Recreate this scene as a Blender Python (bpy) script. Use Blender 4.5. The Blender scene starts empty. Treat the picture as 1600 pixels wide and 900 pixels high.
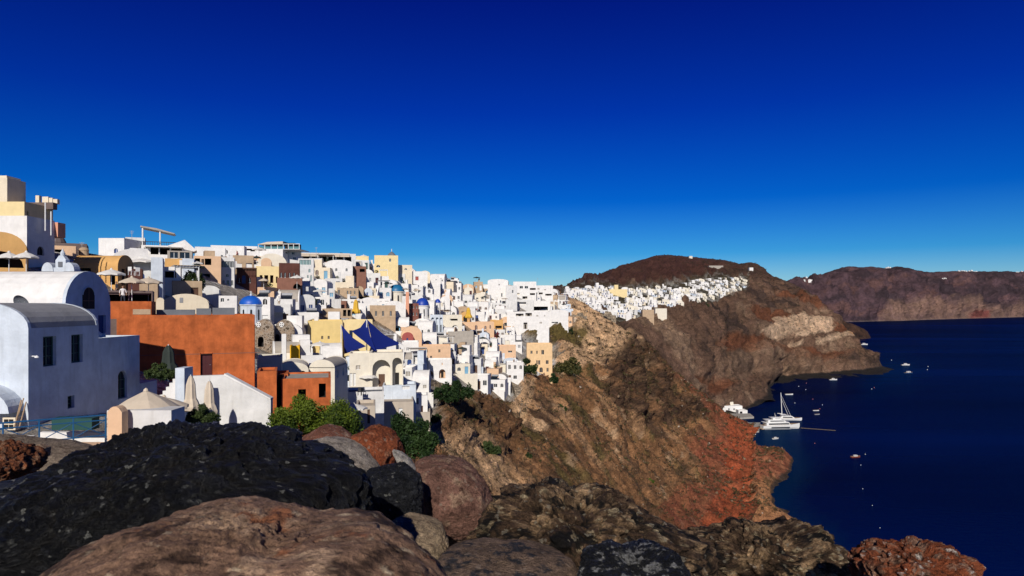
import bpy, bmesh, math, random
import numpy as np
from mathutils import Vector, Matrix
R = math.radians
scene = bpy.context.scene
COL = scene.collection

# ------------------------------------------------------------------ camera, sky, sun, exposure
EYE = 95.0            # metres above the sea
FOC = 1066.7          # focal length in pixels of the 1600 px wide photograph (24 mm lens)
HOR = 478.0           # pixel row of the horizon
cd = bpy.data.cameras.new("camera")
cam = bpy.data.objects.new("camera", cd)
COL.objects.link(cam)
cam.location = (0, 0, EYE)
cam.rotation_euler = (R(90), 0, 0)
cd.lens = 24; cd.sensor_width = 36
cd.shift_y = (HOR - 450) / 1600
cd.clip_start = 0.05; cd.clip_end = 60000
cd.dof.use_dof = True
cd.dof.focus_distance = 45
cd.dof.aperture_fstop = 9
scene.camera = cam

SUN_EL, SUN_AZ = 29.0, 185.0      # azimuth clockwise from +Y: behind the camera, a little to its left
world = bpy.data.worlds.new("World"); scene.world = world
world.use_nodes = True
wn, wl = world.node_tree.nodes, world.node_tree.links
wn.clear()
w_out = wn.new("ShaderNodeOutputWorld"); w_bg = wn.new("ShaderNodeBackground")
w_sky = wn.new("ShaderNodeTexSky"); w_sky.sky_type = 'NISHITA'; w_sky.sun_disc = False
w_sky.sun_elevation = R(SUN_EL); w_sky.sun_rotation = R(SUN_AZ)
w_sky.altitude = 100; w_sky.air_density = 1.0; w_sky.dust_density = 0.15; w_sky.ozone_density = 3.0
# the deep polarised blue of the photograph: a tint that depends on the height in the sky
w_tc = wn.new("ShaderNodeTexCoord"); w_sep = wn.new("ShaderNodeSeparateXYZ")
w_rmp = wn.new("ShaderNodeValToRGB")
w_mul = wn.new("ShaderNodeMix"); w_mul.data_type = 'RGBA'; w_mul.blend_type = 'MULTIPLY'; w_mul.inputs[0].default_value = 1.0
wl.new(w_tc.outputs['Generated'], w_sep.inputs[0]); wl.new(w_sep.outputs['Z'], w_rmp.inputs[0])
SKY_TINT = [(0.0, (0.42, 0.50, 0.62)), (0.03, (0.22, 0.39, 0.57)), (0.075, (0.050, 0.26, 0.52)), (0.15, (0.002, 0.135, 0.47)), (0.27, (0.001, 0.062, 0.41)),
            (0.42, (0.002, 0.024, 0.30)), (0.6, (0.006, 0.024, 0.16)), (1.0, (0.015, 0.040, 0.16))]
el = w_rmp.color_ramp.elements
el[0].position, el[0].color = SKY_TINT[0][0], (*SKY_TINT[0][1], 1)
el[1].position, el[1].color = SKY_TINT[-1][0], (*SKY_TINT[-1][1], 1)
for p, c in SKY_TINT[1:-1]:
    e = el.new(p); e.color = (*c, 1)
wl.new(w_sky.outputs[0], w_mul.inputs[6]); wl.new(w_rmp.outputs[0], w_mul.inputs[7])
wl.new(w_mul.outputs[2], w_bg.inputs[0]); w_bg.inputs[1].default_value = 0.15
wl.new(w_bg.outputs[0], w_out.inputs[0])

sd = bpy.data.lights.new("sun", 'SUN'); sun = bpy.data.objects.new("sun", sd); COL.objects.link(sun)
sd.energy = 4.2; sd.angle = R(0.53); sd.color = (1.0, 0.94, 0.85)
to_sun = Vector((math.sin(R(SUN_AZ)) * math.cos(R(SUN_EL)), math.cos(R(SUN_AZ)) * math.cos(R(SUN_EL)), math.sin(R(SUN_EL))))
sun.rotation_euler = to_sun.to_track_quat('Z', 'Y').to_euler()
sun.location = (0, -50, EYE + 80)
scene.view_settings.view_transform = 'Standard'
scene.view_settings.look = 'None'
scene.view_settings.exposure = 0.0
scene.view_settings.gamma = 1.0
scene.view_settings.use_curve_mapping = False
scene.render.engine = 'CYCLES'
scene.cycles.max_bounces = 5
scene.cycles.diffuse_bounces = 2

# ------------------------------------------------------------------ small tools
def P(px, py, Y):
    """The point of the place that the photograph shows at (px, py), Y metres in front of the eye."""
    return Vector(((px - 800) / FOC * Y, Y, EYE - (py - HOR) / FOC * Y))

_PERM = np.random.RandomState(7).permutation(4096).astype(np.int32)
_VALS = np.random.RandomState(8).uniform(-1, 1, 4096).astype(np.float32)

def vnoise(x, y, z, seed=0):
    xf, yf, zf = np.floor(x), np.floor(y), np.floor(z)
    fx, fy, fz = (x - xf).astype(np.float32), (y - yf).astype(np.float32), (z - zf).astype(np.float32)
    xi, yi, zi = xf.astype(np.int32) + seed * 37, yf.astype(np.int32), zf.astype(np.int32)
    fx, fy, fz = [f * f * f * (f * (f * 6 - 15) + 10) for f in (fx, fy, fz)]
    def row(a, b):
        q = _PERM[(_PERM[(xi + a) & 4095] + yi + b) & 4095] + zi
        v0 = _VALS[_PERM[q & 4095]]; v1 = _VALS[_PERM[(q + 1) & 4095]]
        return v0 + (v1 - v0) * fz
    r0 = row(0, 0); r0 += (row(0, 1) - r0) * fy
    r1 = row(1, 0); r1 += (row(1, 1) - r1) * fy
    return r0 + (r1 - r0) * fx

def fbm(x, y, z, octv=5, seed=0, gain=0.5, ridged=False):
    a, t, s = 1.0, 0, 0
    for o in range(octv):
        n = vnoise(x + 17.3 * o, y - 9.1 * o, z + 5.7 * o, seed + o)
        if ridged:
            n = 1 - 2 * np.abs(n)
        t = t + a * n; s += a
        a *= gain; x, y, z = x * 2.03, y * 2.03, z * 2.03
    return t / s

def worley(x, y, z, seed=0):
    """Distances to the nearest and second nearest scattered point."""
    xf, yf, zf = np.floor(x).astype(np.int32), np.floor(y).astype(np.int32), np.floor(z).astype(np.int32)
    f1 = np.full(x.shape, 9.0); f2 = np.full(x.shape, 9.0)
    for a in (-1, 0, 1):
        for b in (-1, 0, 1):
            for c in (-1, 0, 1):
                q = _PERM[(_PERM[(_PERM[(xf + a + seed) & 4095] + yf + b) & 4095] + zf + c) & 4095]
                o = [(_VALS[(q * 3 + k) & 4095] + 1) * .5 for k in range(3)]
                d = np.sqrt((xf + a + o[0] - x) ** 2 + (yf + b + o[1] - y) ** 2 + (zf + c + o[2] - z) ** 2)
                f2 = np.minimum(f2, np.maximum(f1, d)); f1 = np.minimum(f1, d)
    return f1, f2

def in_poly(px, py, poly):
    r = np.zeros(np.shape(px), bool)
    n = len(poly)
    for i in range(n):
        x1, y1 = poly[i]; x2, y2 = poly[(i + 1) % n]
        if y1 == y2: continue
        c = ((y1 > py) != (y2 > py)) & (px < (x2 - x1) * (py - y1) / (y2 - y1) + x1)
        r ^= c
    return r

# materials ---------------------------------------------------------------
MATS = {}
def mat(name, color, rough=0.85, var=0.12, scale=1.5, bump=0.15, spec=0.3, stain=0.0, detail_scale=None, metallic=0.0, alpha=None):
    """Principled material whose colour is broken up by noise in object space."""
    if name in MATS: return MATS[name]
    m = bpy.data.materials.new(name); m.use_nodes = True
    nt = m.node_tree; N, L = nt.nodes, nt.links
    b = N["Principled BSDF"]
    b.inputs['Roughness'].default_value = rough
    b.inputs['Specular IOR Level'].default_value = spec
    b.inputs['Metallic'].default_value = metallic
    tc = N.new("ShaderNodeTexCoord")
    nz = N.new("ShaderNodeTexNoise"); nz.inputs['Scale'].default_value = scale; nz.inputs['Detail'].default_value = 7; nz.inputs['Roughness'].default_value = 0.62
    L.new(tc.outputs['Object'], nz.inputs['Vector'])
    rp = N.new("ShaderNodeValToRGB")
    c0 = [max(0, c * (1 - 2.2 * var)) for c in color]; c1 = [min(1, c * (1 + 1.4 * var)) for c in color]
    rp.color_ramp.elements[0].position = 0.28; rp.color_ramp.elements[0].color = (*c0, 1)
    rp.color_ramp.elements[1].position = 0.72; rp.color_ramp.elements[1].color = (*c1, 1)
    L.new(nz.outputs['Fac'], rp.inputs[0])
    last = rp.outputs[0]
    if stain > 0:       # runs of dirt down the wall
        mp = N.new("ShaderNodeMapping"); mp.inputs['Scale'].default_value = (2.2, 2.2, 0.28)
        L.new(tc.outputs['Object'], mp.inputs[0])
        n2 = N.new("ShaderNodeTexNoise"); n2.inputs['Scale'].default_value = 1.3; n2.inputs['Detail'].default_value = 5
        L.new(mp.outputs[0], n2.inputs['Vector'])
        r2 = N.new("ShaderNodeValToRGB"); r2.color_ramp.elements[0].position = 0.52; r2.color_ramp.elements[1].position = 0.78
        r2.color_ramp.elements[0].color = (0, 0, 0, 1); r2.color_ramp.elements[1].color = (stain, stain, stain, 1)
        L.new(n2.outputs['Fac'], r2.inputs[0])
        mx = N.new("ShaderNodeMix"); mx.data_type = 'RGBA'
        L.new(r2.outputs[0], mx.inputs[0]); L.new(last, mx.inputs[6])
        mx.inputs[7].default_value = (color[0] * 0.5, color[1] * 0.47, color[2] * 0.42, 1)
        last = mx.outputs[2]
    L.new(last, b.inputs['Base Color'])
    if bump > 0:
        bp = N.new("ShaderNodeBump"); bp.inputs['Strength'].default_value = bump; bp.inputs['Distance'].default_value = 0.06
        n3 = N.new("ShaderNodeTexNoise"); n3.inputs['Scale'].default_value = detail_scale or scale * 4; n3.inputs['Detail'].default_value = 6
        L.new(tc.outputs['Object'], n3.inputs['Vector']); L.new(n3.outputs['Fac'], bp.inputs['Height'])
        L.new(bp.outputs[0], b.inputs['Normal'])
    MATS[name] = m
    return m

def attr_mat(name, rough=0.95, scales=(0.6, 3.0), bump=0.6, dist=0.5, contrast=0.45, fleck=None):
    """Ground and rock: colour from the 'Col' attribute (what the ground is made of), broken up at two sizes."""
    m = bpy.data.materials.new(name); m.use_nodes = True
    nt = m.node_tree; N, L = nt.nodes, nt.links
    b = N["Principled BSDF"]; b.inputs['Roughness'].default_value = rough; b.inputs['Specular IOR Level'].default_value = 0.15
    at = N.new("ShaderNodeAttribute"); at.attribute_name = "Col"
    tc = N.new("ShaderNodeTexCoord")
    last = at.outputs['Color']
    hs = []
    for s in scales:
        n = N.new("ShaderNodeTexNoise"); n.inputs['Scale'].default_value = s; n.inputs['Detail'].default_value = 8; n.inputs['Roughness'].default_value = 0.65
        L.new(tc.outputs['Object'], n.inputs['Vector'])
        r = N.new("ShaderNodeMapRange"); r.inputs[1].default_value = 0.3; r.inputs[2].default_value = 0.7
        r.inputs[3].default_value = 1 - contrast; r.inputs[4].default_value = 1 + contrast
        L.new(n.outputs['Fac'], r.inputs[0])
        mx = N.new("ShaderNodeMix"); mx.data_type = 'RGBA'; mx.blend_type = 'MULTIPLY'; mx.inputs[0].default_value = 1
        L.new(last, mx.inputs[6]); L.new(r.outputs[0], mx.inputs[7])
        last = mx.outputs[2]; hs.append(n)
    if fleck:
        vo = N.new("ShaderNodeTexVoronoi"); vo.inputs['Scale'].default_value = fleck[0]
        wv = N.new("ShaderNodeTexNoise"); wv.inputs['Scale'].default_value = fleck[0] * 1.3; wv.inputs['Detail'].default_value = 4
        L.new(tc.outputs['Object'], wv.inputs['Vector'])
        va = N.new("ShaderNodeVectorMath"); va.operation = 'MULTIPLY_ADD'; va.inputs[1].default_value = (1.6 / fleck[0],) * 3
        L.new(wv.outputs['Color'], va.inputs[0]); L.new(tc.outputs['Object'], va.inputs[2]); L.new(va.outputs[0], vo.inputs['Vector'])
        sp = N.new("ShaderNodeSeparateColor"); L.new(vo.outputs['Color'], sp.inputs[0])
        gt = N.new("ShaderNodeMath"); gt.operation = 'GREATER_THAN'; gt.inputs[1].default_value = 1 - fleck[1]
        L.new(sp.outputs[0], gt.inputs[0])
        lt = N.new("ShaderNodeMath"); lt.operation = 'LESS_THAN'; lt.inputs[1].default_value = 0.42
        L.new(vo.outputs['Distance'], lt.inputs[0])
        mu = N.new("ShaderNodeMath"); mu.operation = 'MULTIPLY'; L.new(gt.outputs[0], mu.inputs[0]); L.new(lt.outputs[0], mu.inputs[1])
        m2 = N.new("ShaderNodeMath"); m2.operation = 'MULTIPLY'; L.new(mu.outputs[0], m2.inputs[0]); L.new(hs[0].outputs['Fac'], m2.inputs[1])
        mx = N.new("ShaderNodeMix"); mx.data_type = 'RGBA'
        L.new(m2.outputs[0], mx.inputs[0]); L.new(last, mx.inputs[6]); mx.inputs[7].default_value = (*fleck[2], 1)
        last = mx.outputs[2]
    L.new(last, b.inputs['Base Color'])
    ad = N.new("ShaderNodeMath"); ad.operation = 'ADD'
    L.new(hs[0].outputs['Fac'], ad.inputs[0]); L.new(hs[1].outputs['Fac'], ad.inputs[1])
    for h_ in hs[2:]:
        sc_ = N.new("ShaderNodeMath"); sc_.operation = 'MULTIPLY_ADD'; sc_.inputs[1].default_value = 0.6
        L.new(h_.outputs['Fac'], sc_.inputs[0]); L.new(ad.outputs[0], sc_.inputs[2]); ad = sc_
    bp = N.new("ShaderNodeBump"); bp.inputs['Strength'].default_value = bump; bp.inputs['Distance'].default_value = dist
    L.new(ad.outputs[0], bp.inputs['Height']); L.new(bp.outputs[0], b.inputs['Normal'])
    MATS[name] = m
    return m

# objects -----------------------------------------------------------------
def tag(o, label=None, cat=None, group=None, kind=None):
    if label: o['label'] = label
    if cat: o['category'] = cat
    if group: o['group'] = group
    if kind: o['kind'] = kind
    return o

def empty(name, loc, rz=0.0, label=None, cat=None, group=None):
    o = bpy.data.objects.new(name, None); COL.objects.link(o)
    o.empty_display_size = 0.3
    o.location = loc; o.rotation_euler = (0, 0, rz)
    return tag(o, label, cat, group)

def copy_tree(o, parent=None):
    c = o.copy(); COL.objects.link(c)
    if parent: c.parent = parent
    for ch in list(o.children): copy_tree(ch, c)
    return c

class MB:
    """Collects faces of one part; every face carries a material."""
    def __init__(s): s.v, s.f, s.m, s.mats = [], [], [], []
    def mi(s, m):
        if isinstance(m, str): m = MATS[m]
        if m not in s.mats: s.mats.append(m)
        return s.mats.index(m)
    def face(s, pts, m):
        i = len(s.v); s.v += [tuple(p) for p in pts]; s.f.append(tuple(range(i, i + len(pts)))); s.m.append(s.mi(m))
    def box(s, x0, x1, y0, y1, z0, z1, m, rz=0.0, c=None):
        p = [(x, y, z) for z in (z0, z1) for y in (y0, y1) for x in (x0, x1)]
        if rz:
            cx, cy = c or ((x0 + x1) / 2, (y0 + y1) / 2)
            p = [((x - cx) * math.cos(rz) - (y - cy) * math.sin(rz) + cx, (x - cx) * math.sin(rz) + (y - cy) * math.cos(rz) + cy, z) for x, y, z in p]
        i = len(s.v); s.v += p; k = s.mi(m)
        for q in ((0, 2, 3, 1), (4, 5, 7, 6), (0, 1, 5, 4), (2, 6, 7, 3), (0, 4, 6, 2), (1, 3, 7, 5)):
            s.f.append(tuple(i + j for j in q)); s.m.append(k)
    def tube(s, a, b, r, m, n=6, r2=None, caps=True):
        a, b = Vector(a), Vector(b); d = (b - a)
        if d.length < 1e-6: return
        d.normalize(); u = d.orthogonal().normalized(); w = d.cross(u); r2 = r if r2 is None else r2
        i = len(s.v); k = s.mi(m)
        for j in range(n):
            t = 2 * math.pi * j / n; e = u * math.cos(t) + w * math.sin(t)
            s.v.append(tuple(a + e * r)); s.v.append(tuple(b + e * r2))
        for j in range(n):
            j2 = (j + 1) % n
            s.f.append((i + 2 * j, i + 2 * j2, i + 2 * j2 + 1, i + 2 * j + 1)); s.m.append(k)
        if caps:
            s.f.append(tuple(i + 2 * j for j in range(n))); s.m.append(k)
            s.f.append(tuple(i + 2 * j + 1 for j in range(n - 1, -1, -1))); s.m.append(k)
    def lathe(s, prof, m, n=24, c=(0, 0, 0), cap=False):
        i = len(s.v); k = s.mi(m)
        for r, z in prof:
            for j in range(n):
                t = 2 * math.pi * j / n
                s.v.append((c[0] + r * math.cos(t), c[1] + r * math.sin(t), c[2] + z))
        for a in range(len(prof) - 1):
            for j in range(n):
                j2 = (j + 1) % n
                s.f.append((i + a * n + j, i + a * n + j2, i + (a + 1) * n + j2, i + (a + 1) * n + j)); s.m.append(k)
    def prism(s, prof, axis, a0, a1, m, caps=True):
        """prof: (u, z) points; axis 'y': u is x, extruded along y; axis 'x': u is y, extruded along x."""
        def pt(u, z, a): return (u, a, z) if axis == 'y' else (a, u, z)
        n = len(prof); i = len(s.v); k = s.mi(m)
        for a in (a0, a1): s.v += [pt(u, z, a) for u, z in prof]
        for j in range(n):
            j2 = (j + 1) % n
            s.f.append((i + j, i + j2, i + n + j2, i + n + j)); s.m.append(k)
        if caps:
            s.f.append(tuple(range(i, i + n))); s.m.append(k)
            s.f.append(tuple(range(i + 2 * n - 1, i + n - 1, -1))); s.m.append(k)
    def build(s, name, parent=None, smooth=False, loc=None):
        me = bpy.data.meshes.new(name)
        me.from_pydata(s.v, [], s.f)
        for m in s.mats: me.materials.append(m)
        me.polygons.foreach_set('material_index', s.m)
        if smooth: me.polygons.foreach_set('use_smooth', [True] * len(s.f))
        me.update()
        o = bpy.data.objects.new(name, me); COL.objects.link(o)
        if parent: o.parent = parent
        if loc is not None: o.location = loc
        return o

def np_mesh(name, V, F, material, smooth=True, col=None, parent=None):
    me = bpy.data.meshes.new(name)
    V = np.asarray(V, np.float32); F = np.asarray(F, np.int32); k = F.shape[1]
    me.vertices.add(len(V)); me.vertices.foreach_set('co', V.ravel())
    me.loops.add(F.size); me.loops.foreach_set('vertex_index', F.ravel())
    me.polygons.add(len(F)); me.polygons.foreach_set('loop_start', np.arange(0, F.size, k, dtype=np.int32))
    me.polygons.foreach_set('loop_total', np.full(len(F), k, np.int32))
    if smooth: me.polygons.foreach_set('use_smooth', np.ones(len(F), bool))
    me.update(calc_edges=True)
    if col is not None:
        a = me.color_attributes.new("Col", 'FLOAT_COLOR', 'POINT')
        c = np.ones((len(V), 4), np.float32); c[:, :3] = col
        a.data.foreach_set('color', c.ravel())
    me.materials.append(material)
    o = bpy.data.objects.new(name, me); COL.objects.link(o)
    if parent: o.parent = parent
    return o
# ------------------------------------------------------------------ the land: three sheets of terrain
def blur(a, sig, axis):
    if sig <= 0: return a
    r = int(3 * sig) + 1; k = np.exp(-0.5 * (np.arange(-r, r + 1) / sig) ** 2); k /= k.sum()
    pad = [(0, 0)] * a.ndim; pad[axis] = (r, r)
    b = np.pad(a, pad, mode='edge')
    return np.apply_along_axis(lambda v: np.convolve(v, k, 'valid'), axis, b)

class Sheet:
    """A sheet of ground through rows of surveyed points: cols = [(px, [(py, Y) or (None, Y, z), ...]), ...]."""
    def __init__(s, cols, px0, px1, step, rows, sx, st):
        K = len(cols[0][1]); pxs = [c[0] for c in cols]
        s.px = np.arange(px0, px1 + step, step, dtype=float)
        Y = np.zeros((K, len(s.px))); Z = np.zeros_like(Y)
        for k in range(K):
            yy, zz = [], []
            for _, nodes in cols:
                n = nodes[k]
                if n[0] is None: yy.append(n[1]); zz.append(n[2])
                else: yy.append(n[1]); zz.append(EYE - (n[0] - HOR) / FOC * n[1])
            Y[k] = np.interp(s.px, pxs, np.log(yy)); Z[k] = np.interp(s.px, pxs, zz)
        Y = blur(Y, sx / step, 1); Z = blur(Z, sx / step, 1)
        t = np.concatenate([np.linspace(k, k + 1, rows[k], endpoint=False) for k in range(K - 1)] + [[K - 1.0]])
        k = np.minimum(t.astype(int), K - 2); f = (t - k)[:, None]
        s.t = t
        s.Y = blur(Y[k] * (1 - f) + Y[k + 1] * f, st, 0); s.Z = blur(Z[k] * (1 - f) + Z[k + 1] * f, st, 0)
        s.Y = np.exp(s.Y)
        s.X = (s.px[None] - 800) / FOC * s.Y
        s.py = HOR + (EYE - s.Z) / s.Y * FOC
    def push(s, d):
        """Moves the sheet along its own normals by d metres."""
        V = np.stack([s.X, s.Y, s.Z], -1)
        n = np.cross(np.gradient(V, axis=1), np.gradient(V, axis=0)); n /= np.linalg.norm(n, axis=-1, keepdims=True) + 1e-9
        V = V + n * d[..., None]
        s.X, s.Y, s.Z = V[..., 0], V[..., 1], V[..., 2]
    def finish(s, name, material, col):
        r, c = s.X.shape
        V = np.stack([s.X, s.Y, s.Z], -1).reshape(-1, 3)
        i = np.arange(r * c).reshape(r, c)
        F = np.stack([i[:-1, :-1], i[:-1, 1:], i[1:, 1:], i[1:, :-1]], -1).reshape(-1, 4)
        s.spx = s.X / s.Y * FOC + 800; s.spy = HOR + (EYE - s.Z) / s.Y * FOC
        return tag(np_mesh(name, V, F, material, True, col.reshape(-1, 3)), kind='structure')
    def at(s, px, py, lo=None):
        """The ground that shows at (px, py)."""
        j = int(np.clip(round((px - s.px[0]) / (s.px[1] - s.px[0])), 0, len(s.px) - 1))
        col = s.spy[:, j].copy()
        if lo: col[s.Y[:, j] < lo] = 9999
        h = np.nonzero(col <= py)[0]
        i = h[0] if len(h) else int(np.argmin(col))
        Y = s.Y[i, j]
        return Vector(((px - 800) / FOC * Y, Y, s.Z[i, j]))
    def height(s, x, y):
        px = x / y * FOC + 800
        j = int(np.clip(round((px - s.px[0]) / (s.px[1] - s.px[0])), 0, len(s.px) - 1))
        return float(np.interp(y, s.Y[:, j], s.Z[:, j]))

def mixc(a, b, t):
    t = np.clip(t, 0, 1)[..., None]
    return a * (1 - t) + np.asarray(b) * t
def sstep(a, b, x):
    t = np.clip((x - a) / (b - a), 0, 1); return t * t * (3 - 2 * t)
def soft_poly(px, py, poly, w, seed=3):
    """1 inside the outline, with ragged edges about w px wide."""
    q = 0
    for k in range(5):
        nx = fbm(px / (w * 2.2), py / (w * 2.2), px * 0 + k * 3.3, 3, seed + k) * w * 1.6
        ny = fbm(px / (w * 2.2), py / (w * 2.2), px * 0 + k * 3.3 + 40, 3, seed + k) * w * 1.6
        q = q + in_poly(px + nx, py + ny, poly)
    return q / 5.0

H = EYE
# columns of the near ridge: near ground, terrace, hollow, front of town, mid, upper, crest, behind
def colA(px, n1, nodes):
    y1, z1 = n1
    last = nodes[-1]; Yc = last[1]; zc = EYE - (last[0] - HOR) / FOC * Yc if last[0] is not None else last[2]
    return (px, [(None, 1.1, H - 2.0), (None, y1, z1)] + nodes + [(None, Yc * 1.12, zc - 0.05 * Yc), (None, Yc * 1.35, zc - 0.3 * Yc)])
A_cols = [
    colA(-300, (9, H - 3.0), [(690, 24), (600, 38), (530, 50), (450, 65), (370, 88)]),
    colA(0,    (9, H - 3.0), [(712, 31), (600, 45), (500, 54), (418, 64), (375, 95)]),
    colA(90,   (9, H - 3.0), [(712, 31), (600, 46), (500, 56), (424, 66), (384, 105)]),
    colA(200,  (9, H - 3.0), [(706, 34), (620, 50), (510, 70), (452, 80), (400, 118)]),
    colA(300,  (9, H - 3.0), [(700, 38), (625, 56), (505, 80), (455, 98), (402, 132)]),
    colA(400,  (9, H - 3.2), [(720, 45), (620, 66), (540, 98), (470, 122), (412, 162)]),
    colA(500,  (9, H - 3.4), [(735, 55), (640, 78), (560, 108), (490, 140), (415, 182)]),
    colA(600,  (9, H - 3.6), [(770, 68), (690, 86), (600, 118), (510, 162), (426, 216)]),
    colA(700,  (9, H - 3.8), [(790, 88), (685, 118), (600, 152), (520, 202), (446, 256)]),
    colA(800,  (9, H - 4.0), [(810, 112), (700, 150), (600, 195), (520, 252), (456, 300)]),
    colA(880,  (9, H - 4.0), [(815, 135), (700, 172), (600, 228), (525, 288), (458, 340)]),
    colA(920,  (9, H - 4.2), [(820, 150), (710, 190), (610, 246), (540, 300), (482, 345)]),
    colA(960,  (9, H - 4.2), [(825, 165), (725, 208), (625, 266), (560, 318), (505, 352)]),
    colA(1000, (9, H - 4.4), [(832, 182), (745, 228), (655, 292), (590, 342), (534, 374)]),
    colA(1050, (9, H - 4.6), [(842, 206), (760, 256), (690, 312), (630, 370), (580, 404)]),
    colA(1110, (9, H - 5.0), [(848, 232), (780, 282), (712, 342), (660, 402), (620, 438)]),
    colA(1160, (9, H - 5.2), [(850, 256), (800, 292), (752, 346), (712, 405), (684, 436)]),
    colA(1190, (9, H - 5.4), [(846, 268), (800, 300), (752, 346), (714, 400), (692, 434)]),
    colA(1210, (9, H - 5.6), [(846, 272), (802, 303), (None, 345, -3), (720, 397), (698, 434)]),
    colA(1230, (9, H - 5.8), [(844, 277), (812, 297), (None, 345, -5), (None, 398, 2.2), (705, 430)]),
    colA(1252, (9, H - 6.0), [(842, 277), (829, 286), (None, 345, -5), (None, 400, -5), (None, 434, -5)]),
    colA(1275, (9, H - 6.4), [(None, 262, 1), (None, 300, -5), (None, 345, -6), (None, 400, -6), (None, 434, -6)]),
    colA(1330, (9, H - 7.5), [(None, 215, 1), (None, 300, -6), (None, 345, -6), (None, 400, -6), (None, 434, -6)]),
    colA(1500, (9, H - 9), [(None, 175, 0), (None, 300, -6), (None, 345, -6), (None, 400, -6), (None, 434, -6)]),
    colA(1900, (9, H - 10), [(None, 150, 0), (None, 300, -6), (None, 345, -6), (None, 400, -6), (None, 434, -6)]),
]
SA = Sheet(A_cols, -300, 1860, 2.0, [24, 40, 90, 90, 90, 90, 12, 6], 6, 7)
TOWN = [(60, 375), (240, 385), (400, 396), (520, 400), (640, 420), (750, 438), (862, 445), (880, 480), (893, 508), (885, 520), (825, 520), (808, 530),
        (862, 545), (868, 590), (818, 588), (800, 600), (805, 618), (795, 632), (735, 622), (690, 612), (668, 660), (680, 700), (560, 700), (500, 740), (-300, 740), (-300, 375)]
px, py = SA.px[None] + 0 * SA.py, SA.py.copy()
town = soft_poly(px, py, TOWN, 5) * (SA.Y > 26)
seaside = sstep(6, 0.5, SA.Z)
wild = 1 - town
X, Y, Z = SA.X.copy(), SA.Y.copy(), SA.Z.copy()
far = np.clip(Y / 250, 0.02, 1.4)
g1 = fbm(X / 60 + 0.3 * Y / 60, Y / 17, Z / 40, 4, 11, ridged=True)
g2 = fbm(X / 13, Y / 8, Z / 9, 5, 12, ridged=True)
g3 = fbm(X / 3.2, Y / 3.0, Z / 3.0, 5, 13, 0.6)
crest = sstep(5.2, 6.0, SA.t)[:, None]
g4 = fbm(X / 1.7, Y / 1.7, Z / 1.4, 4, 14, 0.65, ridged=True)
gul = np.clip(fbm(X / 45 + 0.5 * Y / 45, Y / 11 - X / 40, Z / 60, 3, 19, ridged=True) - 0.15, 0, 1)
d = wild * (3.4 * g1 * far * (1 - 0.75 * crest) + 2.2 * g2 * far * (1 - 0.5 * crest) + 1.1 * g3 * np.clip(Y / 120, 0.1, 1) + 0.45 * g4 * np.clip(Y / 120, .1, 1) + 3.0 * gul * far * (1 - .6 * crest)) + town * 0.12 * g3
rib = np.interp(py, [640, 700, 800, 850], [1148, 1156, 1164, 1150]) + 8 * fbm(py / 30, px * 0, px * 0, 3, 3)
d = d + wild * sstep(640, 665, py) * sstep(860, 830, py) * np.where(px < rib, 9 * np.exp(-(rib - px) / 26.0), 9 * np.exp(-(px - rib) / 6.0) - 3 * sstep(4, 14, px - rib) * sstep(60, 20, px - rib))
crag = soft_poly(px, py, [(930, 575), (985, 520), (1030, 560), (1045, 620), (1090, 625), (1100, 660), (1040, 670), (980, 660), (930, 620)], 10)
crag2 = soft_poly(px, py, [(672, 640), (760, 625), (800, 640), (805, 690), (770, 720), (700, 700), (660, 680)], 8)
rough_n = fbm(X / 7, Y / 9, Z / 4, 5, 31, 0.6, ridged=True)
d = d + (crag * 5.5 + crag2 * 2.6) * rough_n * wild
d *= (1 - seaside * 0.8)
d *= sstep(2, 14, Y)
SA.push(d)
# what the ground is made of
n_a = fbm(X / 20, Y / 20, Z / 20, 6, 21, 0.55); n_b = fbm(X / 4, Y / 4, Z / 4, 5, 22, 0.6); n_c = fbm(X / 50, Y / 14, Z / 30, 5, 23, 0.55)
c = np.zeros(X.shape + (3,)) + (0.20, 0.115, 0.060)
c = mixc(c, (0.36, 0.235, 0.135), sstep(0.0, 0.40, n_c + 0.3 * n_b))
c = mixc(c, (0.085, 0.055, 0.036), sstep(0.08, 0.45, -n_a + 0.5 * n_b))
c = mixc(c, (0.075, 0.070, 0.026), 0.8 * sstep(0.12, 0.45, n_a * 0.6 + fbm(X / 9, Y / 9, Z / 9, 4, 29)))
c = mixc(c, (0.44, 0.33, 0.22), 0.8 * sstep(.30, .5, fbm(X / 14, Y / 6, Z / 8, 5, 91, 0.6)))
c = mixc(c, (0.06, 0.04, 0.03), 0.8 * sstep(.28, .5, fbm(X / 9, Y / 5, Z / 5, 5, 92, 0.6)))
tan = soft_poly(px, py, [(868, 455), (900, 462), (960, 505), (990, 512), (1000, 540), (940, 548), (900, 545), (890, 515)], 7)
tan = np.maximum(tan, 0.85 * soft_poly(px, py, [(868, 545), (960, 545), (965, 575), (905, 580), (868, 600), (862, 580)], 6))
tan = np.maximum(tan, 0.8 * soft_poly(px, py, [(800, 600), (830, 600), (815, 660), (800, 700), (790, 660)], 4))
tan = np.maximum(tan, 0.8 * soft_poly(px, py, [(680, 690), (740, 690), (800, 760), (790, 800), (735, 740), (690, 720)], 7))
c = mixc(c, np.array((0.54, 0.40, 0.26)), tan * (0.80 + 0.4 * n_b))
scrub = soft_poly(px, py, [(800, 516), (890, 518), (915, 525), (900, 550), (868, 545), (815, 532)], 6)
c = mixc(c, (0.10, 0.085, 0.030), scrub * 0.9)
crg = np.clip(crag + .55 * crag2, 0, 1)
c = mixc(c, (0.045, 0.030, 0.023), crg * (0.75 + 0.8 * n_b))
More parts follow.
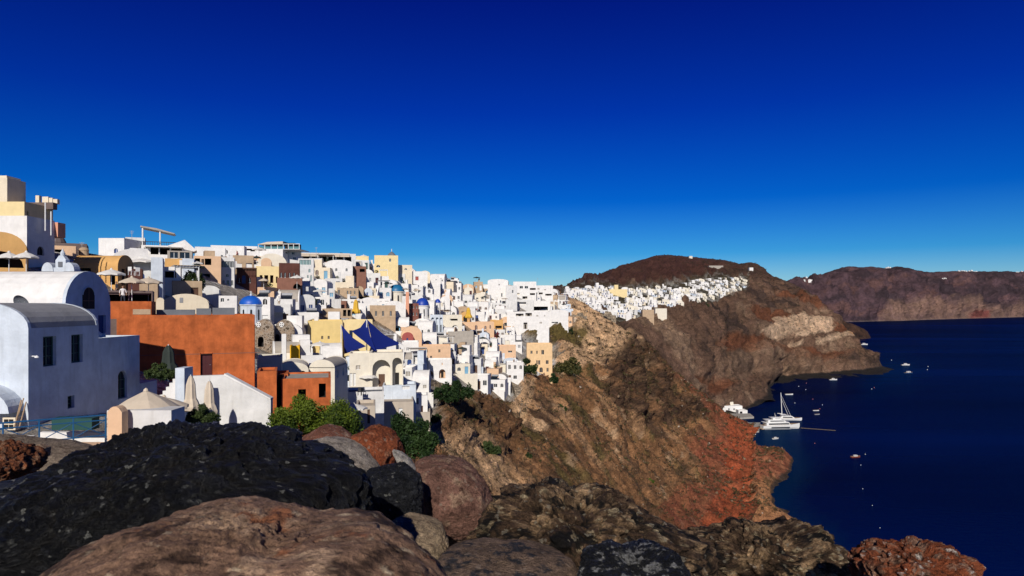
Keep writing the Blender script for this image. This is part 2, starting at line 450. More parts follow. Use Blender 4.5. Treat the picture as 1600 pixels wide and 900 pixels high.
red = soft_poly(px, py, [(1035, 575), (1110, 612), (1165, 672), (1300, 680), (1300, 745), (1186, 756), (1178, 790), (1205, 840), (1150, 870), (1090, 858), (1020, 830), (1030, 790), (1085, 760), (1060, 690), (1115, 690), (1090, 640)], 13)
c = mixc(c, (0.17, 0.062, 0.038), red * (0.86 + 0.45 * n_b))
red2 = soft_poly(px, py, [(1115, 640), (1160, 672), (1160, 740), (1172, 800), (1120, 850), (1085, 830), (1120, 760)], 9)
c = mixc(c, (0.24, 0.062, 0.028), red2 * (0.72 + 0.5 * n_b))
toe = soft_poly(px, py, [(1165, 750), (1190, 760), (1275, 835), (1240, 870), (1170, 860), (1155, 800)], 7)
c = mixc(c, (0.26, 0.14, 0.075), toe * 0.9)
c = mixc(c, (0.045, 0.034, 0.028), sstep(1.5, 0.4, Z + .8 * n_b))      # wet stones at the waterline
c = mixc(c, (0.13, 0.10, 0.075), sstep(14, 9, Y))
tc_ = np.zeros_like(c) + (0.44, 0.40, 0.35)
tc_ = mixc(tc_, (0.62, 0.60, 0.57), sstep(-0.05, 0.1, n_b))
tc_ = mixc(tc_, (0.38, 0.29, 0.20), sstep(0.12, 0.35, n_a))
c = mixc(c, np.array((1.0,)) * 0 + tc_, town)
c = c * np.where(town[..., None] > .3, 1.0, np.array((1.38, 1.20, 1.04)))
SA.finish('terrain', attr_mat('near_ground', scales=(0.25, 1.3, 5.0), bump=1.0, dist=0.8, contrast=0.52), np.clip(c, 0.01, 1))
A_wild, A_col = wild, c

# the headland with the mountain and the second village
S5 = -6.0
B_cols = [
    (780, [(540, 430), (520, 470), (505, 540), (495, 680), (490, 900), (None, 1500, 70)]),
    (830, [(530, 430), (510, 470), (492, 540), (482, 680), (476, 900), (None, 1500, 75)]),
    (870, [(530, 430), (495, 480), (472, 560), (458, 700), (450, 1150), (None, 1500, 90)]),
    (882, [(535, 430), (500, 480), (475, 560), (455, 700), (449, 1150), (None, 1500, 90)]),
    (905, [(545, 430), (505, 480), (478, 560), (455, 700), (442, 1200), (None, 1600, 100)]),
    (935, [(560, 430), (512, 485), (482, 560), (451, 720), (431, 1280), (None, 1650, 110)]),
    (960, [(580, 430), (520, 490), (485, 570), (447, 740), (420.5, 1350), (None, 1700, 120)]),
    (1000, [(600, 440), (525, 510), (485, 600), (448, 800), (405.5, 1430), (None, 1800, 140)]),
    (1025, [(615, 448), (528, 525), (485, 640), (449, 840), (398.5, 1480), (None, 1900, 150)]),
    (1045, [(625, 460), (535, 545), (487, 660), (447, 870), (397, 1480), (None, 1900, 150)]),
    (1090, [(650, 520), (560, 600), (495, 700), (436, 950), (401.5, 1450), (None, 1900, 150)]),
    (1130, [(660, 590), (585, 660), (500, 780), (428, 1050), (406.5, 1430), (None, 1900, 130)]),
    (1155, [(650, 600), (590, 690), (500, 840), (430, 1110), (411, 1420), (None, 1900, 130)]),
    (1176, [(640, 635), (592, 745), (500, 890), (436, 1130), (408, 1400), (None, 1800, 110)]),
    (1188, [(633, 655), (598, 760), (502, 925), (440, 1145), (414, 1390), (None, 1780, 100)]),
    (1198, [(629, 665), (None, 800, 2.5), (505, 940), (446, 1150), (424, 1380), (None, 1750, 90)]),
    (1206, [(627.5, 670), (None, 800, -3), (520, 960), (452, 1155), (430, 1360), (None, 1700, 80)]),
    (1213, [(None, 690, -5), (589, 905), (510, 950), (452, 1155), (432, 1360), (None, 1700, 80)]),
    (1250, [(None, 700, -6), (587, 925), (515, 985), (470, 1130), (447, 1300), (None, 1600, 60)]),
    (1290, [(None, 720, -6), (584, 955), (530, 1010), (495, 1095), (480, 1200), (None, 1400, 40)]),
    (1320, [(None, 750, -6), (582, 972), (550, 1025), (530, 1060), (516, 1110), (None, 1300, 20)]),
    (1345, [(None, 780, -6), (580, 990), (566, 1022), (553, 1046), (546, 1078), (None, 1200, 5)]),
    (1366, [(None, 790, -6), (578, 1012), (572, 1030), (568, 1045), (566, 1060), (None, 1150, -3)]),
    (1381, [(None, 800, -6), (576, 1030), (575, 1036), (575, 1042), (None, 1050, -1), (None, 1100, -6)]),
    (1430, [(None, 800, -8), (None, 1000, -8), (None, 1030, -8), (None, 1050, -8), (None, 1070, -8), (None, 1100, -8)]),
]
SB = Sheet(B_cols, 780, 1430, 1.5, [60, 90, 100, 60, 8], 2.5, 2.5)
px, py = SB.px[None] + 0 * SB.py, SB.py.copy()
X, Y, Z = SB.X.copy(), SB.Y.copy(), SB.Z.copy()
TOWN2 = [(872, 452), (950, 450), (1000, 450), (1060, 446), (1085, 436), (1120, 430), (1168, 433), (1166, 452), (1125, 470), (1100, 480), (1060, 482), (1015, 490), (985, 508), (960, 505), (930, 492), (890, 478)]
town = soft_poly(px, py, TOWN2, 6, 5)
g1 = fbm(X / 38, Y / 200, Z / 120, 4, 41, ridged=True); g2 = fbm(X / 16, Y / 50, Z / 20, 5, 42, 0.55, ridged=True); g3 = fbm(X / 9, Y / 16, Z / 7, 5, 43, 0.6)
nearcrest = sstep(3.2, 4.0, SB.t)[:, None]
d = (1 - town) * (12 * g1 * (1 - 0.94 * nearcrest) + 8 * g2 * (1 - 0.88 * nearcrest) + 3.5 * g3 * (1 - .5 * nearcrest)) * (1 - 0.85 * sstep(10, 1, Z)) * sstep(430, 560, Y)
strata = soft_poly(px, py, [(1060, 585), (1110, 545), (1170, 480), (1260, 450), (1325, 500), (1350, 545), (1300, 560), (1200, 575), (1100, 620)], 9)
d = d + strata * 3.0 * np.sin((Z + 0.10 * X + 9 * fbm(X / 60, Y / 60, Z / 60, 3, 9)) / 4.5)
SB.push(d)
n_a = fbm(X / 60, Y / 60, Z / 40, 6, 51, 0.55); n_b = fbm(X / 12, Y / 14, Z / 9, 5, 52, 0.6)
lay = np.sin((Z + 0.18 * X + 14 * fbm(X / 70, Y / 70, Z / 70, 4, 8)) / 7.0)
c = np.zeros(X.shape + (3,)) + (0.165, 0.095, 0.062)
c = mixc(c, (0.075, 0.047, 0.036), sstep(0.0, 0.4, n_a + 0.5 * n_b))
c = mixc(c, (0.28, 0.18, 0.115), sstep(0.12, 0.5, -n_a + 0.35 * n_b))
c = mixc(c, (0.17, 0.060, 0.028), strata * sstep(0.2, 0.7, lay) * 0.8)
mount = soft_poly(px, py, [(850, 455), (960, 410), (1030, 385), (1190, 395), (1215, 440), (1165, 432), (1090, 432), (1050, 446), (950, 450)], 5)
c = mixc(c, (0.085, 0.034, 0.027), mount * 0.85)
c = mixc(c, (0.085, 0.050, 0.034), mount * sstep(0.0, 0.5, n_b + sstep(1000, 1180, px) - 0.5))
for q in ([(1180, 520), (1215, 505), (1262, 494), (1292, 500), (1296, 514), (1240, 520), (1205, 536), (1185, 530)],
          [(1225, 528), (1240, 522), (1300, 512), (1298, 518), (1245, 530)], [(1228, 540), (1250, 534), (1248, 543), (1230, 546)],
          [(1268, 535), (1300, 525), (1330, 522), (1338, 533), (1300, 533), (1275, 541)]):
    c = mixc(c, (0.62, 0.43, 0.28), soft_poly(px, py, q, 3.5, 7) * (0.85 + 0.5 * n_b))
c = mixc(c, (0.26, 0.165, 0.105), 0.75 * soft_poly(px, py, [(1180, 535), (1230, 530), (1260, 560), (1375, 574), (1180, 592), (1100, 600), (1110, 560)], 10) * (0.6 + n_b))
c = mixc(c, (0.40, 0.16, 0.04), soft_poly(px, py, [(1318, 520), (1340, 520), (1340, 532), (1322, 530)], 3))
c = mixc(c, (0.030, 0.025, 0.022), sstep(2.6, 1.0, Z + 1.5 * n_b))
c = mixc(c, (0.10, 0.085, 0.05), town)
c = mixc(c, (0.55, 0.52, 0.46), town * sstep(0.0, 0.25, n_b))
c = c * np.where(town[..., None] > .3, 1.0, 1.28)
SB.finish('headland', attr_mat('headland_ground', scales=(0.05, 0.3, 1.2), bump=1.0, dist=4.0, contrast=0.42), np.clip(c, 0.01, 1))

D_cols = [(px_, [(None, Ys * 0.97, -5), (None, Ys, 1), ((cy + 545) / 2 if cy < 500 else 534, Ys + 60), (cy, Ys + 130), (None, Ys + 500, 0)]) for px_, cy, Ys in
          ((1200, 432, 1500), (1240, 442, 1600), (1275, 462, 1720), (1300, 488, 1780), (1330, 505, 1850), (1350, 514, 1880), (1357, 524, 1900))]
D_cols.append((1361, [(None, 1850, -6), (None, 1900, -3), (None, 1960, -3), (None, 2000, -3), (None, 2400, -6)]))
SD = Sheet(D_cols, 1200, 1375, 1.5, [6, 50, 40, 8], 2.5, 3)
X, Y, Z = SD.X.copy(), SD.Y.copy(), SD.Z.copy()
SD.push((7 * fbm(X / 40, Y / 100, Z / 30, 5, 61, 0.6, ridged=True)) * sstep(0, 12, Z))
n_b = fbm(X / 18, Y / 30, Z / 12, 5, 62, 0.6)
c = mixc(np.zeros(X.shape + (3,)) + (0.095, 0.050, 0.032), (0.045, 0.028, 0.022), sstep(-0.1, 0.3, n_b))
SD.finish('far_headland', MATS['headland_ground'], c)

# the caldera rim across the bay
def farcol(px_, cy, Ys):
    zc = EYE - (cy - HOR) / FOC * (Ys + 650)
    return (px_, [(None, Ys - 50, -10), (None, Ys, 1), (None, Ys + 130, zc * 0.33), (None, Ys + 420, zc * 0.72), (cy, Ys + 650), (None, Ys + 1500, zc * 0.6)])
SC = Sheet([farcol(*q) for q in ((1180, 441, 3600), (1240, 438, 3650), (1262, 436, 3700), (1290, 424, 3820), (1318, 414, 4000), (1345, 415, 4100), (1372, 416, 4250), (1385, 417, 4300), (1405, 413, 4350),
                                 (1425, 418, 4500), (1450, 423, 4700), (1480, 422, 4900), (1520, 422, 5200), (1560, 421, 5500), (1600, 423, 5850), (1750, 425, 6500), (2000, 430, 7000))],
           1180, 2000, 1.5, [4, 60, 60, 50, 6], 2.5, 4)
px = SC.px[None] + 0 * SC.py; py = SC.py.copy()
X, Y, Z = SC.X.copy(), SC.Y.copy(), SC.Z.copy()
tt = SC.t[:, None] + 0 * X
g = fbm(X / 110, Y / 900, Z / 500, 5, 71, 0.55, ridged=True)
SC.push((80 * g + 26 * fbm(X / 45, Y / 150, Z / 60, 5, 72, 0.6)) * sstep(1, 1.6, tt) * (1 - 0.93 * sstep(3.2, 4, tt)) + 8 * np.sin(Z / 11 + 2 * fbm(X / 300, Y / 300, Z / 300, 3, 4)) * sstep(1.5, 2.5, tt) * (1 - sstep(3.3, 4, tt)))
n_a = fbm(X / 300, Y / 500, Z / 70, 6, 73, 0.6); n_b = fbm(X / 60, Y / 200, Z / 30, 5, 74, 0.6)
c = np.zeros(X.shape + (3,)) + (0.088, 0.052, 0.060)
c = mixc(c, (0.045, 0.030, 0.036), sstep(-0.1, 0.3, n_a + 0.3 * n_b))
c = mixc(c, (0.115, 0.062, 0.058), sstep(0.05, 0.4, -n_a + 0.4 * n_b))
low = soft_poly(px, py, [(1370, 510), (1385, 475), (1430, 470), (1520, 468), (1560, 480), (1620, 478), (1700, 510)], 9, 6)
c = mixc(c, (0.24, 0.145, 0.105), low * (0.6 + 0.6 * n_b))
c = mixc(c, (0.20, 0.055, 0.045), soft_poly(px, py, [(1515, 486), (1548, 484), (1545, 498), (1515, 499)], 4, 2) * 0.8)
c = mixc(c, (0.20, 0.15, 0.12), sstep(9, 3, Z) * 0.4)
SC.finish('caldera_cliff', attr_mat('caldera_ground', scales=(0.012, 0.07), bump=1.0, dist=14.0, contrast=0.35), np.clip(c, 0.01, 1))

# water ---------------------------------------------------------------------
wm = bpy.data.materials.new('sea_water'); wm.use_nodes = True
N, L = wm.node_tree.nodes, wm.node_tree.links
N.remove(N["Principled BSDF"])
dif = N.new("ShaderNodeBsdfDiffuse"); glo = N.new("ShaderNodeBsdfGlossy"); glo.inputs['Roughness'].default_value = 0.16; glo.inputs['Color'].default_value = (0.45, 0.75, 1.0, 1)
lw = N.new("ShaderNodeLayerWeight"); lw.inputs[0].default_value = 0.28
lm_ = N.new("ShaderNodeMath"); lm_.operation = 'MULTIPLY_ADD'; lm_.inputs[1].default_value = 0.075; lm_.inputs[2].default_value = 0.012      # polarised: weak reflections
L.new(lw.outputs['Facing'], lm_.inputs[0])
mxs = N.new("ShaderNodeMixShader"); L.new(lm_.outputs[0], mxs.inputs[0]); L.new(dif.outputs[0], mxs.inputs[1]); L.new(glo.outputs[0], mxs.inputs[2])
L.new(mxs.outputs[0], N["Material Output"].inputs[0])
g_ = N.new("ShaderNodeNewGeometry"); n1 = N.new("ShaderNodeTexNoise"); n1.inputs['Scale'].default_value = 0.0045; n1.inputs['Detail'].default_value = 5
mp = N.new("ShaderNodeMapping"); mp.inputs['Scale'].default_value = (0.22, 1.3, 1.0)
L.new(g_.outputs['Position'], mp.inputs[0]); L.new(mp.outputs[0], n1.inputs['Vector'])
r1 = N.new("ShaderNodeValToRGB"); e = r1.color_ramp.elements
e[0].position = 0.36; e[0].color = (0.0002, 0.0014, 0.018, 1); e[1].position = 0.64; e[1].color = (0.0003, 0.0055, 0.060, 1)
L.new(n1.outputs['Fac'], r1.inputs[0])
# shallow water over the shelf by the shore is greener
at = N.new("ShaderNodeAttribute"); at.attribute_name = "Col"
mx = N.new("ShaderNodeMix"); mx.data_type = 'RGBA'
sp = N.new("ShaderNodeSeparateColor"); L.new(at.outputs['Color'], sp.inputs[0]); L.new(sp.outputs[0], mx.inputs[0])
L.new(r1.outputs[0], mx.inputs[6]); mx.inputs[7].default_value = (0.001, 0.028, 0.070, 1)
L.new(mx.outputs[2], dif.inputs['Color'])
n2 = N.new("ShaderNodeTexNoise"); n2.inputs['Scale'].default_value = 0.35; n2.inputs['Detail'].default_value = 9; n2.inputs['Roughness'].default_value = 0.6
m2 = N.new("ShaderNodeMapping"); m2.inputs['Scale'].default_value = (0.5, 1.2, 1.0)
L.new(g_.outputs['Position'], m2.inputs[0]); L.new(m2.outputs[0], n2.inputs['Vector'])
bp = N.new("ShaderNodeBump"); bp.inputs['Strength'].default_value = 1.0; bp.inputs['Distance'].default_value = 0.7
L.new(n2.outputs['Fac'], bp.inputs['Height']); L.new(bp.outputs[0], glo.inputs['Normal'])
sy = np.concatenate([np.linspace(-2000, 120, 6), np.geomspace(130, 30000, 160)]); sxs = np.linspace(-0.25, 1.35, 160)
GY, GS = np.meshgrid(sy, sxs, indexing='ij'); GX = GS * np.maximum(GY, 130)
GX[:, 0] = -30000 * 0 + GX[:, 0]; GX[:, -1] = 40000; GX[:, 0] = -20000
V = np.stack([GX, GY, GX * 0], -1)
spx = GX / np.maximum(GY, 1) * FOC + 800; spy = HOR + EYE / np.maximum(GY, 1) * FOC
sh = np.zeros_like(GX)
for poly, a in (([(1120, 690), (1235, 640), (1245, 700), (1275, 725), (1225, 790), (1330, 860), (1260, 900), (1100, 900)], 0.5),
                ([(1330, 600), (1370, 570), (1420, 572), (1450, 580), (1420, 592), (1350, 600)], 0.5)):
    for k in range(12):
        w_ = 3 + 3 * k
        sh = sh + a / 12 * in_poly(spx + w_ * math.cos(k * 2.4), spy + w_ * math.sin(k * 2.4), poly)
sh *= (GY > 120)
i = np.arange(GX.size).reshape(GX.shape)
F = np.stack([i[:-1, :-1], i[:-1, 1:], i[1:, 1:], i[1:, :-1]], -1).reshape(-1, 4)
tag(np_mesh('sea', V.reshape(-1, 3), F, wm, True, np.repeat(sh.reshape(-1, 1), 3, 1)), kind='structure')
# ------------------------------------------------------------------ the boulders in front
def rock(name, label, outline, Yd, thick, color_fn, material, seed, sub=6, amp=0.06, fine=0.02, freq=2.5, power=0.75, facets=0, pit=0.0, drop=0, knob=0.0, kf=3.0, group=None):
    """A boulder: the outline gives its height and width, thick its depth (half), noise its skin."""
    ox = sum(p[0] for p in outline) / len(outline); oy = sum(p[1] for p in outline) / len(outline)
    ctr = P(ox, oy + drop, Yd)
    pts = [((p[0] - ox) / FOC * Yd, -(p[1] - oy) / FOC * Yd) for p in outline]
    ths = np.linspace(-np.pi, np.pi, 721)
    Rr = np.zeros(721)
    for i, th in enumerate(ths):
        dx, dz = math.cos(th), math.sin(th); best = 0
        for k in range(len(pts)):
            ax, az = pts[k]; bx, bz = pts[(k + 1) % len(pts)]
            ex, ez = bx - ax, bz - az; den = dx * ez - dz * ex
            if abs(den) < 1e-12: continue
            t = (ax * ez - az * ex) / den; s_ = (ax * dz - az * dx) / den
            if t > 0 and -1e-6 <= s_ <= 1 + 1e-6: best = max(best, t)
        Rr[i] = best
    kk = np.exp(-0.5 * (np.arange(-12, 13) / 3.5) ** 2); kk /= kk.sum()
    Rr = np.convolve(np.concatenate([Rr[-13:-1], Rr, Rr[1:13]]), kk, 'valid')
    bm = bmesh.new(); bmesh.ops.create_icosphere(bm, subdivisions=sub, radius=1.0)
    V = np.array([v.co[:] for v in bm.verts]); F = np.array([[v.index for v in f.verts] for f in bm.faces]); bm.free()
    th = np.arctan2(V[:, 2], V[:, 0]); ph = np.arcsin(np.clip(V[:, 1], -1, 1))
    Rv = np.interp(th, ths, Rr)
    e_ = 2.0 + (1 - power) * 3; kk_ = (np.abs(V) ** e_).sum(1) ** (-1 / e_); rho = np.hypot(V[:, 0], V[:, 2])
    Rv = Rr.mean() + (Rv - Rr.mean()) * sstep(0, .45, rho); kk_ = 1 + (kk_ - 1) * sstep(1.0, .6, rho)
    W = np.stack([Rv * V[:, 0] * kk_, thick * V[:, 1] * kk_, Rv * V[:, 2] * kk_], -1)
    size = (Rr.mean() + thick) / 2
    n = W / (np.linalg.norm(W, axis=1, keepdims=True) + 1e-9)
    q = W * freq / size + seed * 7.7
    f1 = fbm(q[:, 0] * 0.5, q[:, 1] * 0.5, q[:, 2] * 0.5, 4, seed, 0.5)
    f2 = fbm(q[:, 0] * 1.6, q[:, 1] * 1.6, q[:, 2] * 1.6, 5, seed + 5, 0.6, ridged=True)
    f3 = fbm(q[:, 0] * 7, q[:, 1] * 7, q[:, 2] * 7, 4, seed + 9, 0.6)
    disp = size * (amp * f1 * 1.4 + amp * 0.6 * (f2 - 0.2) + fine * f3)
    if facets:       # broken faces: the stone is cut back by flat planes
        g = np.random.RandomState(seed * 3 + 1); N_ = g.normal(size=(facets, 3)); N_ /= np.linalg.norm(N_, axis=1, keepdims=True)
        U = W / np.array([Rr.mean(), thick, Rr.mean()]); lim = g.uniform(.76, .98, facets); pr = U @ N_.T
        k = np.where(pr > lim, lim / np.maximum(pr, 1e-6), 1.0).min(1); k = 1 - (1 - k) * .8
        W = W * k[:, None]
    if pit:
        v = fbm(q[:, 0] * 4.2, q[:, 1] * 4.2, q[:, 2] * 4.2, 4, seed + 21, 0.65, ridged=True); disp = disp - size * pit * np.clip(.45 - v, 0, 1)
    if knob:         # lumps parted by crevices
        w1 = q / freq * kf; wp = .25 * fbm(w1[:, 0] * 2, w1[:, 1] * 2, w1[:, 2] * 2, 3, seed + 31)
        a1, a2 = worley(w1[:, 0] + wp, w1[:, 1] + wp, w1[:, 2] - wp, seed); b1, b2 = worley(w1[:, 0] * 2.7 + 9, w1[:, 1] * 2.7 + wp, w1[:, 2] * 2.7, seed + 3)
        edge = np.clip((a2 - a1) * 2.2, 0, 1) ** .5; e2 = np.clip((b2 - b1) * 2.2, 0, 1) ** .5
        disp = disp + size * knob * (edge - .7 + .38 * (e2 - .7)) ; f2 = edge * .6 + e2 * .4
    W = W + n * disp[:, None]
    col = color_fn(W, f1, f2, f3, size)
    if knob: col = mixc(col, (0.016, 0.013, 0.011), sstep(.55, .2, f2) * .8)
    o = np_mesh(name, W, F, material, True, np.clip(col, 0.004, 1))
    o.location = ctr
    return tag(o, label, 'rock', group)

def ramp_col(base, *layers):
    def fn(W, f1, f2, f3, size):
        c = np.zeros((len(W), 3)) + base
        for k, (colr, f, lo, hi, seed, stretch) in enumerate(layers):
            q = W * f / size
            n = fbm(q[:, 0], q[:, 1] * stretch[0], q[:, 2] * stretch[1], 5, seed, 0.62)
            c = mixc(c, colr, sstep(lo, hi, n))
        return c
    return fn
m_black = attr_mat('black_lava', 0.5, (9, 42, 110), 1.0, 0.09, 0.5, fleck=(34, 0.05, (0.40, 0.40, 0.36)))
m_black.node_tree.nodes["Principled BSDF"].inputs['Specular IOR Level'].default_value = 0.3
m_brown = attr_mat('brown_lava', 0.8, (5, 38, 140), 0.8, 0.016, 0.36)
m_tuff = attr_mat('pitted_tuff', 0.9, (7, 40, 110), 1.0, 0.05, 0.45, fleck=(30, 0.10, (0.36, 0.28, 0.22)))
m_crust = attr_mat('volcanic_crust', 0.85, (5, 26, 90), 1.0, 0.10, 0.6, fleck=(22, 0.09, (0.40, 0.36, 0.28)))
S11 = (1, 1)
black_c = ramp_col((0.008, 0.008, 0.009), ((0.036, 0.037, 0.040), 34, 0.15, 0.42, 13, S11), ((0.16, 0.16, 0.15), 44, 0.45, 0.55, 17, S11), ((0.018, 0.0185, 0.021), 6, 0.05, 0.4, 3, S11), ((0.20, 0.20, 0.18), 22, 0.42, 0.55, 8, S11), ((0.006, 0.006, 0.007), 4, 0.1, 0.4, 5, S11))
rock('brown_boulder', 'large smooth brown boulder with rusty right flank at the very front',
     [(20, 905), (60, 868), (110, 838), (160, 815), (205, 795), (250, 786), (320, 783), (400, 788), (440, 800), (470, 808), (520, 802), (560, 804), (600, 816), (640, 838), (675, 862), (700, 888), (705, 930), (600, 1060), (400, 1120), (200, 1080), (60, 1000), (10, 940)],
     1.75, 0.42, ramp_col((0.20, 0.118, 0.076), ((0.38, 0.25, 0.16), 3.2, 0.05, 0.4, 3, S11), ((0.050, 0.029, 0.020), 4.5, 0.10, 0.40, 5, S11), ((0.46, 0.35, 0.23), 9, 0.28, 0.5, 9, S11), ((0.22, 0.088, 0.042), 2.2, 0.28, 0.5, 14, S11), ((0.03, 0.02, 0.016), 30, .25, .5, 4, S11)),
     m_brown, 2, 7, 0.085, 0.009, 3.0, pit=0.03, drop=36)
rock('black_boulder', 'huge rough black lava boulder flecked with grey, largest rock of the wall',
     [(-260, 800), (-160, 775), (-60, 755), (0, 742), (60, 722), (110, 705), (160, 684), (200, 668), (250, 660), (310, 655), (370, 657), (405, 662), (430, 672), (455, 690), (480, 697), (515, 702), (560, 718), (578, 745), (585, 790), (600, 830), (612, 880), (560, 980), (380, 1060), (150, 1080), (-100, 1040), (-250, 940)],
     3.7, 0.85, black_c, m_black, 4, 7, 0.055, 0.008, 5.5, facets=14, pit=0.03, drop=14, knob=.05, kf=4.5)
rock('striated_black_rock', 'small black rock with fine diagonal striations beside the pink one',
     [(572, 736), (600, 728), (640, 722), (656, 740), (661, 780), (660, 818), (640, 850), (600, 850), (575, 820)],
     5.6, 0.30, ramp_col((0.014, 0.015, 0.019), ((0.05, 0.053, 0.062), 5, 0.0, 0.35, 6, (1, 4))), m_black, 8, 6, 0.06, 0.03, 4, power=.5, facets=14, pit=.12)
rock('pink_tuff_boulder', 'pitted pinkish brown boulder standing right of the striated black rock',
     [(640, 722), (660, 715), (700, 714), (735, 728), (760, 752), (772, 778), (768, 800), (745, 830), (700, 850), (650, 850), (640, 800), (648, 760)],
     6.4, 0.5, ramp_col((0.22, 0.115, 0.085), ((0.34, 0.22, 0.15), 4, 0.05, 0.4, 2, S11), ((0.12, 0.06, 0.045), 6, 0.1, 0.4, 5, S11)), m_tuff, 5, 7, 0.04, 0.006, 3.4, power=.35, facets=22, pit=.02)
rock('red_boulder', 'rusty red boulder set in pale mortar above the striated black rock',
     [(538, 700), (550, 680), (572, 668), (590, 664), (606, 672), (622, 688), (630, 708), (626, 728), (600, 745), (570, 745), (545, 722)],
     7.2, 0.4, ramp_col((0.27, 0.075, 0.032), ((0.38, 0.17, 0.095), 4, 0.1, 0.45, 5, S11), ((0.12, 0.035, 0.02), 6, 0.1, 0.45, 6, S11)), m_tuff, 9, 6, 0.07, 0.008, 3.6, power=.4, facets=18, pit=.04)
rock('red_mortared_rock', 'dull red low rock behind the black boulder, below the green tamarisk',
     [(472, 684), (490, 672), (508, 664), (528, 670), (548, 682), (550, 705), (520, 715), (480, 705)],
     8.0, 0.35, ramp_col((0.24, 0.10, 0.065), ((0.36, 0.26, 0.19), 4, 0.1, 0.4, 7, S11)), m_tuff, 12, 6, 0.06, 0.012, 2.8)
rock('pale_mortar', 'lump of pale grey mortar between the black boulder and the red rock',
     [(476, 690), (510, 684), (545, 690), (570, 705), (588, 725), (600, 745), (585, 760), (540, 740), (490, 710)],
     6.7, 0.35, ramp_col((0.42, 0.36, 0.30), ((0.26, 0.22, 0.18), 5, 0.0, 0.4, 7, S11)), m_tuff, 13, 6, 0.05, 0.014, 3)
rock('mortar_rim', 'white mortar edge curving over the striated black rock',
     [(612, 702), (625, 706), (640, 718), (652, 735), (655, 750), (640, 742), (622, 722)],
     6.2, 0.12, ramp_col((0.50, 0.46, 0.40), ((0.3, 0.26, 0.22), 5, 0.1, 0.4, 7, S11)), m_tuff, 14, 5, 0.06, 0.02, 3)
rock('tan_rock', 'pale tan rock in the gap between the brown boulder and the pink one',
     [(604, 822), (625, 812), (655, 818), (690, 832), (700, 850), (690, 900), (640, 900), (605, 860)],
     5.0, 0.4, ramp_col((0.42, 0.31, 0.20), ((0.25, 0.17, 0.11), 5, 0.1, 0.4, 5, S11)), m_tuff, 15, 6, 0.06, 0.016, 3)
crust_c = ramp_col((0.10, 0.060, 0.036), ((0.46, 0.30, 0.165), 5, -0.12, 0.30, 3, S11), ((0.014, 0.012, 0.011), 4, 0.0, 0.26, 8, S11), ((0.46, 0.36, 0.22), 11, 0.24, 0.42, 11, S11), ((0.60, 0.50, 0.40), 2.6, 0.46, 0.52, 17, S11))
rock('crusty_lava_rock', 'broad knobbly brown black rock with cream crust in the middle of the wall',
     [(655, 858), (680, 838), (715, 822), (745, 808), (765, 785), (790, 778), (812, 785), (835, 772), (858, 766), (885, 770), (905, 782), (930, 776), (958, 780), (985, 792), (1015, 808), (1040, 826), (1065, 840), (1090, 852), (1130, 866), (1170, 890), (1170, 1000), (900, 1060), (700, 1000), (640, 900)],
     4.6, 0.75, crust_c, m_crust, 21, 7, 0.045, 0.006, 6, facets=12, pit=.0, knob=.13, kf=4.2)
rock('lichened_lava_rock', 'long knobbly brown rock stepping down toward the sea, beyond the black and white rock',
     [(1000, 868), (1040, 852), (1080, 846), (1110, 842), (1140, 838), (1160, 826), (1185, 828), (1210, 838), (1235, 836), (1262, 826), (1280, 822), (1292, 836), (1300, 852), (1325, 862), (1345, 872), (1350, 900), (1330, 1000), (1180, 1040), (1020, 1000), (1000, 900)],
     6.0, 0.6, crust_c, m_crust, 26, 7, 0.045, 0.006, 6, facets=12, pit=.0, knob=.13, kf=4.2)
rock('mottled_rock', 'black rock mottled with grey white patches at the bottom edge',
     [(870, 905), (890, 880), (925, 868), (960, 862), (985, 872), (1000, 868), (1030, 862), (1060, 868), (1085, 882), (1105, 905), (1090, 990), (980, 1040), (880, 990)],
     3.3, 0.35, ramp_col((0.014, 0.015, 0.018), ((0.33, 0.33, 0.32), 8, 0.12, 0.28, 3, S11)), m_black, 31, 7, 0.07, 0.02, 5, facets=10, pit=.10)
rock('grey_slab', 'flat brown grey slab with dark stains left of the black and white rock',
     [(660, 905), (690, 870), (740, 864), (800, 866), (850, 872), (890, 880), (905, 905), (900, 960), (780, 1000), (670, 960)],
     3.6, 0.4, ramp_col((0.20, 0.135, 0.095), ((0.040, 0.040, 0.046), 5, 0.05, 0.25, 3, S11)), m_tuff, 34, 6, 0.05, 0.012, 3)
rock('orange_lava_rock', 'rusty orange rock with white lichen standing alone above the sea',
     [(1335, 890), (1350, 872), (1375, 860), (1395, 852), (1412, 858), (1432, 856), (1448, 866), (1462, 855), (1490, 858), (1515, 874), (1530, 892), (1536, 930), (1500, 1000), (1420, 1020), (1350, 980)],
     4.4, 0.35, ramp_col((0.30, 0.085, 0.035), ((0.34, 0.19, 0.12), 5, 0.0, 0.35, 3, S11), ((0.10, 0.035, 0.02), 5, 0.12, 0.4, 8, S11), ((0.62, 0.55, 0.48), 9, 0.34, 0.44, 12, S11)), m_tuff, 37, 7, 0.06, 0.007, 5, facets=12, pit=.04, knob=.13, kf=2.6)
rock('flaky_red_rock', 'flaky reddish rock at the left edge beside the rubble wall',
     [(-40, 690), (0, 692), (20, 698), (40, 712), (50, 728), (38, 745), (20, 752), (0, 765), (-60, 770)],
     5.0, 0.3, ramp_col((0.28, 0.095, 0.04), ((0.13, 0.05, 0.03), 5, 0.0, 0.3, 3, (3, 1)), ((0.42, 0.24, 0.14), 6, 0.1, 0.4, 6, S11)), m_tuff, 41, 6, 0.09, 0.02, 5, facets=10, pit=.04, knob=.12, kf=2.4)
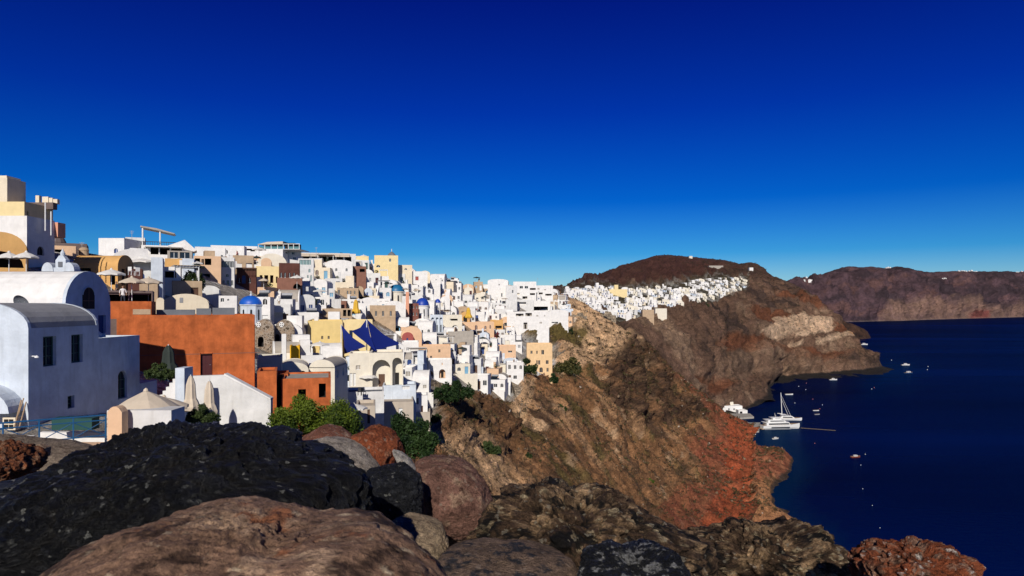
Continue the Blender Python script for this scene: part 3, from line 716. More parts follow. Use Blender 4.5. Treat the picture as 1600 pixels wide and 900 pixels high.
rock('cream_rock', 'squared cream stone wedged in the rubble beside the flaky red rock',
     [(40, 700), (60, 694), (72, 700), (70, 716), (55, 722), (44, 716)],
     6.0, 0.12, ramp_col((0.50, 0.34, 0.22), ((0.35, 0.22, 0.14), 5, 0.1, 0.4, 3, S11)), m_tuff, 44, 5, 0.05, 0.012, 3)
rock('rubble_wall', 'low grey rubble wall running under the blue railing',
     [(-120, 676), (0, 682), (50, 688), (100, 692), (140, 700), (165, 712), (150, 740), (60, 760), (-60, 770), (-140, 760)],
     9.0, 0.5, ramp_col((0.27, 0.21, 0.155), ((0.14, 0.10, 0.075), 8, 0.05, 0.35, 3, S11)), m_tuff, 46, 6, 0.035, 0.014, 5)
# ------------------------------------------------------------------ materials of the town
for k_, v_ in dict(
    white=((0.78, 0.76, 0.73), .07, 0.22), white_b=((0.68, 0.67, 0.65), .09, 0.3), shaded_white=((0.60, 0.655, 0.72), .10, 0.32), cream=((0.76, 0.66, 0.50), .06, 0.15), pale_cream=((0.74, 0.68, 0.56), .06, 0.15),  # third white: whitewash with the blue of shade mixed into its colour
    yellow=((0.74, 0.56, 0.24), .05, 0.12), butter=((0.80, 0.64, 0.34), .05, 0.12), ochre=((0.66, 0.38, 0.14), .07, 0.15), amber=((0.80, 0.44, 0.02), .05, 0.05), apricot=((0.78, 0.54, 0.30), .07, 0.2), peach=((0.70, 0.47, 0.30), .06, 0.12), salmon=((0.70, 0.34, 0.22), .06, 0.12),
    terracotta=((0.50, 0.128, 0.038), .22, 0.5), brick_red=((0.25, 0.12, 0.085), .10, 0.2), dark_red=((0.11, 0.045, 0.035), .15, 0.2), chapel_red=((0.36, 0.09, 0.08), .06, 0.1),
    tan=((0.48, 0.35, 0.23), .12, 0.2), brown_stone=((0.24, 0.15, 0.10), .2, 0.2), maroon_stone=((0.22, 0.09, 0.07), .15, 0.1), greige=((0.50, 0.43, 0.35), .06, 0.15), grey=((0.30, 0.30, 0.31), .08, 0.2),
    warm_grey=((0.40, 0.36, 0.31), .1, 0.2), slate_grey=((0.16, 0.17, 0.19), .08, 0.1), grey_green=((0.40, 0.46, 0.40), .05, 0.1), dark_stucco=((0.16, 0.12, 0.11), .1, 0.1)).items():
    mat(k_, v_[0], 0.9, v_[1], 0.9, 0.35, 0.2, stain=v_[2], detail_scale=7)
for k_, c_, r_ in (('blue_dome', (0.010, 0.105, 0.52), .45), ('teal_dome', (0.012, 0.14, 0.30), .45), ('navy_dome', (0.010, 0.05, 0.36), .45), ('blue_paint', (0.015, 0.05, 0.20), .5), ('rail_blue', (0.012, 0.095, 0.24), .45), ('light_blue', (0.16, 0.36, 0.52), .6),
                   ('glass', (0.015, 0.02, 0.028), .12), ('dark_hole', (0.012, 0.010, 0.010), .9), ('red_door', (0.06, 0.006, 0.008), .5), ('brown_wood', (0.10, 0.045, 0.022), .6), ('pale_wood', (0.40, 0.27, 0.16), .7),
                   ('green_paint', (0.015, 0.07, 0.06), .5), ('steel', (0.35, 0.36, 0.38), .35), ('black_metal', (0.02, 0.02, 0.022), .5), ('white_metal', (0.75, 0.75, 0.73), .4), ('teal_glass', (0.10, 0.22, 0.22), .15)):
    mat(k_, c_, r_, 0.05, 2.0, 0.0, 0.5)
mat('canvas', (0.62, 0.52, 0.40), 0.9, 0.04, 3, 0.15); mat('canvas_white', (0.74, 0.71, 0.66), 0.9, 0.04, 3, 0.15); mat('sail_blue', (0.008, 0.022, 0.20), 0.75, 0.05, 3, 0.2)
mat('canvas_green', (0.030, 0.040, 0.034), 0.8, 0.05, 3, 0.1); mat('canvas_yellow', (0.70, 0.42, 0.05), 0.8, 0.05, 3, 0.1); mat('boat_white', (0.80, 0.79, 0.76), 0.3, 0.02, 1, 0.0, 0.5)
mat('bark', (0.10, 0.07, 0.045), 0.95, 0.2, 6, 0.5); mat('skin', (0.35, 0.20, 0.13), 0.6, 0.03, 3, 0); mat('cloth_white', (0.75, 0.74, 0.72), 0.9, 0.03, 3, 0.1); mat('cloth_dark', (0.03, 0.035, 0.05), 0.9, 0.05, 3, 0.1)
mat('concrete', (0.36, 0.33, 0.29), 0.95, 0.12, 0.4, 0.3); mat('clay_pot', (0.38, 0.15, 0.07), 0.9, 0.08, 5, 0.1); mat('hair', (0.03, 0.02, 0.015), 0.8, 0.1, 9, 0)
mat('boat_blue', (0.02, 0.06, 0.16), 0.4, 0.02, 1, 0.0, 0.5); mat('boat_red', (0.22, 0.05, 0.03), 0.5, 0.02, 1, 0.0, 0.5); mat('buoy_pink', (0.6, 0.18, 0.16), 0.5, 0.02, 1, 0.0); mat('rope', (0.16, 0.12, 0.08), 0.9, 0.1, 1, 0)

def stone_mat(name, color, mortar, scale):
    m = mat(name, color, 0.95, 0.2, 2.0, 0.3)
    nt = m.node_tree; N, L = nt.nodes, nt.links; b = N["Principled BSDF"]
    src = b.inputs['Base Color'].links[0].from_socket
    tc = N.new("ShaderNodeTexCoord"); vo = N.new("ShaderNodeTexVoronoi"); vo.feature = 'DISTANCE_TO_EDGE'; vo.inputs['Scale'].default_value = scale
    v2 = N.new("ShaderNodeTexVoronoi"); v2.inputs['Scale'].default_value = scale
    L.new(tc.outputs['Object'], vo.inputs['Vector']); L.new(tc.outputs['Object'], v2.inputs['Vector'])
    mr = N.new("ShaderNodeMapRange"); mr.inputs[1].default_value = 0.04; mr.inputs[2].default_value = 0.10; L.new(vo.outputs['Distance'], mr.inputs[0])
    hv = N.new("ShaderNodeMapRange"); hv.inputs[3].default_value = 0.45; hv.inputs[4].default_value = 1.7
    sp = N.new("ShaderNodeSeparateColor"); L.new(v2.outputs['Color'], sp.inputs[0]); L.new(sp.outputs[0], hv.inputs[0])
    m1 = N.new("ShaderNodeMix"); m1.data_type = 'RGBA'; m1.blend_type = 'MULTIPLY'; m1.inputs[0].default_value = 1; L.new(src, m1.inputs[6]); L.new(hv.outputs[0], m1.inputs[7])
    m2 = N.new("ShaderNodeMix"); m2.data_type = 'RGBA'; L.new(mr.outputs[0], m2.inputs[0]); m2.inputs[6].default_value = (*mortar, 1); L.new(m1.outputs[2], m2.inputs[7])
    L.new(m2.outputs[2], b.inputs['Base Color'])
stone_mat('rubble_stone', (0.22, 0.16, 0.11), (0.36, 0.30, 0.24), 2.6)
stone_mat('dry_stone', (0.30, 0.24, 0.17), (0.10, 0.08, 0.06), 2.0)

# ------------------------------------------------------------------ builders
VX, VY, VZ = Vector((1, 0, 0)), Vector((0, 1, 0)), Vector((0, 0, 1))
def arch_pts(a0, a1, zt, n=8, rise=None):
    r = (a1 - a0) / 2; rise = r if rise is None else rise
    return [((a0 + a1) / 2 - r * math.cos(math.pi * k / n), zt + rise * math.sin(math.pi * k / n)) for k in range(n + 1)]

def wallface(mb, o, u, n, z0, W, z1, holes, m, rec, cuts=()):
    """One wall: W long from o along u, from z0 up to z1, with real openings cut rec deep."""
    xs = sorted({0.0, W, *[q for hh in holes for q in hh[1:3]]}); zs = sorted({z0, z1, *[q for hh in holes for q in hh[3:5]], *cuts})
    def pt(a, z, off=0.0): return o + u * a + VZ * z - n * off
    for i in range(len(xs) - 1):
        for j in range(len(zs) - 1):
            ca, cz = (xs[i] + xs[i + 1]) / 2, (zs[j] + zs[j + 1]) / 2
            if any(hh[1] < ca < hh[2] and hh[3] < cz < hh[4] for hh in holes): continue
            mb.face([pt(xs[i], zs[j]), pt(xs[i + 1], zs[j]), pt(xs[i + 1], zs[j + 1]), pt(xs[i], zs[j + 1])], m)
    for kind, a0, a1, b0, b1 in holes:
        if kind[0] == 'a':
            zt = max(b0 + 0.05, b1 - (a1 - a0) / 2); arc = arch_pts(a0, a1, zt, 8, b1 - zt); k = len(arc) // 2
            for q in range(k): mb.face([pt(a0, b1), pt(*arc[q + 1]), pt(*arc[q])], m)
            for q in range(k, len(arc) - 1): mb.face([pt(a1, b1), pt(*arc[q + 1]), pt(*arc[q])], m)
            loop = [(a0, b0)] + arc + [(a1, b0)]
        else:
            loop = [(a0, b0), (a0, b1), (a1, b1), (a1, b0)]
        for q in range(len(loop)):
            p, r = loop[q], loop[(q + 1) % len(loop)]
            if abs(p[0] - r[0]) + abs(p[1] - r[1]) < 1e-6: continue
            mb.face([pt(*p), pt(*r), pt(*r, rec), pt(*p, rec)], m)

def opening(root, o, u, n, hole, rec, style, fine):
    """What stands in an opening: window, door, shutter or a dark room behind an arch."""
    kind, a0, a1, b0, b1 = hole
    def pt(a, z, off=0.0): return o + u * a + VZ * z - n * off
    arch = kind[0] == 'a'; base = kind[1:] if arch and kind not in ('arch',) else kind
    mb = MB()
    def panel(x0, x1, y0, y1, off, m, curved=False):
        if curved:
            zt = max(y0 + 0.02, y1 - (x1 - x0) / 2); pts = [(x0, y0)] + arch_pts(x0, x1, zt, 8, y1 - zt) + [(x1, y0)]
            mb.face([pt(a, z, off) for a, z in pts][::-1], m)
        else: mb.face([pt(x0, y0, off), pt(x1, y0, off), pt(x1, y1, off), pt(x0, y1, off)], m)
    def bar(x0, x1, y0, y1, off, th, m):
        c = [pt(x0, y0, off), pt(x1, y0, off), pt(x1, y1, off), pt(x0, y1, off)]; f = [p + n * th for p in c]
        mb.face(f, m)
        for q in range(4): mb.face([c[q], c[(q + 1) % 4], f[(q + 1) % 4], f[q]], m)
    w, h = a1 - a0, b1 - b0
    fr, pane = style[:2]; fr = 'white_metal' if fr == 'x' else fr
    if base == 'win':
        t = min(0.07, w * 0.12)
        if fine:
            bar(a0, a1, b0, b0 + t, rec, 0.05, fr); bar(a0, a0 + t, b0 + t, b1 - (w / 2 if arch else 0), rec, 0.05, fr); bar(a1 - t, a1, b0 + t, b1 - (w / 2 if arch else 0), rec, 0.05, fr)
            if not arch: bar(a0 + t, a1 - t, b1 - t, b1, rec, 0.05, fr)
            bar((a0 + a1) / 2 - t / 2, (a0 + a1) / 2 + t / 2, b0 + t, b1 - t - (0.02 if not arch else 0.04), rec, 0.045, fr)
            for q in (1, 2): bar(a0 + t, a1 - t, b0 + h * q / 3 - 0.018, b0 + h * q / 3 + 0.018, rec, 0.03, fr)
            f = mb.build('window', root)
            mb = MB(); panel(a0, a1, b0, b1, rec - 0.004, pane, arch); mb.build('pane', f)
        else:
            panel(a0, a1, b0, b1, rec - 0.01, pane, arch)
            bar((a0 + a1) / 2 - t / 2, (a0 + a1) / 2 + t / 2, b0, b1 - 0.03, rec - 0.01, 0.03, fr); bar(a0, a1, b0, b0 + t, rec - 0.01, 0.04, fr)
            mb.build('window', root)
    elif base in ('door', 'rdoor', 'bdoor', 'gdoor', 'wdoor', 'ldoor'):
        m = {'door': 'blue_paint', 'rdoor': 'red_door', 'bdoor': 'brown_wood', 'gdoor': 'green_paint', 'wdoor': 'white_metal', 'ldoor': 'light_blue'}[base]
        panel(a0, a1, b0, b1, rec - 0.01, m, arch)
        for x0, x1 in ((a0 + w * .1, a0 + w * .45), (a0 + w * .55, a0 + w * .9)):
            for y0, y1 in ((b0 + h * .08, b0 + h * .45), (b0 + h * .52, b0 + h * (.78 if arch else .92))): bar(x0, x1, y0, y1, rec - 0.01, 0.02, m)
        f = mb.build('door', root)
        if fine:
            mb = MB(); p = pt(a1 - w * .12, b0 + h * .48, rec - 0.02); mb.tube(p, p + n * 0.07, 0.02, 'steel', 6); mb.tube(p + n * 0.07, p + n * 0.07 - u * 0.1, 0.014, 'steel', 6); mb.build('handle', f)
    elif base == 'shut':
        m = pane; panel(a0, a1, b0, b1, rec - 0.01, 'dark_hole', arch)
        for x0, x1 in ((a0 + .01, a0 + w * .48), (a0 + w * .52, a1 - .01)):
            bar(x0, x1, b0 + .02, b1 - .02, rec - 0.02, 0.03, m)
        mb.build('shutter', root)
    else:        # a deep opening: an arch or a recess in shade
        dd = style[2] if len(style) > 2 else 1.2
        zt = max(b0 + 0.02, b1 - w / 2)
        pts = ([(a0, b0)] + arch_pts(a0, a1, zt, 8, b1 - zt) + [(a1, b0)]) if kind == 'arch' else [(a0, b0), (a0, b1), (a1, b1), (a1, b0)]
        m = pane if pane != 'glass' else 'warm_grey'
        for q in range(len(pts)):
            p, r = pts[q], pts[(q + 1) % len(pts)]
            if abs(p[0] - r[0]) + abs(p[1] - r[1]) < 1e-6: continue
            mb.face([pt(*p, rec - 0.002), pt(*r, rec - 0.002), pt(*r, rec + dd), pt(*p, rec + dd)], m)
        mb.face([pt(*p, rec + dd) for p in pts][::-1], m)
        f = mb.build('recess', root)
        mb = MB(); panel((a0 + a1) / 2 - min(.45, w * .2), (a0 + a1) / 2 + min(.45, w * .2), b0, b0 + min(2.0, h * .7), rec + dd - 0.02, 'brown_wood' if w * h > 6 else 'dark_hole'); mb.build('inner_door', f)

def build_house(name, label, cat, loc, w, h, d, wall, rz=0.0, roof='flat', rise=1.2, front=(), right=(), left=(), below=5.0, parapet=0.35,
                roofm=None, group=None, style=('white_metal', 'glass'), fine=False, rec=0.18, rim=0.12):
    root = empty(name, loc, rz, label, cat, group)
    mb = MB(); z1 = h; hw = w / 2
    F_ = (Vector((-hw, 0, 0)), VX, -VY); R_ = (Vector((hw, 0, 0)), VY, VX); L_ = (Vector((-hw, d, 0)), -VY, -VX); B_ = (Vector((hw, d, 0)), -VX, VY)
    fh = [(k, a0 + hw, a1 + hw, b0, b1) for k, a0, a1, b0, b1 in front]
    lh = [(k, d - a1, d - a0, b0, b1) for k, a0, a1, b0, b1 in left]
    cuts = {q for hh in [*fh, *right, *lh] for q in hh[3:5]} if fine else ()
    wallface(mb, *F_, -below, w, z1, fh, wall, rec, cuts); wallface(mb, *R_, -below, d, z1, list(right), wall, rec, cuts)
    wallface(mb, *L_, -below, d, z1, lh, wall, rec, cuts); wallface(mb, *B_, -below, w, z1, [], wall, rec, cuts)
    rm = roofm or wall
    if roof == 'flat':
        t = 0.2; zf = h - parapet
        mb.face([(-hw, 0, h), (hw, 0, h), (hw - t, t, h), (-hw + t, t, h)], wall); mb.face([(hw, 0, h), (hw, d, h), (hw - t, d - t, h), (hw - t, t, h)], wall)
        mb.face([(hw, d, h), (-hw, d, h), (-hw + t, d - t, h), (hw - t, d - t, h)], wall); mb.face([(-hw, d, h), (-hw, 0, h), (-hw + t, t, h), (-hw + t, d - t, h)], wall)
        q = [(-hw + t, t), (hw - t, t), (hw - t, d - t), (-hw + t, d - t)]
        for i in range(4):
            a, b = q[i], q[(i + 1) % 4]; mb.face([(*a, h), (*b, h), (*b, zf), (*a, zf)], wall)
        rb = MB(); rb.face([(*p, zf) for p in q], rm); rb.build('roof', root)
    elif roof == 'vy':
        arc = [(x - 0, z) for x, z in arch_pts(-hw, hw, h, 14, rise)]
        rb = MB(); rb.prism([(x * (1 - rim / hw / 2), h + (z - h) * (1 - rim / rise / 2)) for x, z in arc], 'y', 0.22, d - 0.22, rm); rb.build('vault_roof', root, smooth=False)
        mb.prism(arc, 'y', 0.0, 0.22, wall); mb.prism(arc, 'y', d - 0.22, d, wall)
    elif roof == 'vx':
        arc = arch_pts(0, d, h, 14, rise)
        rb = MB(); rb.prism([(d / 2 + (y - d / 2) * (1 - rim / d), h + (z - h) * (1 - rim / rise / 2)) for y, z in arc], 'x', -hw + 0.22, hw - 0.22, rm); rb.build('vault_roof', root)
        mb.prism(arc, 'x', -hw, -hw + 0.22, wall); mb.prism(arc, 'x', hw - 0.22, hw, wall)
    elif roof == 'pent':
        mb.face([(-hw, 0, h), (hw, 0, h), (hw, d, h), (-hw, d, h)], rm)
    wo = mb.build('wall', root)
    if fine:
        we = wo.modifiers.new('weld', 'WELD'); we.merge_threshold = 0.002
        bv = wo.modifiers.new('bevel', 'BEVEL'); bv.width = 0.07; bv.segments = 3; bv.limit_method = 'ANGLE'; bv.angle_limit = R(50)
    for hh in fh: opening(root, *F_, hh, rec, style, fine)
    for hh in right: opening(root, *R_, hh, rec, style, fine)
    for hh in lh: opening(root, *L_, hh, rec, style, fine)
    return root

OCC = []         # what stands where: (px left, px right, py top, py bottom, distance)
REF = []         # findable things that labels point to
def lm(name, label, cat, pl, pr, pt, pb, Y, d, wall, front=(), right=(), rise_px=0, ref=None, occ=True, **kw):
    """A building the photograph shows between these pixels, Y metres away (None: where the ground is)."""
    pc = (pl + pr) / 2
    if Y is None: Y = SA.at(pc, pb).y
    s = Y / FOC; w = (pr - pl) * s; loc = P(pc, pb, Y); h = (pb - pt - rise_px) * s
    cs = 1.0
    if not right and 'rz' not in kw and pc < 800:      # most houses look down the hill, toward the bay: their lit fronts face the eye
        kw['rz'] = math.atan((800 - pc) / FOC) * .9; cs = math.cos(kw['rz']); w *= cs
    if rise_px: kw['rise'] = rise_px * s
    fr = [(k, (a - pc) * s * cs, (b - pc) * s * cs, (pb - q1) * s, (pb - q0) * s) for k, a, b, q0, q1 in front]
    xr = loc.x + w / 2; rt = []
    for k, a, b, q0, q1 in right:
        ya, yb = xr * FOC / (a - 800), xr * FOC / (b - 800); ym = (ya + yb) / 2
        rt.append((k, ya - Y, yb - Y, EYE - (q1 - HOR) / FOC * ym - loc.z, EYE - (q0 - HOR) / FOC * ym - loc.z))
    def fix(hs, W):
        o = []
        for k, a0, a1, b0, b1 in hs:
            a0, a1 = max(a0, -W / 2 + .05) if hs is fr else max(a0, .05), min(a1, W / 2 - .05) if hs is fr else min(a1, W - .05)
            if a1 - a0 > .1 and b1 - b0 > .1: o.append((k, a0, a1, b0, min(b1, h - .12) if kw.get('roof', 'flat') != 'x' else b1))
        return o
    root = build_house(name, label, cat, loc, w, h, d, wall, front=fix(fr, w), right=fix(rt, d), **kw)
    if occ: OCC.append((pl, pr, pt, pb, Y))
    if ref: REF.append((pc, (pt + pb) / 2, ref))
    return root

def dome_church(label, pc, pt, pd, pb, wpx, Y, dome, drum, ref=None, octa=8, slits=True, body=None, group=None, cross=True, name='domed_church'):
    """Round dome (from row pd up to pt) on a drum down to row pb, wpx wide."""
    if Y is None: Y = SA.at(pc, pb).y
    s = Y / FOC; r = wpx / 2 * s; root = empty(name, P(pc, pb, Y + r), 0, label, 'church', group)
    hd = (pb - pd) * s; hh = (pd - pt) * s
    mb = MB(); mb.lathe([(r * .97, -4), (r * .97, hd - .12 * r), (r * 1.05, hd - .10 * r), (r * 1.05, hd)], drum, octa * 2 if octa > 8 else octa); mb.face([(r * 1.05 * math.cos(2 * math.pi * j / 8), r * 1.05 * math.sin(2 * math.pi * j / 8), hd) for j in range(8)], drum)
    mb.build('drum', root)
    mb = MB(); mb.lathe([(r * 1.0 * math.cos(t), hd + hh * math.sin(t)) for t in np.linspace(0, math.pi / 2 * .995, 14)], dome, 32); mb.build('dome', root, smooth=True)
    if cross:
        mb = MB(); z = hd + hh; mb.lathe([(r * .1, z - .05), (r * .1, z + r * .12), (r * .02, z + r * .2)], drum, 8); mb.tube((0, 0, z), (0, 0, z + r * .42), r * .025, 'white_metal', 5); mb.tube((-r * .1, 0, z + r * .32), (r * .1, 0, z + r * .32), r * .025, 'white_metal', 5); mb.build('cross', root)
    if slits:
        for k in range(8):
            a = 2 * math.pi * (k + .5) / 8
            if math.sin(a) > 0.5: continue
            rr = r * .97 * (math.cos(math.pi / 8) if octa == 8 else 1); c, s_ = math.cos(a), math.sin(a); mb = MB()
            ww = r * .09; z0, z1 = hd * .25, hd * .72
            pts = [(rr + .02, -ww, z0), (rr + .02, ww, z0), (rr + .02, ww, z1), (rr + .02, 0, z1 + ww), (rr + .02, -ww, z1)]
            mb.face([(x * c - y * s_, x * s_ + y * c, z) for x, y, z in pts], 'glass'); mb.build('window', root)
    OCC.append((pc - wpx / 2, pc + wpx / 2, pt, pb, Y))
    if ref: REF.append((pc, (pt + pb) / 2, ref))
    return root

def parasol(label, loc, r, h, m='canvas', drop=None, group=None, n=8, name='parasol'):
    root = empty(name, loc, random.uniform(0, 1), label, 'parasol', group); drop = drop or r * .32
    mb = MB(); mb.tube((0, 0, -.5), (0, 0, h - .05), .035, 'white_metal', 8); mb.build('pole', root)
    mb = MB()
    for k in range(n):
        a, b = 2 * math.pi * k / n, 2 * math.pi * (k + 1) / n
        A = (r * math.cos(a), r * math.sin(a), h - drop); B = (r * math.cos(b), r * math.sin(b), h - drop)
        Am = (r * .5 * math.cos(a), r * .5 * math.sin(a), h - drop * .42); Bm = (r * .5 * math.cos(b), r * .5 * math.sin(b), h - drop * .42)
        mid = ((A[0] + B[0]) / 2 * .985, (A[1] + B[1]) / 2 * .985, h - drop + .05 * r)
        mb.face([(0, 0, h), Am, Bm], m); mb.face([Am, A, mid], m); mb.face([Am, mid, Bm], m); mb.face([Bm, mid, B], m)
        v = .12 * min(r, 1.4)
        mb.face([A, mid, (mid[0], mid[1], mid[2] - v), (A[0], A[1], A[2] - v)], m); mb.face([mid, B, (B[0], B[1], B[2] - v), (mid[0], mid[1], mid[2] - v)], m)
    mb.lathe([(.12, h - .04), (.10, h + .05), (0.01, h + .12)], m, 8)
    mb.build('canopy', root)
    return root

def closed_parasol(label, loc, h, r, m):
    root = empty('closed_parasol', loc, .3, label, 'parasol')
    mb = MB(); mb.tube((0, 0, -.3), (0, 0, h + .1), .03, 'white_metal', 8); mb.build('pole', root)
    n = 16; mb = MB(); i = 0; rows = []
    for z, q in ((h, .15), (h * .93, .32), (h * .8, .5), (h * .62, .55), (h * .45, .62), (h * .38, .8), (h * .26, 1.0), (h * .17, .92), (h * .14, .5)):
        rows.append([(r * q * (1 + .16 * (k % 2)) * math.cos(2 * math.pi * k / n), r * q * (1 + .16 * (k % 2)) * math.sin(2 * math.pi * k / n), z + .02 * (k % 3)) for k in range(n)])
    for a in range(len(rows) - 1):
        for k in range(n): mb.face([rows[a][k], rows[a][(k + 1) % n], rows[a + 1][(k + 1) % n], rows[a + 1][k]], m)
    mb.build('canopy', root)
    mb = MB(); mb.lathe([(r * .7, h * .40), (r * .66, h * .43)], 'rope', 12); mb.build('strap', root)
    return root

def leaf_cloud(name, blobs, n, size, cols, parent=None, seed=1, flat=0.0, material=None, droop=0.0):
    """Foliage: n leaf-sized faces spread through blobs (cx, cy, cz, rx, ry, rz), thicker towards their skins."""
    g = np.random.RandomState(seed); blobs = np.array(blobs, float)
    wts = blobs[:, 3] * blobs[:, 4] * blobs[:, 5]; wts = wts ** .8; k = g.choice(len(blobs), n, p=wts / wts.sum())
    v = g.normal(size=(n, 3)); v /= np.linalg.norm(v, axis=1, keepdims=True)
    rad = g.uniform(.25, 1, n) ** .45 * (1 + .25 * g.normal(size=n) * .5)
    c = blobs[k, :3] + v * rad[:, None] * blobs[k, 3:]
    nn = fbm(c[:, 0] * .9, c[:, 1] * .9, c[:, 2] * .9, 3, seed)
    u = g.normal(size=(n, 3)); u[:, 2] -= droop; u /= np.linalg.norm(u, axis=1, keepdims=True)
    w = np.cross(u, g.normal(size=(n, 3))); w /= np.linalg.norm(w, axis=1, keepdims=True) + 1e-9
    s = size * g.uniform(.6, 1.4, (n, 1))
    V = np.stack([c - u * s, c + w * s * .5, c + u * s, c - w * s * .5], 1).reshape(-1, 3)
    F = np.arange(4 * n).reshape(n, 4)
    cols = np.array(cols); t = np.clip(.5 + nn * 1.2 + g.normal(size=n) * .22, 0, 1)[:, None]
    col = cols[0] * (1 - t) + cols[1] * t
    return np_mesh(name, V, F, material or leaf_m, False, np.repeat(col, 4, 0), parent)
leaf_m = bpy.data.materials.new('leaf'); leaf_m.use_nodes = True
_N, _L = leaf_m.node_tree.nodes, leaf_m.node_tree.links; _b = _N["Principled BSDF"]; _b.inputs['Roughness'].default_value = .6; _b.inputs['Specular IOR Level'].default_value = .25
_a = _N.new("ShaderNodeAttribute"); _a.attribute_name = 'Col'; _L.new(_a.outputs['Color'], _b.inputs['Base Color'])
_t = _N.new("ShaderNodeBsdfTranslucent"); _L.new(_a.outputs['Color'], _t.inputs[0]); _m = _N.new("ShaderNodeMixShader"); _m.inputs[0].default_value = .25
_L.new(_b.outputs[0], _m.inputs[1]); _L.new(_t.outputs[0], _m.inputs[2]); _L.new(_m.outputs[0], _N["Material Output"].inputs[0])

def tree(name, label, px, py, Y, wpx, hpx, cols, n, leaf, seed, group=None, cat='tree', nb=9, trunk=True, droop=0.0):
    """Crown wpx by hpx with its foot at (px, py)."""
    s = Y / FOC; loc = P(px, py, Y); root = empty(name, loc, 0, label, cat, group); g = random.Random(seed)
    W, Hh = wpx * s, hpx * s
    blobs = []
    for k in range(nb * 3):
        a = g.uniform(0, 6.28); rr = g.uniform(0, .95) ** .7 * W / 2; q = g.uniform(.07, .17)
        blobs.append((rr * math.cos(a), rr * math.sin(a) * .8, Hh * g.uniform(.22, .90 - .45 * (rr / (W / 2)) ** 2), W * q * .8, W * q * .8, Hh * q * g.uniform(.8, 1.5)))
    for q in (-.30, -.1, .12, .30): blobs.append((W * q, 0, Hh * g.uniform(.25, .42), W * .17, W * .17, Hh * .22))
    leaf_cloud('crown', blobs, n, leaf, cols, root, seed, droop=droop)
    if trunk:
        mb = MB(); mb.tube((0, 0, -1), (W * .03, 0, Hh * .35), W * .045, 'bark', 8, W * .03)
        for b in blobs[:6]: mb.tube((W * .03, 0, Hh * .3), b[:3], W * .022, 'bark', 5, W * .006)
        mb.build('trunk', root)
    OCC.append((px - wpx / 2, px + wpx / 2, py - hpx, py, Y))
    return root

def pergola(root, x0, x1, y0, y1, z0, z1, m='pale_wood', slats=10, cloth=None, post='white_metal'):
    mb = MB(); mb.box(x0, x1, y0, y0 + .12, z1 - .15, z1, m); mb.box(x0, x1, y1 - .12, y1, z1 - .15, z1, m)
    for k in range(slats + 1):
        x = x0 + (x1 - x0) * k / slats; mb.box(x - .03, x + .03, y0 - .2, y1 + .2, z1 + .003, z1 + .08, m)
    if cloth: mb.box(x0 - .05, x1 + .05, y0 - .25, y1 + .2, z1 + .085, z1 + .12, cloth)
    mb.build('pergola_roof', root)
    nx = max(2, int((x1 - x0) / 3) + 1)
    for k in range(nx):
        x = x0 + .06 + (x1 - x0 - .12) * k / (nx - 1)
        mb = MB(); mb.box(x - .06, x + .06, y0, y0 + .12, z0, z1 - .15, post); mb.build('post', root)

def railing(name, label, pts, h=1.0, m='rail_blue', cross=True, r=0.025, nseg=1.3, parent=None, group=None):
    root = empty(name, pts[0], 0, label, 'railing', group) if parent is None else parent
    o = Vector(pts[0]) if parent is None else Vector((0, 0, 0)); P_ = [Vector(p) - o for p in pts]
    top = MB(); low = MB(); br = MB()
    for a, b in zip(P_[:-1], P_[1:]):
        for z, mb_ in ((h, top), (h * .78, top), (.12, low)): mb_.tube(a + VZ * z, b + VZ * z, r if z != h else r * 1.3, m, 6)
        n = max(1, round((b - a).length / nseg))
        for k in range(n + 1):
            q = a.lerp(b, k / n); pm = MB(); pm.tube(q, q + VZ * h, r * 1.2, m, 6); pm.build('post', root)
            if cross and k < n:
                q2 = a.lerp(b, (k + 1) / n); br.tube(q + VZ * .12, q2 + VZ * h * .78, r * .7, m, 5); br.tube(q + VZ * h * .78, q2 + VZ * .12, r * .7, m, 5)
    top.build('handrail', root); low.build('bottom_rail', root)
    if cross: br.build('cross_brace', root)
    return root

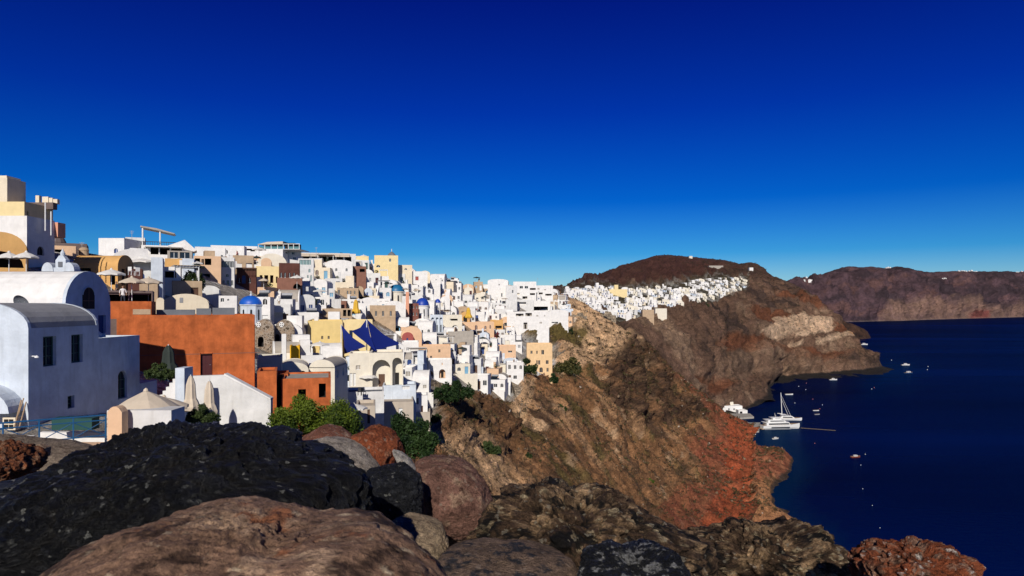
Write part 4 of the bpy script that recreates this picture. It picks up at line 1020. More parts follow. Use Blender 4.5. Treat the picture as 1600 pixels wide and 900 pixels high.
def person(label, loc, h, rz, shirt='cloth_white', legs='cloth_dark', lean=0.0, group=None):
    """A small standing figure, one continuous body."""
    bm = bmesh.new(); lay = bm.verts.layers.skin.verify()
    s = h / 1.75
    J = dict(pel=(0, 0, .95, .14), sp=(0, .01, 1.2, .13), ch=(0, .01, 1.4, .15), nk=(0, 0, 1.53, .055), hd=(0, -.02, 1.66, .10), ht=(0, -.01, 1.74, .075),
             sl=(-.19, .01, 1.43, .055), el=(-.25, .02, 1.16, .042), wl=(-.24, -.10, .93, .032), fl=(-.23, -.15, .84, .036), sr=(.19, .01, 1.43, .055), er=(.26, .03, 1.17, .042), wr=(.25, -.12, .96, .032), fr=(.23, -.2, .90, .036),
             hl=(-.10, 0, .88, .09), kl=(-.12, -.03, .49, .062), al=(-.12, .03, .09, .042), tl=(-.13, -.12, .035, .035), hr=(.10, 0, .88, .09), kr=(.12, -.08, .49, .062), ar=(.13, -.02, .09, .042), tr=(.14, -.17, .035, .035))
    E = 'pel-sp sp-ch ch-nk nk-hd hd-ht ch-sl sl-el el-wl wl-fl ch-sr sr-er er-wr wr-fr pel-hl hl-kl kl-al al-tl pel-hr hr-kr kr-ar ar-tr'.split()
    vv = {}
    for k, (x, y, z, r) in J.items():
        v = bm.verts.new((x * s, (y - lean * max(0, z - .95)) * s, z * s)); v[lay].radius = (r * s * 1.0, r * s * (.8 if k in ('sp', 'ch', 'pel') else 1)); v[lay].use_root = (k == 'pel'); vv[k] = v
    for e in E:
        a, b = e.split('-'); bm.edges.new((vv[a], vv[b]))
    me = bpy.data.meshes.new('person'); bm.to_mesh(me); bm.free()
    o = bpy.data.objects.new('person', me); COL.objects.link(o)
    o.modifiers.new('s', 'SKIN'); md = o.modifiers.new('d', 'SUBSURF'); md.levels = 1; md.render_levels = 1
    dg = bpy.context.evaluated_depsgraph_get(); me2 = bpy.data.meshes.new_from_object(o.evaluated_get(dg)); o.modifiers.clear(); o.data = me2
    me2.materials.clear()
    for k in ('skin', shirt, legs, 'hair'): me2.materials.append(MATS[k])
    for p in me2.polygons:
        c = p.center / s; p.use_smooth = True
        p.material_index = 3 if (c.z > 1.68 or (c.z > 1.6 and c.y > .02)) else 0 if c.z > 1.5 else 0 if (abs(c.x) > .2 and c.z < 1.15) else 1 if c.z > .93 else 2
    o.location = loc; o.rotation_euler = (0, 0, rz)
    return tag(o, label, 'person', group)
# ------------------------------------------------------------------ the nearest houses, on the left
random.seed(5)
def wall_thing(name, label, box, m, loc, cat='wall', group=None):
    mb = MB(); mb.box(*box, m); o = mb.build(name, None, loc=loc); return tag(o, label, cat, group)

# house with the grey barrel roof: gable to the sun, long wall with two windows in shade
xw, Y0 = -24.8, 35.0
rt = [('win', 1.1, 2.15, 3.72, 5.32), ('win', 3.42, 4.45, 3.72, 5.32), ('win', 3.1, 3.7, 1.2, 1.9)]
h1 = build_house('barrel_roof_house', 'white shade-tinted house with grey barrel roof above the blue railing', 'house', Vector((xw - 2.5, Y0, EYE - 6.95)), 5.0, 5.8, 5.95, 'shaded_white',
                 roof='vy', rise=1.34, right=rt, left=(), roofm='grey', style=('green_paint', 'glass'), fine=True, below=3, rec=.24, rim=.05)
REF.append((80, 560, 'the grey barrel roof house')); OCC.append((-60, 155, 470, 690, 34))
mb = MB(); mb.tube((2.52, .25, 4.35), (2.75, .2, 4.35), .035, 'white_metal', 6); mb.lathe([(.02, .12), (.10, .05), (.11, 0), (.03, -.02)], 'white_metal', 10, (2.80, .2, 4.28)); mb.build('wall_lamp', h1)
mb = MB(); mb.box(-1.95, -1.90, -.06, 0, 4.0, 4.9, 'black_metal'); mb.box(-2.0, -1.85, -.09, -.06, 4.35, 4.5, 'black_metal'); mb.build('wall_bracket', h1)
# shaded alcove low in the gable
mb = MB(); pts = [(-2.45, .3)] + arch_pts(-2.4, 1.9, 1.9, 12, 1.2)[0:] + [(1.9, .3)]
mb.prism(arch_pts(-2.6, 2.35, 1.6, 14, 1.5), 'y', -1.15, -.003, 'shaded_white'); mb.build('curved_buttress', h1)
# annex to its right
h2 = build_house('annex_house', 'blue shaded white annex with one arched window joined to the barrel roof house', 'house', Vector((-27.6, 41.0, EYE - 7.2)), 5.4, 5.25, 4.7, 'shaded_white',
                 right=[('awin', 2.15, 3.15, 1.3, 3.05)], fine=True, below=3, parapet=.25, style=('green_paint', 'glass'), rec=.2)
mb = MB(); mb.box(1.2, 2.695, 4.705, 6.9, -3, 2.0, 'shaded_white'); mb.build('lower_wing', h2)
mb = MB(); mb.lathe([(.34, 5.26), (.3, 5.5), (.12, 5.7), (.05, 5.85)], 'shaded_white', 14, (2.2, .7, 0)); mb.lathe([(.2, 5.26), (.2, 5.5)], 'shaded_white', 10, (2.2, 1.3, 0)); mb.build('finial', h2)
OCC.append((150, 246, 520, 640, 41)); REF.append((190, 580, 'the shaded annex with arched window'))
# upper vaulted house behind: barrel along X with its gable in shade
h3 = build_house('vaulted_chapel_house', 'large white barrel vaulted house with arched window in its blue shaded end', 'house', Vector((-37.2, 43.85, EYE - 3.2)), 17.0, 3.2, 4.95, 'shaded_white',
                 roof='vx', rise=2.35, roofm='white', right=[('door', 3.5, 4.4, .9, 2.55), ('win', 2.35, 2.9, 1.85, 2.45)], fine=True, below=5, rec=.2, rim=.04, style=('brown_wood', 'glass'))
mb = MB(); a_ = [(y, z) for y, z in arch_pts(1.75, 3.05, 3.95, 10, .55)]
mb.prism([(1.75, 3.0)] + a_ + [(3.05, 3.0)], 'x', 8.49, 8.53, 'dark_hole'); w_ = mb.build('window', h3)
mb = MB()
for i in range(len(a_) - 1): mb.tube((8.53, *a_[i]), (8.53, *a_[i + 1]), .045, 'shaded_white', 6)
mb.tube((8.53, 2.4, 3.0), (8.53, 2.4, 4.5), .025, 'brown_wood', 5); mb.tube((8.53, 1.75, 3.55), (8.53, 3.05, 3.55), .025, 'brown_wood', 5); mb.build('frame', w_)
for q in (-5.6, -3.2): 
    mb = MB(); mb.box(q - .13, q + .13, .42, .62, 4.75, 4.92, 'brown_wood'); mb.build('vent', h3)
OCC.append((-60, 172, 420, 530, 44)); REF.append((100, 450, 'the big white barrel vault'))
# scrolled belfry, shaded
b_ = empty('belfry', P(94, 424, 62), 0, 'small pale blue shaded belfry with scrolled shoulders above the big white vault', 'belfry')
s = 62 / FOC
mb = MB(); mb.box(-14 * s, 14 * s, 0, .7, -1.2, 6 * s, 'shaded_white'); mb.box(-8 * s, 8 * s, .05, .65, 6 * s, 18 * s, 'shaded_white'); mb.prism([(-8 * s, 18 * s), (8 * s, 18 * s), (3 * s, 25 * s), (-3 * s, 25 * s)], 'y', .1, .6, 'shaded_white'); mb.build('tower', b_)
for q in (-19, 14):
    mb = MB(); mb.prism(arch_pts((q - 9) * s, (q + 9) * s, 0, 12, 14 * s) , 'y', -.1, .8, 'shaded_white'); mb.build('scroll', b_)
mb = MB(); mb.lathe([(3.2 * s, 25 * s), (3.6 * s, 29 * s), (1.5 * s, 33 * s), (.4 * s, 36 * s)], 'shaded_white', 10, (0, .35, 0)); mb.build('finial', b_)
mb = MB(); mb.box(-3.2 * s, 3.2 * s, -.02, .04, 7 * s, 15 * s, 'slate_grey'); mb.build('opening', b_)
OCC.append((62, 122, 388, 424, 62))
# satellite dish behind the grey roof
dsh = empty('satellite_dish', P(38, 473, 42.5), 0, 'grey satellite dish standing behind the grey barrel roof', 'satellite dish')
mb = MB(); mb.lathe([(.6 * math.sin(t), .25 * (1 - math.cos(t)) * 1.4) for t in np.linspace(0.02, 1.2, 9)], 'slate_grey', 24); dd = mb.build('reflector', dsh, smooth=True); dd.rotation_euler = (R(115), 0, R(-12)); dd.location = (0, 0, .05)
mb = MB(); mb.tube((0, .1, -1), (0, .1, .1), .035, 'steel'); mb.tube((0, -.05, -.25), (.02, -.55, .12), .015, 'steel'); mb.build('mast', dsh)
# air conditioner, plants poles by the gable
ac = empty('air_conditioner', P(14, 672, 34.2), 0, 'cream air conditioner box against the gable below the poles', 'air conditioner')
mb = MB(); mb.box(-.32, .32, 0, .35, 0, .62, 'cream'); mb.build('casing', ac); mb = MB()
for i in range(2):
    for j in range(2): mb.box(-.24 + i * .25, -.03 + i * .25, -.02, 0.0, .06 + j * .27, .27 + j * .27, 'dark_hole')
mb.build('grille', ac)
for i, (a, b) in enumerate((((22, 668), (37, 622)), ((30, 668), (41, 628)), ((24, 662), (33, 625)))):
    mb = MB(); p = P(*a, 34.0); mb.tube((0, 0, 0), P(*b, 34.6) - p, .03, 'pale_wood', 6)
    tag(mb.build('wooden_pole', None, loc=p), ['thick wooden pole leaning on the white gable, lowest of three', 'wooden pole leaning on the gable closest to its corner', 'thin wooden pole leaning on the gable, shortest of three'][i], 'pole', 'poles leaning on the gable')
# yard walls, railing, gate post, parasol
gz = lambda px, py, Y: P(px, py, Y)
railing('blue_railing', 'blue metal railing with crossed bars in front of the barrel roof house', [P(-120, 712, 27), P(165, 684, 31.5)], h=1.05, r=.028, nseg=1.35)
wall_thing('yard_wall', 'white sunlit yard wall beside the blue railing', (-1.6, 1.6, 0, .3, -2.5, .45), 'white', P(112, 690, 33.2))
wall_thing('stair_wall', 'low white stair wall sloping behind the railing at the edge', (-1.9, 1.2, 0, .3, -2.5, .25), 'white', P(10, 690, 33))
wall_thing('terrace_floor_edge', 'peach coloured terrace edge at the foot of the blue railing', (-2.8, 2.6, 0, 1.5, -3, .12), 'peach', P(120, 706, 29))
wall_thing('planter_wall', 'long white parapet under the beige parasol', (-1.55, 1.45, 0, 1.3, -3, .86), 'white_b', P(219, 670, 31.8))
mb = MB(); mb.prism([(-.33, -2), (.33, -2), (.33, .75), (.2, .93), (.08, 1.0), (-.08, 1.0), (-.2, .93), (-.33, .75)], 'y', 0, .5, 'peach'); tag(mb.build('gate_post', None, loc=P(179, 670, 31)), 'rounded peach gate post at the end of the blue railing', 'gate post')
mb = MB(); mb.box(-.95, .95, 0, .6, 0, .55, 'green_paint'); tag(mb.build('planter_box', None, loc=P(112, 672, 32.2)), 'dark green planter box hung behind the blue railing', 'planter')
parasol('big beige parasol over the white parapet beside the peach gate post', P(228, 672, 33.4), 1.62, 1.95, 'canvas', .95, n=8)
parasol('second beige parasol half hidden behind the big one', P(256, 660, 36), 1.25, 1.35, 'canvas', .5, n=8)
closed_parasol('closed dark green parasol among potted plants against the orange wall', P(263, 590, 47), 2.2, .62, 'canvas_green')
closed_parasol('folded cream parasol tied at its waist, the one nearer the stairs', P(298, 652, 40), 2.4, .45, 'canvas')
closed_parasol('folded cream parasol in front of the sloping white wall', P(327, 658, 38), 2.2, .42, 'canvas')
OCC.extend([(180, 360, 540, 700, 35)])
# stepped white stair between annex and the sloping wall
st = empty('white_stair', P(262, 640, 41), 0, 'small whitewashed stepped wall between the annex and the folded parasols', 'stair')
mb = MB()
for k in range(7): mb.box(-.9 + k * .2, -.7 + k * .2, 0, .9, -2.0, .4 + k * .24, 'white')
mb.build('step', st); mb = MB(); mb.box(.5, 1.05, -.1, 1.0, -2, 2.5, 'shaded_white'); mb.build('pier', st)
# sloping white wall in front of the orange house
s = 45 / FOC; q = [(280, 592), (286, 588), (350, 586), (423, 624), (423, 700), (280, 700)]
mb = MB(); mb.prism([((a - 350) * s, (650 - b) * s) for a, b in q][::-1], 'y', 0, .4, 'white_b')
mb.prism([((a - 350) * s, (650 - b) * s) for a, b in ((350, 586.5), (423, 624.5), (423, 622), (351, 583.5))], 'y', -.05, .5, 'white')
tag(mb.build('sloping_wall', None, loc=P(350, 650, 45)), 'tall plain white wall with sloping top in front of the orange house', 'wall'); REF.append((350, 625, 'the sloping white wall'))
OCC.append((280, 423, 587, 690, 44))

# the orange house
oh = lm('orange_house', 'large terracotta orange house with a dark red door', 'house', 188, 400, 492, 640, 58, 7.5, 'terracotta', front=[('rdoor', 313, 331, 553, 588)], right=(), ref='the large orange house', parapet=.3, roofm='warm_grey', fine=True, below=4, rec=.25)
s = 58 / FOC
mb = MB(); x0 = (188 - 294) * s; mb.box(x0 + .003, x0 + 55 * s, .003, 4, 148 * s - .3, 169 * s, 'terracotta'); mb.build('upper_block', oh)
mb = MB(); mb.box(x0 + 30 * s, x0 + 54 * s, -.03, .02, 149 * s, 157 * s, 'tan'); mb.build('vent_panel', oh)
for k, (a, b, t) in enumerate(((246, 302, 484), (304, 326, 482), (328, 362, 481))):
    mb = MB(); mb.box((a - 294) * s, (b - 294) * s, 2.5, 3.1, 148 * s - .3, (640 - t) * s, 'slate_grey'); mb.build('roof_wall', oh)
mb = MB(); mb.box(x0, -x0, -.012, -.002, 86 * s, 87 * s, 'brick_red'); mb.build('plaster_ledge', oh)
l2 = lm('orange_annex', 'lower terracotta block stepping down right of the large orange house', 'house', 402, 432, 580, 660, 58, 4, 'terracotta', below=3, parapet=.2)
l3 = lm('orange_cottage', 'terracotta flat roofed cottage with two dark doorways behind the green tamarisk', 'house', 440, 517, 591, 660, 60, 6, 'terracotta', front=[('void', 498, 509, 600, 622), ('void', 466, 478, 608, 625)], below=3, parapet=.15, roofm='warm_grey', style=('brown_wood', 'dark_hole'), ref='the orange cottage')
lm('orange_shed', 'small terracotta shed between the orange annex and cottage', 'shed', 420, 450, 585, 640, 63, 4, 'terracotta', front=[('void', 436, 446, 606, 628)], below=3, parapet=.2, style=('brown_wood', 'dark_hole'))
# cream vault behind the orange house
cv = lm('cream_vault_house', 'cream barrel vaulted house with one small window above the orange house', 'house', 255, 326, 459, 492, 74, 7, 'cream', rise_px=17, roof='vy', roofm='warm_grey', ref='the cream vault above the orange house', rim=.1)
s = 74 / FOC; mb = MB(); mb.box(-9 * s, -4 * s, -.03, .05, 19 * s, 27 * s, 'grey'); mb.build('window', cv)
lm('small_cream_turret', 'small cream gabled turret at the corner of the cream vault', 'turret', 244, 256, 465, 492, 70, 1.2, 'cream', rise_px=6, roof='vy')
# ------------------------------------------------------------------ the town, landmark by landmark
T = lm
# skyline at the far left
tw = T('cream_tower', 'tall cream tower with crenellated terrace at the top left edge', 'tower', -60, 38, 315, 380, 72, 4.5, 'butter', right=[('win', 42, 45, 330, 337)], below=3, ref='the cream tower')
s = 72 / FOC; mb = MB(); mb.box(-49 * s, 9 * s, 1.2, 4, 65 * s, 106 * s, 'cream'); mb.box(-49 * s, 5 * s, 1.5, 3.6, 106 * s, 110 * s, 'cream'); mb.build('upper_turret', tw)
for k, (a, b) in enumerate(((15, 21), (26, 36), (37, 43), (44, 51))):
    mb = MB(); mb.box((a + 11) * s, (b + 11) * s, 3.9, 4.3, 70 * s, (84 - 2 * k) * s, 'cream'); mb.build('merlon', tw)
mb = MB(); mb.box(6 * s, 62 * s, 3.2, 3.9, 60 * s, 71 * s, 'dark_stucco'); mb.build('terrace_parapet', tw)
T('white_block_house', 'white house with dark shaded side and one arched doorway below the cream tower', 'house', -60, 42, 337, 412, 66, 4.0, 'white', right=[('awin', 58, 69, 385, 399)], below=5, roofm='dark_stucco', style=('dark_stucco', 'dark_hole'))
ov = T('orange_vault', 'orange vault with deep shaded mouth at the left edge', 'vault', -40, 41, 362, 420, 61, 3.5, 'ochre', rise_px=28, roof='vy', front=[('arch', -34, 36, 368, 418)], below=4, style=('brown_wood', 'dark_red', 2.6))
for k, (a, b, y0, y1) in enumerate(((12, 17, 4, 0), (70, 71.5, 19, 0), (79, 80.5, 12, 0))):
    mb = MB(); mb.tube((0, 0, -1), (0, 0, (y0 + 10) * 67 / FOC), .06, 'white_metal', 6); tag(mb.build('pole', None, loc=P((a + b) / 2, 345 if k == 1 else 352, 68)), ['thin white pole on the tower roof', 'tall white chimney pole on the dark roof', 'short pole at the dark roof corner'][k], 'pole')
mb = MB(); mb.box(-1.6, 1.6, 0, 1.2, -1.2, .3, 'salmon'); tag(mb.build('roof_parapet', None, loc=P(66, 352, 70)), 'short salmon parapet on the dark shaded house', 'parapet')
mb = MB(); mb.lathe([(1.2, 0), (1.25, .5), (1.0, 1.1), (.3, 1.4)], 'dark_stucco', 12); 
tag(mb.build('water_tank', None, loc=P(88, 384, 100)), 'dark round tank on the brown hillock below the cream tower', 'tank')
T('dark_roof_building', 'long low dark brown building on the skyline beside the cream tower', 'building', 82, 135, 380, 404, 98, 6, 'dark_stucco', below=4)
T('peach_terrace_house', 'low peach terrace house in front of the dark skyline building', 'house', 82, 118, 384, 402, 88, 4, 'peach', below=4, front=[('void', 86, 98, 390, 400)], style=('x', 'dark_hole', 1))
dome_church('small tan domed chimney house on the skyline', 131, 386, 391, 402, 14, 92, 'tan', 'tan', octa=10, slits=False, cross=False, name='domed_chimney')
# ochre barrel house
T('ochre_barrel_house', 'ochre barrel roofed house with dark shaded end above the terraces', 'house', 113, 184, 397, 452, 76, 3.2, 'ochre', rise_px=19, roof='vx', below=3, front=[('void', 122, 142, 419, 434), ('void', 172, 180, 425, 445)], right=[('win', 190, 196, 420, 445)], style=('brown_wood', 'dark_hole', 1), ref='the ochre barrel house')
T('cube_house', 'plain white cube house with one blue window on the skyline', 'house', 154, 194, 372, 406, 112, 6.3, 'white', front=[('awin', 178, 184, 388, 396)], right=[('win', 199, 203, 389, 397), ('win', 206, 210, 388, 397), ('win', 213, 217, 387, 397)], style=('white_metal', 'blue_paint'), below=4, ref='the white cube house')
T('white_back_house', 'low white house just behind the cube house', 'house', 196, 226, 371, 400, 124, 5, 'white_b', below=4, front=[('win', 206, 210, 378, 384)])
# balustrade terrace
bt = empty('balustrade_terrace', P(215, 412, 90), 0, 'white terrace with pierced balustrade below the cube house', 'terrace'); s = 90 / FOC
mb = MB(); mb.box(-22 * s, 22 * s, 0, 3, -2.5, 0, 'white'); mb.build('terrace_floor', bt); mb = MB()
for k in range(15): mb.tube((-21 * s + k * 3 * s, .1, 0), (-18 * s + k * 3 * s, .1, 8 * s), .035, 'white', 4); mb.tube((-18 * s + k * 3 * s, .1, 0), (-21 * s + k * 3 * s, .1, 8 * s), .035, 'white', 4)
mb.box(-22 * s, 23 * s, 0, .2, 8 * s, 10 * s, 'white'); mb.build('balustrade', bt); OCC.append((192, 236, 402, 412, 90))
# pergola restaurant
pr_ = T('rooftop_restaurant', 'white terraced restaurant with raised flat pergola roof on the skyline', 'restaurant', 222, 300, 384, 420, 118, 8, 'white', front=[('void', 236, 248, 386, 398), ('void', 250, 265, 386, 398), ('void', 267, 284, 388, 398), ('win', 226, 231, 388, 394)], style=('x', 'dark_hole', 1.5), below=4, ref='the rooftop restaurant')
s = 118 / FOC
mb = MB(); mb.prism([((224 - 261) * s, 64 * s), ((224 - 261) * s, 66 * s), ((246 - 261) * s, 63 * s), ((272 - 261) * s, 56 * s), ((270 - 261) * s, 55 * s), ((246 - 261) * s, 60 * s)], 'y', .3, 4.5, 'warm_grey'); mb.build('pergola_roof', pr_)
for a, b in ((227, 63), (251, 59)):
    mb = MB(); mb.tube(((a - 261) * s, .6, 36 * s), ((a - 261) * s, .6, b * s), .13, 'white_metal', 8); mb.build('post', pr_)
mb = MB(); mb.prism([((262 - 261) * s, 36 * s), ((286 - 261) * s, 46 * s), ((303 - 261) * s, 30 * s), ((299 - 261) * s, 28 * s)], 'y', -.3, 5, 'white'); mb.build('sloping_canopy', pr_)
mb = MB()
for k in range(15): mb.tube(((228 + 3.2 * k - 261) * s, .1, 36 * s), ((228 + 3.2 * k - 261) * s, .1, 41 * s), .04, 'black_metal', 4)
mb.box(-34 * s, 12 * s, .06, .14, 41 * s, 42 * s, 'black_metal'); mb.build('roof_railing', pr_)
mb = MB(); mb.box(-30 * s, 22 * s, -1.4, .4, 33 * s, 34 * s, 'canvas_white'); mb.build('awning', pr_)
gt = T('glazed_terrace', 'grey glazed terrace room below the rooftop restaurant', 'house', 262, 300, 392, 424, 108, 4, 'warm_grey', front=[('win', 266, 278, 394, 404), ('win', 281, 296, 394, 404)], below=4)
T('sand_wall_house', 'sand coloured windowless house with a slanting shadow below the glazed terrace', 'house', 258, 284, 404, 436, 100, 4, 'ochre', below=4)
T('grey_terrace_house', 'small blue grey shaded terrace wall below the glazed terrace', 'house', 285, 303, 404, 425, 98, 3, 'shaded_white', below=4)
T('white_slab_house', 'white house with overhanging slab roof beside the dark climbing plant', 'house', 254, 282, 417, 462, 88, 4, 'white', front=[('void', 258, 275, 424, 434)], style=('x', 'dark_hole', 1.2), below=4)
T('pink_loggia_house', 'pale pink house with dark open loggias and a framed window bay', 'house', 303, 345, 400, 447, 116, 6, 'peach', front=[('void', 305, 313, 404, 418), ('void', 320, 330, 404, 414), ('void', 305, 313, 421, 429), ('win', 315, 319, 405, 414), ('void', 312, 328, 428, 438)], style=('pale_wood', 'dark_hole', 1.2), below=4, ref='the pink loggia house')
bw = T('bay_window_house', 'tall white house with a band of dark windows along its top floor', 'house', 336, 366, 402, 462, 120, 6, 'white_b', front=[('win', 338 + 4.6 * k, 342 + 4.6 * k, 408, 418) for k in range(6)] + [('awin', 340, 344, 428, 433), ('awin', 353, 357, 428, 433), ('win', 348, 351, 438, 446), ('win', 354, 358, 438, 446), ('win', 361, 364, 438, 446)], below=4, ref='the house with the window band')
T('white_upper_house', 'wide white house above the window band house', 'house', 305, 352, 386, 412, 138, 7, 'white', front=[('win', 328, 332, 394, 399), ('win', 345, 348, 398, 403)], below=4)
T('skyline_block', 'long white block on the skyline with a dark roof edge', 'house', 330, 402, 384, 404, 158, 8, 'white', front=[('win', 343, 347, 390, 396), ('awin', 352, 356, 391, 397), ('void', 376, 398, 388, 392)], style=('white_metal', 'dark_hole', .8), below=4)
T('tan_awning_house', 'tan house with a slanted canvas awning beside the window band', 'house', 364, 396, 399, 424, 132, 5, 'tan', front=[('void', 370, 378, 412, 420), ('void', 384, 394, 411, 420)], style=('x', 'dark_hole', 1), below=4)
br = T('brown_balcony_house', 'dark brown house with wooden balcony and a white arched door', 'house', 370, 400, 418, 448, 126, 5, 'dark_red', front=[('adoor', 378, 384, 430, 443), ('awin', 372, 376, 434, 442), ('awin', 388, 392, 434, 442)], style=('white_metal', 'dark_hole'), below=4, ref='the dark brown balcony house')
s = 126 / FOC; mb = MB()
for k in range(14): mb.box((-15 + 2.2 * k) * s, (-14.5 + 2.2 * k) * s, -.5, -.42, 18 * s, 28 * s, 'brown_wood')
mb.box(-15.5 * s, 15.5 * s, -.6, 0, 28 * s, 29.2 * s, 'brown_wood'); mb.build('balcony', br)
T('terrace_yellow_house', 'ochre terraced building with dark doors and a long balcony', 'house', 400, 436, 416, 452, 134, 5, 'butter', front=[('void', 406, 410, 430, 440), ('void', 413, 419, 430, 442), ('void', 422, 427, 430, 442), ('void', 431, 434, 432, 442)], style=('x', 'dark_red', .8), below=4, ref='the ochre balcony building')
T('peach_gable_house', 'peach twin gabled upper house over the ochre balcony building', 'house', 408, 424, 403, 420, 142, 4, 'peach', rise_px=6, roof='vy', below=4)
T('red_tile_house', 'dark red upper storey with white columns over a brick coloured wall', 'house', 436, 468, 411, 436, 134, 5, 'dark_red', front=[('awin', 438, 441, 426, 434), ('awin', 444, 447, 426, 434), ('awin', 451, 454, 426, 434), ('awin', 458, 461, 426, 434)], style=('white_metal', 'glass'), below=4)
T('brick_arch_wall', 'brick red wall with two arches under the dark red storey', 'house', 433, 472, 434, 452, 131, 4, 'brick_red', front=[('arch', 458, 470, 443, 451)], style=('x', 'dark_hole', 1), below=4, ref='the brick red arched wall')
cf = T('glass_cafe', 'tall white building topped by a glazed cafe with flat canopy', 'building', 402, 442, 389, 418, 158, 8, 'white', front=[('win', 424, 427, 405, 411)], right=[('win', 446, 450, 394, 396), ('win', 453, 457, 394, 398)], below=5, ref='the glass cafe on the skyline')
s = 158 / FOC
mb = MB(); mb.box(-20 * s, 46 * s, .2, 7.8, 28.5 * s, 29.2 * s, 'white'); mb.build('deck', cf)
for a in (-19, -9, 1, 11, 20, 28, 36, 45):
    mb = MB(); mb.tube((a * s, .3, 29 * s), (a * s, .3, 37 * s), .09, 'white_metal', 6); mb.build('post', cf)
mb = MB(); mb.box(-20 * s, 20 * s, .28, .32, 29.2 * s, 33 * s, 'teal_glass'); mb.box(28 * s, 46 * s, .28, .32, 29.2 * s, 33 * s, 'teal_glass'); mb.build('glass_parapet', cf)
mb = MB(); mb.prism([(-20 * s, 36 * s), (-5 * s, 40 * s), (20 * s, 41 * s), (20 * s, 36.5 * s)], 'y', 0, 6, 'canvas'); mb.box(21 * s, 36 * s, .8, 6, 29 * s, 39 * s, 'dark_hole'); mb.build('canopy', cf)
mb = MB(); mb.box(20 * s, 46 * s, .2, .4, 36.6 * s, 37.4 * s, 'white_metal'); mb.build('canopy_frame', cf)
T('cafe_side_house', 'white house stepping right from the glass cafe', 'house', 442, 470, 390, 422, 162, 6, 'white_b', front=[('win', 446, 451, 393, 395), ('win', 456, 460, 394, 398), ('win', 458, 462, 402, 406)], below=4)
T('pale_vault_house', 'broad pale pink vaulted house under the glass cafe', 'house', 402, 448, 396, 420, 148, 5, 'pale_cream', rise_px=16, roof='vy', below=4)
aw = T('awning_restaurant', 'long restaurant on the skyline with beige awnings over dark openings', 'restaurant', 470, 556, 396, 414, 178, 7, 'white_b', front=[('void', 474 + 13 * k, 484 + 13 * k, 401, 409) for k in range(6)], style=('x', 'dark_hole', 2), below=4, ref='the long awning restaurant')
s = 178 / FOC; 
for k in range(5):
    mb = MB(); x = (-42 + 15 * k) * s; mb.prism([(-1.2, 14 * s), (.6, 19 * s), (.6, 18.4 * s), (-1.2, 12.5 * s)], 'x', x, x + 14.3 * s, 'canvas'); mb.build('awning', aw)
T('teal_window_house', 'grey white house with a band of teal windows beside the glass cafe', 'house', 466, 490, 404, 446, 150, 5, 'white_b', front=[('win', 468 + 4.5 * k, 472 + 4.5 * k, 406, 414) for k in range(4)] + [('awin', 482, 485, 420, 426), ('win', 480, 482, 430, 440), ('win', 485, 487, 430, 440)], style=('white_metal', 'teal_glass'), below=4)
T('rounded_white_house', 'white house with rounded right shoulder and two small windows', 'house', 510, 551, 406, 440, 172, 6, 'white', front=[('awin', 524, 527, 419, 424), ('awin', 540, 543, 419, 424)], rise_px=5, roof='vy', below=4, ref='the round shouldered white house')
T('brick_terrace', 'small brick red terrace building with dark windows near the skyline', 'house', 551, 572, 416, 432, 176, 5, 'brick_red', front=[('void', 562, 570, 420, 425)], style=('x', 'dark_hole', 1), below=4)
T('pale_yellow_row', 'low pale yellow row of houses on the skyline with bushes in front', 'house', 540, 576, 400, 410, 200, 6, 'butter', below=3)
bg = T('big_cream_house', 'big plain cream cube with a windmill cap behind it on the skyline', 'house', 585, 622, 399, 424, 206, 7, 'butter', front=[('win', 608, 611, 404, 409), ('awin', 588, 594, 414, 418)], below=4, ref='the big cream cube on the skyline')
wm_ = empty('windmill_cap', P(612, 400, 212), 0, 'small grey windmill cap with a spike behind the big cream cube', 'windmill'); s = 212 / FOC
mb = MB(); mb.lathe([(6.5 * s, -2), (6.5 * s, .1)], 'butter', 18); mb.build('tower', wm_); mb = MB(); mb.lathe([(7 * s, .1), (5 * s, 3 * s), (2 * s, 6 * s), (.1, 7 * s)], 'slate_grey', 18); mb.build('cap', wm_); mb = MB(); mb.tube((0, 0, 7 * s), (0, 0, 11 * s), .1, 'white_metal', 5); mb.build('spike', wm_)
T('cream_step_house', 'low cream house stepping down right of the big cream cube', 'house', 622, 644, 414, 426, 212, 6, 'cream', front=[('awin', 632, 636, 419, 422)], below=4)
T('red_window_house', 'white house with one large dark red window near the skyline', 'house', 640, 668, 424, 446, 214, 6, 'white', front=[('win', 649, 654, 432, 438)], style=('chapel_red', 'chapel_red'), below=4, ref='the house with the red window')
T('cream_skyline_vault', 'cream vaulted house on the skyline right of the red window', 'house', 656, 672, 423, 446, 226, 6, 'cream', rise_px=5, roof='vy', below=4)
T('round_arch_house', 'white barrel house with an arched dark opening on the falling skyline', 'house', 672, 688, 428, 456, 224, 6, 'white', rise_px=8, roof='vy', front=[('awin', 680, 683, 432, 438)], below=4)
